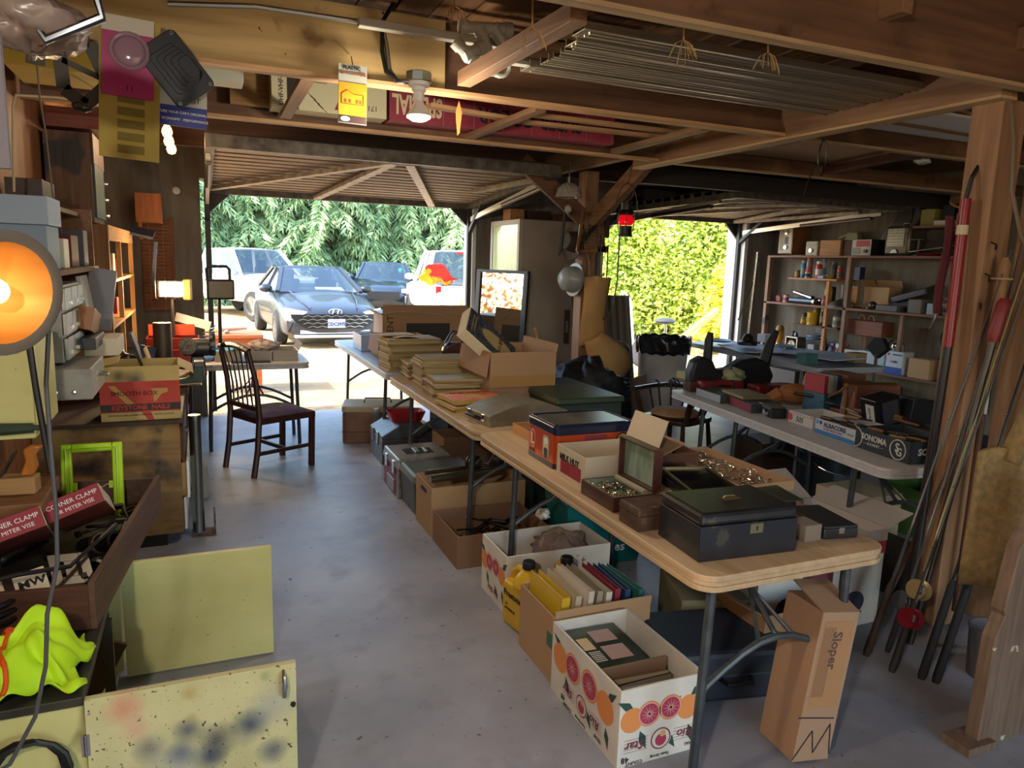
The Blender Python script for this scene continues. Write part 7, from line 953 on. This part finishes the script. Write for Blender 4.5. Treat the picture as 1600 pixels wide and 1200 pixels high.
# ------------------------------------------------------------------ rods, poles and sacks at the right post
def rod(label, a, b_, r, c, grip, grl, reel=None):
    a = V(a); b_ = V(b_); d = (b_-a); L = d.length; d.normalize(); o = T('fishing_rod', label, 'fishing rod', a, 0)
    obj('blank', G().tube([d*grl, d*L], [r, r*.35], 8), pl(c, .25), o, sm=True); obj('grip', G().tube([V((0, 0, 0)), d*.02, d*(grl-.03), d*grl], [r*1.6, r*2.1, r*1.9, r*1.2], 10), pl(grip, .7), o, sm=True)
    for k in range(5): p = d*(grl+(L-grl)*(.15+.17*k)); s_ = d.orthogonal().normalized()*.014; obj('guide', G().tube([p+s_+V((.008*math.cos(t*1.05), .008*math.sin(t*1.05), 0)) for t in range(6)], .0018, 5, True), CHROME, o)
    if reel: 
        p = d*(grl*.85)+V((-.045, -.03, 0)); obj('reel', G().lathe([(.0, -.03), (.04, -.03), (.042, -.024), (.024, -.02), (.024, .02), (.042, .024), (.04, .03), (0, .03)], p, 16, d.to_track_quat('X', 'Z').to_matrix()), pl(reel, .3, m=.4), o, sm=True); obj('reel_handle', G().tube([p+V((-.03, -.03, 0)), p+V((-.05, -.05, .02)), p+V((-.05, -.05, .045))], .005, 6), CHROME, o)
    return o
rod('fishing rod with a long brown grip, leftmost of the bundle by the post', (2.545, 2.01, 0), (3.13, 2.02, 1.72), .0075, '#4a4b4e', '#3a2a20', .34); rod('fishing rod with a dark red reel, second from the left by the post', (2.54, 1.88, 0), (3.2, 1.95, 1.75), .007, '#3c3a36', '#2c2824', .3, '#8a2030'); rod('pale-shafted fishing rod with a cream spool reel by the post', (2.62, 1.93, 0), (3.25, 2.0, 1.8), .007, '#8a7c52', '#4a3828', .4, '#a89468'); rod('black fishing rod right of the pale one', (2.61, 1.80, 0), (3.24, 1.88, 1.75), .008, '#1c1e22', '#202226', .42); rod('dark blue-black fishing rod, rightmost of the bundle', (2.64, 1.76, 0), (3.2, 1.83, 1.5), .008, '#24303c', '#1a1c20', .45); rod('thin grey fishing rod behind the leftmost one', (2.66, 2.0, 0), (3.18, 2.03, 1.6), .006, '#4a4a4a', '#2c2622', .3, '#5a5a5c')
one('wooden_pole', G().tube([(2.88, 2.24, 0), (3.12, 2.03, 1.1), (3.2, 1.99, 2.0)], .012, 8), wood('pole_wood', '#4a3224', '#5f4230', 'z'), 'thin brown wooden pole crossing in front of the post', 'pole', sm=True)
sh_ = T('shovel_handle', 'long grey steel pole with a red rubber grip leaning on the post', 'pole', (2.82, 2.02, 0)); obj('shaft', G().tube([(0, 0, 0), (.2, -.05, 1.36)], .016, 10), steel('#4a4642', .45), sh_, sm=True); obj('grip', G().tube([(.197, -.05, 1.34), (.2, -.05, 1.37), (.225, -.055, 1.5), (.228, -.055, 1.52)], [.018, .026, .026, .016], 10), pl('#6a1a1c', .5), sh_, sm=True)
hx_ = T('digging_tool', 'brown wooden tool handle tied to the post with a rope ring', 'handle', (3.11, 2.03, 0)); obj('handle', G().tube([(0, 0, 1.12), (-.0, 0, 1.4), (.005, 0, 1.66), (.005, 0, 1.69)], [.018, .022, .024, .012], 10), wood('tool_handle_wood', '#6a4a2c', '#85603a', 'z'), hx_, sm=True); obj('ferrule', G().cyl((0, 0, 1.02), (0, 0, 1.13), .023), steel('#6a6660', .4), hx_); obj('rope_ring', G().tube([(.03*math.cos(i*PI/6), .04*math.sin(i*PI/6), 1.6) for i in range(12)], .005, 6, True), pl('#8f7d58', .8), hx_); obj('shaft', G().cyl((0, 0, .1), (0, 0, 1.02), .014), DWZ, hx_)
rp = T('red_pole', 'red tube with a cream collar leaning against the left of the post', 'pole', (2.985, 2.14, 0)); obj('tube', G().cyl((0, 0, 1.3), (.02, .02, 1.93), .022), pl('#7a1820', .35), rp, sm=True); obj('collar', G().cyl((.016, .016, 1.78), (.017, .017, 1.82), .0235), pl('#b0a484', .5), rp); obj('lower_tube', G().cyl((-.04, 0, 0), (0, 0, 1.3), .02), pl('#241f20', .4), rp, sm=True); obj('hook', G().tube([(.02, .02, 1.93), (.04, .02, 2.02), (.08, .02, 2.08)], .01, 6), IRON, rp)
one('red_cloth', G().grid(lambda u, v: (2.955+.05*u+.01*math.sin(6*v), 2.2+.01*math.sin(8*u), 1.86-.42*v), 7, 9), pl('#4a0e18', .8), 'dark red cloth strip hanging beside the red pole', 'cloth', solid=.006); 
for i, (z_, y_) in enumerate(((1.62, 0), (1.5, .02), (1.75, -.01))): one('bent_nail', G().tube([(3.08, 2.085+y_, z_), (3.06, 2.05+y_, z_-.01), (3.045, 2.04+y_, z_-.03)], .004, 6), IRON, ['bent nail sticking out of the post, middle of three', 'lowest bent nail on the left of the post', 'topmost bent nail on the left of the post'][i], 'nail')
one('cable_loop', G().tube([(3.05, 2.05, 2.3), (3.02, 2.0, 2.15), (3.02, 1.98, 1.95), (3.08, 1.96, 1.78), (3.15, 1.95, 1.7)], .008, 6), pl('#6a5a48', .6), 'grey-brown cable curving down the top of the post', 'cable', sm=True)
BUR = mat('burlap', '#75623f', '#8a744c', r=.95, s=40, b=.5); bg = T('burlap_sack', 'tan canvas sack hanging at the right edge in front of the rods', 'sack', (0, 0, 0)); obj('body', G().grid(lambda u, v: (2.56+.3*u+.02*math.sin(4*v), 1.66-.05*math.sin(PI*u)+.02*math.sin(7*u+3*v), .98-.5*v+.02*math.sin(6*u)-.06*u*v), 14, 14), BUR, bg, sm=True, solid=.02); obj('neck', G().tube([(2.8, 1.62, 1.35), (2.74, 1.62, 1.15), (2.7, 1.64, .95)], [.035, .05, .09], 10, flat=.4), BUR, bg, sm=True); obj('strap', G().beam((2.78, 1.6, 1.52), (2.77, 1.6, 1.26), .07, .01), mat('camo_strap', '#26362c', '#7a6a48', r=.8, s=16, lo=.48, hi=.52), bg); obj('hook', G().tube([(2.79, 1.6, 1.5), (2.95, 1.65, 1.62), (3.12, 1.25, 1.66)], .006, 6), IRON, bg)
pw = T('weathered_plank', 'broken weathered wooden plank standing at the right edge of the room', 'plank', (2.45, 1.45, 0), rot=(0, R(2), 0)); obj('plank', G().prism([(-.05, 0), (.2, 0), (.22, .9), (.12, 1.0), (.05, .8), (.0, .72), (-.03, .5), (-.02, .48), (-.05, .4)], .05, tr((0, 0, 0), (PI/2, 0, 0))), wood('weathered_board', '#5a4538', '#75604e', 'z', chips=[(16, .68, '#b0a890')]), pw, bev=.004); obj('foot', G().box((-.06, 0, .015), (.14, .1, .03)), wood('weathered_board', '', ''), pw)
one('paint_bucket', G().lathe([(.08, 0), (.09, .2), (.095, .2), (.095, .21), (.085, .21), (.075, .01)], (2.9, 1.72, 0), 18), pl('#5a5658', .5), 'dull round pail on the floor behind the sack', 'pail', sm=True)
# ------------------------------------------------------------------ things hung from and stored in the rafters
gk = T('gasket_plate', 'dark metal gasket plate with three openings hanging from the pine joist', 'gasket', (-0.381, 3.170, 2.243), rot=(0, R(6), 0))
obj('plate', G().beam((-.13, 0, .06), (-.08, 0, .12), .03, .03).beam((-.1, 0, .1), (.03, 0, .1), .008, .045).beam((.03, 0, .1), (.1, 0, -.03), .008, .05).beam((.1, 0, -.03), (.03, 0, -.12), .008, .045).beam((.03, 0, -.12), (-.04, 0, -.08), .008, .045).beam((-.04, 0, -.08), (-.07, 0, .1), .008, .045), pl('#3a352c', .5, m=.4), gk); obj('bridge', G().beam((-.05, 0, .02), (.09, 0, -.02), .008, .02), pl('#3a352c', .5, m=.4), gk); obj('tab', G().box((-.13, 0, .05), (.06, .008, .13)), pl('#3a352c', .5, m=.4), gk); obj('ear', G().tube([(.02+.03*math.cos(i), 0, -.13+.012*math.sin(i)) for i in range(6)], .008, 6, True), pl('#3a352c', .5, m=.4), gk); obj('hook', G().cyl((0, .02, .12), (0, .05, .2), .003), IRON, gk)
yc_ = T('instruction_card', 'tall yellowed instruction card with a pink blister pack, hung from the pine joist', 'card', (-0.216, 3.150, 2.188), rot=(0, R(3), 0)); obj('card', G().box((0, 0, 0), (.2, .003, .5)), mat('yellow_card', '#8f7a2c', '#a38d3c', r=.7, s=4), yc_); obj('pink_pack', G().box((-.005, -.008, .09), (.17, .01, .24)), pl('#9c1c5c', .4), yc_); obj('pack_header', G().box((-.005, -.009, .22), (.17, .01, .055)), pl('#b8b09c', .5), yc_); obj('blister', G().tube([(.06*math.cos(i*PI/10), -.018, .13+.06*math.sin(i*PI/10)) for i in range(20)], .009, 8, True), mat('clear_blister', '#c9a8b8', r=.1, trans=.6), yc_, sm=True); obj('blister_dome', G().ball((0, -.012, .13), .055, 14, 1, 1, .25), mat('clear_blister', '', ''), yc_, sm=True)
for i in range(5): obj('print_block', G().bx(-.04, -.0025, -.05-.045*i, .05, -.0018, -.02-.045*i), pl('#6f6024', .8), yc_)
txt(yc_, '11', .03, (.0, -.014, .0), FR, INK)
bo = T('rubber_boot', 'black ribbed rubber shifter boot hanging beside the yellowed card', 'rubber boot', (-0.057, 3.140, 2.277), rot=(0, R(-38), 0)); bo.scale = (.8, .8, .8); RUB = pl('#1f2126', .32); obj('flange', G().prism(rrect(-.105, -.15, .105, .15, .03), .012, tr((0, 0, 0), (PI/2, 0, 0))), RUB, bo, bev=.004)
for i in range(5): k = 1-.13*i; obj('rib', G().prism(rrect(-.07*k, -.1*k, .06*k, .1*k, .02), .014, tr((.012*i, -.012-.014*i, -.008*i), (PI/2, 0, 0))), RUB, bo, bev=.003)
for sx, sz in ((-.085, .13), (.085, .13), (-.085, -.13), (.085, -.13)): obj('grommet', G().lathe([(.004, -.002), (.008, -.002), (.008, .002), (.004, .002)], (sx, -.008, sz), 10, Matrix.Rotation(PI/2, 3, 'X')), CHROME, bo)
sgn = T('parts_sign', 'blue and white car-parts sign behind the black rubber boot', 'sign', (-0.058, 3.190, 2.179), rot=(0, R(2), 0)); obj('panel', G().box((0, 0, 0), (.21, .003, .2)), pl('#a8a89a', .6), sgn); obj('blue_band', G().box((0, -.002, -.062), (.21, .002, .075)), pl('#1d2a78', .5), sgn); txt(sgn, "RECAPTURE YOUR CAR'S ORIGINAL", .0128, (0, -.0038, -.05), FR, WHITE); txt(sgn, 'POWER · ECONOMY · PERFORMANCE', .0128, (0, -.0038, -.075), FR, WHITE); txt(sgn, 'KIT', .03, (.06, -.0025, .0), FR, INK)
ml = T('louver_package', 'plastic mini-louvers package with a yellow house picture, hung from the joist', 'package', (0.612, 3.200, 2.274), rot=(0, R(1), 0)); obj('card', G().box((0, 0, 0), (.118, .004, .235)), pl('#a8a898', .5), ml); obj('yellow_panel', G().box((0, -.003, -.02), (.116, .002, .13)), mat('yellow_orange_print', '#c98a14', '#d9a82a', r=.5, s=6), ml); obj('dark_band', G().box((0, -.003, -.1), (.116, .002, .03)), pl('#4a3430', .5), ml); obj('logo', G().prism(circ(-.03, -.1, .02, 16, .5), .001, tr((0, -.0045, 0), (PI/2, 0, 0))), WHITE, ml); obj('hook', G().cyl((0, 0, .11), (0, .04, .16), .002), IRON, ml)
txt(ml, 'PLASTIC', .02, (-.005, -.0035, .103), FR, INK, bold=.0006); txt(ml, 'MINI-LOUVERS', .0165, (0, -.0035, .082), FR, pl('#8a4a2a', .6), bold=.0004)
hs = [(-.045, -.02), (-.045, .02), (-.02, .035), (.005, .02), (.045, .02), (.045, -.02), (-.045, -.02)]
obj('house_outline', G().tube([(a, -.0045, b_-.02) for a, b_ in hs], .0012, 4), pl('#7a4a14', .6), ml)
for a in (-.03, -.012, .018, .032): obj('window_print', G().bx(a-.005, -.0045, -.035, a+.005, -.004, -.02), pl('#8a5a1c', .6), ml)
def rafter_box(name, label, x0, x1, y, z, h, d, m):
    o = T(name, label, 'box', ((x0+x1)/2, y, z)); o['half'] = ((x1-x0)/2, d/2, h); obj('body', G().bx(-(x1-x0)/2, -d/2, 0, (x1-x0)/2, d/2, h), m, o, bev=.002); return o
CRMB = pl('#c0b892', .7); ub = rafter_box('antenna_box', 'long cream antenna carton lying in the rafters at left', .38, 1.0, 4.3, 2.38, .22, .14, CRMB)
fu = lambda k: front(ub, k); txt(ub, 'UHF-VHF-FM', .034, fu(.001)(-.26, .11), (PI/2, -PI/2, 0), INK, bold=.0006); patch(ub, fu(.0006), rect(-.23, 0, -.17, .22), pl('#2c221c', .7)); patch(ub, fu(.0006), [(.02, .02), (.09, .02), (.17, .16), (.1, .2)], pl('#7a2434', .6)); txt(ub, 'NEW IMPROVED PERFORMANCE', .018, fu(.0012)(.095, .1), (PI/2, R(-62), 0), CRMB, flip=True, sx=.6); txt(ub, '1710', .04, fu(.001)(.22, .05), FR, INK, flip=True)
for i in range(5): obj('print_line', G().bx(-.12, -.0706-.0, .15+.012*i, -.02, -.0702, .153+.012*i), INK, ub)
for i in range(4): obj('antenna_print', G().beam((-.13+.02*i, -.0706, .1-.02*i), (-.08+.02*i, -.0706, .06-.02*i), .0008, .003), INK, ub)
REDB = mat('dark_red_carton', '#7a2430', '#8a2c38', r=.6, s=6); sbx = rafter_box('colour_set_box', 'very long dark red carton with upside-down lettering lying in the rafters', 1.02, 2.5, 4.33, 2.38, .2, .16, REDB)
fs = lambda k: front(sbx, k); txt(sbx, 'SPECIAL', .15, fs(.001)(-.575, .1), FR, pl('#c9b590', .6), flip=True, bold=.004, sx=.55); txt(sbx, 'SUPER COLOR', .12, fs(.001)(.15, .09), FR, INK, flip=True, bold=.003, sx=.9)
for i in range(9): obj('stripe', G().bx(-.8+i*.19, -.0806, .0, -.795+i*.19, -.0802, .2), pl('#8a5a5c', .6), sbx)
item_box('white_carton', 'small pale carton with a round print in the rafters by the sign', .12, 3.9, 2.40, .15, .2, .16, '#a0a08e'); one('board_panel', G().bx(.18, 4.38, 2.40, .62, 4.4, 2.62), wood('osb_board', '#7a5a30', '#96733f', 'x', k=8), 'brown chipboard panel standing in the rafters left of the antenna carton', 'board'); one('yellow_tray', G().bx(-.75, 3.9, 2.38, -.28, 4.3, 2.48), mat('yellow_card2', '#b89a3c', '#d0b04c', r=.6, s=4), 'yellow folded card tray in the rafters above the gasket plate', 'tray', bev=.004)
# pale tubes, channels and fittings
PVC = pl('#b4b2a0', .35)
one('white_tube', G().bx(.62, 3.1, 2.52, 1.3, 3.14, 2.555), PVC, 'white plastic strip lying along the joist left of the fittings', 'strip', bev=.004)
for i in range(4): one('white_strip', G().bx(1.12+.03*i, 2.9+.05*i, 2.41+.02*i, 1.5, 2.945+.05*i, 2.425+.02*i), PVC, ['lowest short white strip in the bundle beside the lamp', 'second short white strip in the bundle beside the lamp', 'third short white strip in the bundle beside the lamp', 'uppermost short white strip in the bundle beside the lamp'][i], 'strip', bev=.002)
pf_ = T('pipe_fitting_cluster', 'cluster of white plastic pipe fittings tied under the roof boards', 'pipe fitting', (1.107, 2.980, 2.480))
for a, b_ in (((-.1, 0, .06), (.12, 0, .08)), ((-.02, 0, .07), (.04, 0, -.06)), ((.04, 0, .08), (.14, .02, -.02)), ((-.12, 0, .0), (-.02, 0, -.08)), ((-.08, 0, -.05), (.0, .0, .0))):
    d = (V(b_)-V(a)).normalized(); obj('fitting', G().cyl(a, b_, .024, n=12).cyl(V(a)-d*.004, V(a)+d*.03, .029, n=12).cyl(V(b_)-d*.03, V(b_)+d*.004, .029, n=12), PVC, pf_, sm=True)
one('pvc_rings', G().tube([(1.22+.05*math.cos(i*PI/8), 3.19, 2.48+.05*math.sin(i*PI/8)) for i in range(16)], .012, 8, True).tube([(1.27+.05*math.cos(i*PI/8), 3.2, 2.48+.05*math.sin(i*PI/8)) for i in range(16)], .012, 8, True), PVC, 'pair of cream plastic rings on the joist beside the fittings', 'ring', sm=True)
GUT = mat('gutter_metal', '#99907c', '#b0a690', r=.3, m=.75, s=4, st=(.3, 8, 8)); gpos = [(2.46, 2.42, .05), (2.56, 2.41, .045), (2.65, 2.41, .04), (2.735, 2.405, .035), (2.82, 2.405, .04), (2.93, 2.40, .05)]
for i, (y_, z_, r_) in enumerate(gpos):
    o = T('metal_channel', ['nearest pale metal channel stored in the rafters', 'second pale metal channel from the near beam', 'third pale metal channel in the rafter stack', 'fourth, narrowest metal channel in the rafter stack', 'fifth metal channel, beside the last one', 'last metal channel, next to the dark joist'][i], 'channel', (2.15, y_, z_), 0, 'metal channels in the rafters'); obj('channel', G().prism([(-r_, .03), (-r_, 0), (r_, 0), (r_, .03), (r_-.006, .03), (r_-.006, .006), (-r_+.006, .006), (-r_+.006, .03)], 1.7+wob(.1), tr((0, 0, 0), (PI/2, 0, PI/2))), GUT, o, bev=.002)
    for q in (-.3, .3): obj('rib', G().cyl((-.84, q*r_*1.2, -.002), (.84, q*r_*1.2, -.002), .004, n=6), GUT, o)
# twine, wires, conduit
TW = pl('#9a7a48', .9)
for i, p in enumerate(((V((0.995, 2.235, 2.340))), V((1.484, 2.112, 2.340)), V((1.817, 2.089, 2.340)), V((0.866, 2.635, 2.500)))):
    o = T('twine_knot', ['frayed twine knot on the cross brace near the top', 'frayed twine knot under the nearest beam, left of the middle', 'twine knot under the nearest beam at its middle', 'loose twine hanging above the white pipe fittings'][i], 'twine', p); rs = random.Random(i)
    for k in range(12): a = rs.uniform(0, 6.28); obj('strand', G().tube([(0, 0, 0), (.03*math.cos(a), .02*math.sin(a), -.015), (.05*math.cos(a), .04*math.sin(a), -.05-.02*rs.random())], .0012, 4), TW, o)
    obj('loop', G().cyl((0, 0, 0), (.0, .01, .12), .003, n=6), TW, o)
one('conduit', G().tube([(-0.077, 3.200, 2.520), (0.237, 3.200, 2.560), (0.533, 3.200, 2.563), (0.739, 3.200, 2.564), (0.753, 3.200, 2.490), (0.767, 3.200, 2.390), (0.793, 3.150, 2.336), (0.837, 3.130, 2.338)], .011, 8), steel('#8f8f86', .4), 'grey flexible conduit running along the pine joist to the lamp box', 'conduit', sm=True)
one('cable', G().tube([(0.793, 3.200, 2.672), (0.734, 3.190, 2.573), (0.734, 3.190, 2.460), (0.746, 3.170, 2.375), (0.795, 3.160, 2.344)], .009, 8), BLACK, 'black cable bending down the pine joist beside the conduit', 'cable', sm=True)
one('wire_bundle', G().tube([(3.25+.03*math.cos(a*.8), 3.22, 2.24+.1*math.sin(a*.8)) for a in range(24)]+[(3.2, 3.22, 2.2), (3.16, 3.22, 2.1), (3.14, 3.22, 2.03)], .004, 5), IRON, 'looped bundle of wire hanging from the joist right of the middle', 'wire', sm=True)
one('plastic_scrap', lump(G(), (4.356, 3.469, 2.340), .04, 77, 10, .4, .3), mat('plastic_scrap', '#b8b4aa', r=.3, alpha=.8), 'scrap of clear plastic caught on the right rafter', 'plastic', sm=2)
one('red_tag', G().prism([(0, 0), (.015, .05), (.03, .0), (.02, -.09), (.01, -.1)], .002, tr((1.083, 3.250, 2.263), (PI/2, 0, 0))), pl('#a0602c', .6), 'thin orange-brown strip dangling by the cross brace', 'strip')
bgp = T('plastic_bag', 'clear plastic bag on a bent steel frame at the top left corner', 'bag', (0, 0, 0)); obj('bag', lump(G(), (-0.363, 2.200, 2.137), .13, 61, 14, .45, .2), mat('clear_plastic_bag', '', ''), bgp, sm=2); obj('frame', G().tube([(-0.362, 2.100, 2.163), (-0.314, 2.100, 2.083), (-0.195, 2.100, 2.149), (-0.205, 2.100, 2.202)], .012, 8), steel('#6f7478', .35), bgp, sm=True)
one('wall_wire', G().tube([(-0.576, 3.600, 2.331), (-0.575, 3.600, 2.209), (-0.578, 3.700, 2.073), (-0.585, 3.800, 1.844), (-0.578, 3.900, 1.682), (-0.578, 4.000, 1.508), (-0.583, 4.100, 1.351)], .004, 6), pl('#6a5a4a', .6), 'thin grey wire hanging down past the stained speaker cabinet', 'wire', sm=True)
one('pale_cable', G().tube([(-0.416, 4.400, 2.330), (-0.555, 3.900, 2.262), (-0.656, 3.600, 2.204), (-0.671, 3.600, 2.149), (-0.689, 3.600, 1.823)], .005, 6), pl('#a08a68', .6), 'pale cord running along the orange rafter and down the plywood', 'cord', sm=True)
# ------------------------------------------------------------------ the lamps
def glow(name, c, s): return mat(name, c, r=.4, emit=c, es=s)
def lamp_light(name, loc, power, col, rad=.04, kind='POINT', rot=None, parent=None):
    d = bpy.data.lights.new(name, kind); d.energy = power; d.color = col
    if kind == 'SPOT': d.spot_size = R(130); d.spot_blend = .6; d.shadow_soft_size = rad
    else: d.shadow_soft_size = rad
    o = bpy.data.objects.new(name, d); COL.objects.link(o); o.location = loc
    if rot: o.rotation_euler = rot
    if parent: o.parent = parent
    return o
WARM = (1, .72, .42)
p = V((-0.319, 1.480, 1.522)); p.x += .012; cl = T('clamp_lamp', 'round aluminium clamp lamp glowing orange at the left edge', 'lamp', p); ax = V((.74, -.66, -.1)).normalized(); cl.scale = (.76, .76, .76); q = ax.to_track_quat('Z', 'Y').to_matrix()
obj('reflector', G().lathe([(.035, -.11), (.05, -.1), (.085, -.06), (.108, -.015), (.116, 0)], n=36, mx=q, caps=0), mat('warm_lit_reflector', '#b8782c', '#c98a3c', r=.5, m=.3, s=3, st=(1, 1, 8)), cl, sm=True); obj('rim', G().lathe([(.114, -.004), (.128, -.012), (.14, -.006), (.142, .002), (.128, .006), (.115, .002)], n=36, mx=q), pl('#6a6258', .5, m=.4), cl, sm=True); obj('socket', G().lathe([(.0, -.19), (.026, -.19), (.03, -.1), (.034, -.1)], n=16, mx=q), BLACK, cl, sm=True); obj('bulb', G().lathe([(.014, -.1), (.016, -.085), (.03, -.055), (.032, -.04), (.026, -.02), (.012, -.01), (0, -.008)], n=20, mx=q), glow('clamp_bulb', '#ffd9a0', 3.5), cl, sm=True)  # reflector's orange is the bulb's warm light put into its colour
obj('clamp', G().tube([q @ V((0, 0, -.19)), q @ V((0, .02, -.22)), q @ V((.0, .06, -.23))], .012, 8), IRON, cl); lamp_light('clamp_light', p+ax*.03, 22, (1, .8, .56), .05, 'SPOT', ax.to_track_quat('-Z', 'Y').to_euler())
cdp = [(-0.297, 1.720, 1.578), (-0.288, 1.720, 1.521), (-0.289, 1.720, 1.430), (-0.300, 1.720, 1.325), (-0.300, 1.720, 1.190), (-0.299, 1.720, 1.050), (-0.304, 1.720, 0.936), (-0.330, 1.720, 0.823), (-0.340, 1.720, 0.705), (-0.367, 1.720, 0.590), (-0.421, 1.720, 0.488), (-0.452, 1.720, 0.473)]
one('lamp_cord', G().tube(cdp, .0045, 8), pl('#4a4a4c', .4), 'grey lamp cord hanging down the left edge past the wooden tray', 'cord', sm=True)
cdp = [(-0.337, 1.560, 1.504), (-0.326, 1.600, 1.467), (-0.349, 1.850, 1.404), (-0.343, 1.850, 1.305), (-0.336, 1.850, 1.218), (-0.326, 1.850, 1.100)]; one('lamp_cord', G().tube(cdp, .007, 8), BLACK, 'thick black cord just left of the grey lamp cord', 'cord', sm=True)
lamp_light('unseen_fill_light', (-.62, -.2, 2.1), 48, (1, .93, .82), .06)  # unseen lamp behind the camera, added to brighten the cabinet doors
p = V((-0.223, 6.300, 1.314)); hl = T('work_light', 'lit halogen work light in a wire guard on the bench', 'work light', p, R(-8)); obj('housing', G().box((.0, .05, 0), (.2, .08, .14)), IRON, hl, bev=.01); obj('lens', G().bx(-.075, -.004, -.055, .075, .008, .055), glow('halogen', '#ffe6b0', 26), hl)
for i in range(4): obj('guard_wire', G().tube([(-.1+.0667*i, .02, -.08), (-.1+.0667*i, -.03, -.07), (-.1+.0667*i, -.03, .07), (-.1+.0667*i, .02, .08)], .0025, 5), IRON, hl)
obj('side_frame', G().bx(.1, -.02, -.08, .15, .06, .08), mat('amber_side', '#8a5a20', r=.5), hl, bev=.004); obj('stand', G().tube([(0, .06, -.07), (0, .06, -.35), (-.02, .04, -.52)], .012, 8), IRON, hl); lamp_light('halogen_light', p+V((0, -.09, 0)), 12, (1, .7, .38), .06)
p = V((0.127, 5.900, 1.337)); h2 = T('work_light', 'unlit black work light with a carrying handle beside the chair back', 'work light', p, R(10)); obj('housing', G().box((0, 0, 0), (.2, .1, .15)), BLACK, h2, bev=.012); obj('grille', G().bx(-.085, -.056, -.06, .085, -.05, .06), mat('lens_dull', '#6a5a40', r=.2), h2); obj('handle', G().tube([(-.08, .02, .07), (-.08, .03, .15), (-.06, .03, .17), (.06, .03, .17), (.08, .03, .15), (.08, .02, .07)], .012, 8), BLACK, h2, sm=True); obj('stand', G().tube([(0, .03, -.07), (0, .03, -.5)], .014, 8), IRON, h2)
p = V((0.875, 3.120, 2.188)); fl_ = T('ceiling_lamp', 'lit white flood bulb in a porcelain socket below the rafters', 'lamp', p); obj('bulb', G().lathe([(0, -.008), (.03, -.004), (.05, .008), (.05, .014)], n=24), glow('flood_bulb', '#fff0d0', 9), fl_, sm=True); obj('bulb_neck', G().lathe([(.05, .014), (.048, .022), (.03, .05), (.018, .075)], n=24), pl('#d8d2c4', .3), fl_, sm=True); obj('socket', G().lathe([(.018, .075), (.022, .08), (.024, .11), (.03, .115), (.03, .13), (.045, .135), (.045, .15)], n=20), WHITE, fl_, sm=True); obj('junction_box', G().prism(circ(0, 0, .055, 8), .04, tr((0, 0, .17))), steel('#8a9088', .4), fl_, bev=.003); lamp_light('flood_light', p+V((0, 0, -.06)), 15, (1, .89, .76), .05)
for i, p in enumerate((V((-0.167, 5.400, 2.375)), V((-0.159, 5.900, 2.330)), V((-0.166, 5.650, 2.349)))):
    b_ = T('light_bulb', ['clear bare bulb with a glowing filament, top of the hanging three', 'round glowing bulb hanging lowest of the three', 'clear bulb between the other two hanging bulbs'][i], 'bulb', p); obj('glass', G().lathe([(0, -.042), (.024, -.034), (.034, -.008), (.028, .018), (.014, .04), (.013, .05)], n=18), glow('filament_glass', '#ffc878', 1.2), b_, sm=True); obj('socket', G().cyl((0, 0, .05), (0, 0, .1), .018), BLACK, b_); obj('cord', G().cyl((0, 0, .1), (0, 0, 2.6-p.z), .003, n=5), BLACK, b_); lamp_light('bulb_light', p+V((0, -.06, -.02)), 3.5, WARM, .03)
# ------------------------------------------------------------------ sets of alike things
SETS = {'spray_can': 'spray cans on the pine shelf', 'tin': 'tins and small cans on the shelving', 'bottle': 'bottles on the shelving', 'spray_bottle': 'spray bottles on the lower shelf', 'folder': 'binders and folders in the brown box', 'shelf_box': 'boxes on the left shelves', 'stored_box': 'stored boxes', 'metal_sheet': 'sheets on the tray table', 'twine_knot': 'twine knots on the beams', 'white_strip': 'white strips in the rafters', 'fishing_rod': 'fishing rods by the post', 'bent_nail': 'bent nails in the post', 'light_bulb': 'hanging bare bulbs', 'shrub': 'shrubs outside the right opening', 'white_carton': 'white cartons', 'small_carton': 'small cartons on the shelving', 'book': 'books on the right table', 'pipe_fitting': 'pipe pieces in the tray', 'clamp_carton': 'red clamp cartons', 'card_tray': 'card trays on the small table', 'wheel': 'round metal wheels on the lower shelf', 'leather_case': 'red cases on the right table', 'steel_tube': 'steel tubes on the middle shelf', 'pickup_truck': 'white pickups', 'fruit_box': 'grapefruit boxes', 'cardboard_box': 'brown cardboard boxes', 'toolbox': 'toolboxes', 'clock_radio': 'clock radios'}
for o in COL.objects:
    if o.parent is None and o.get('category') and not o.get('group'):
        b_ = o.name.split('.')[0]
        if b_ in SETS: o['group'] = SETS[b_]
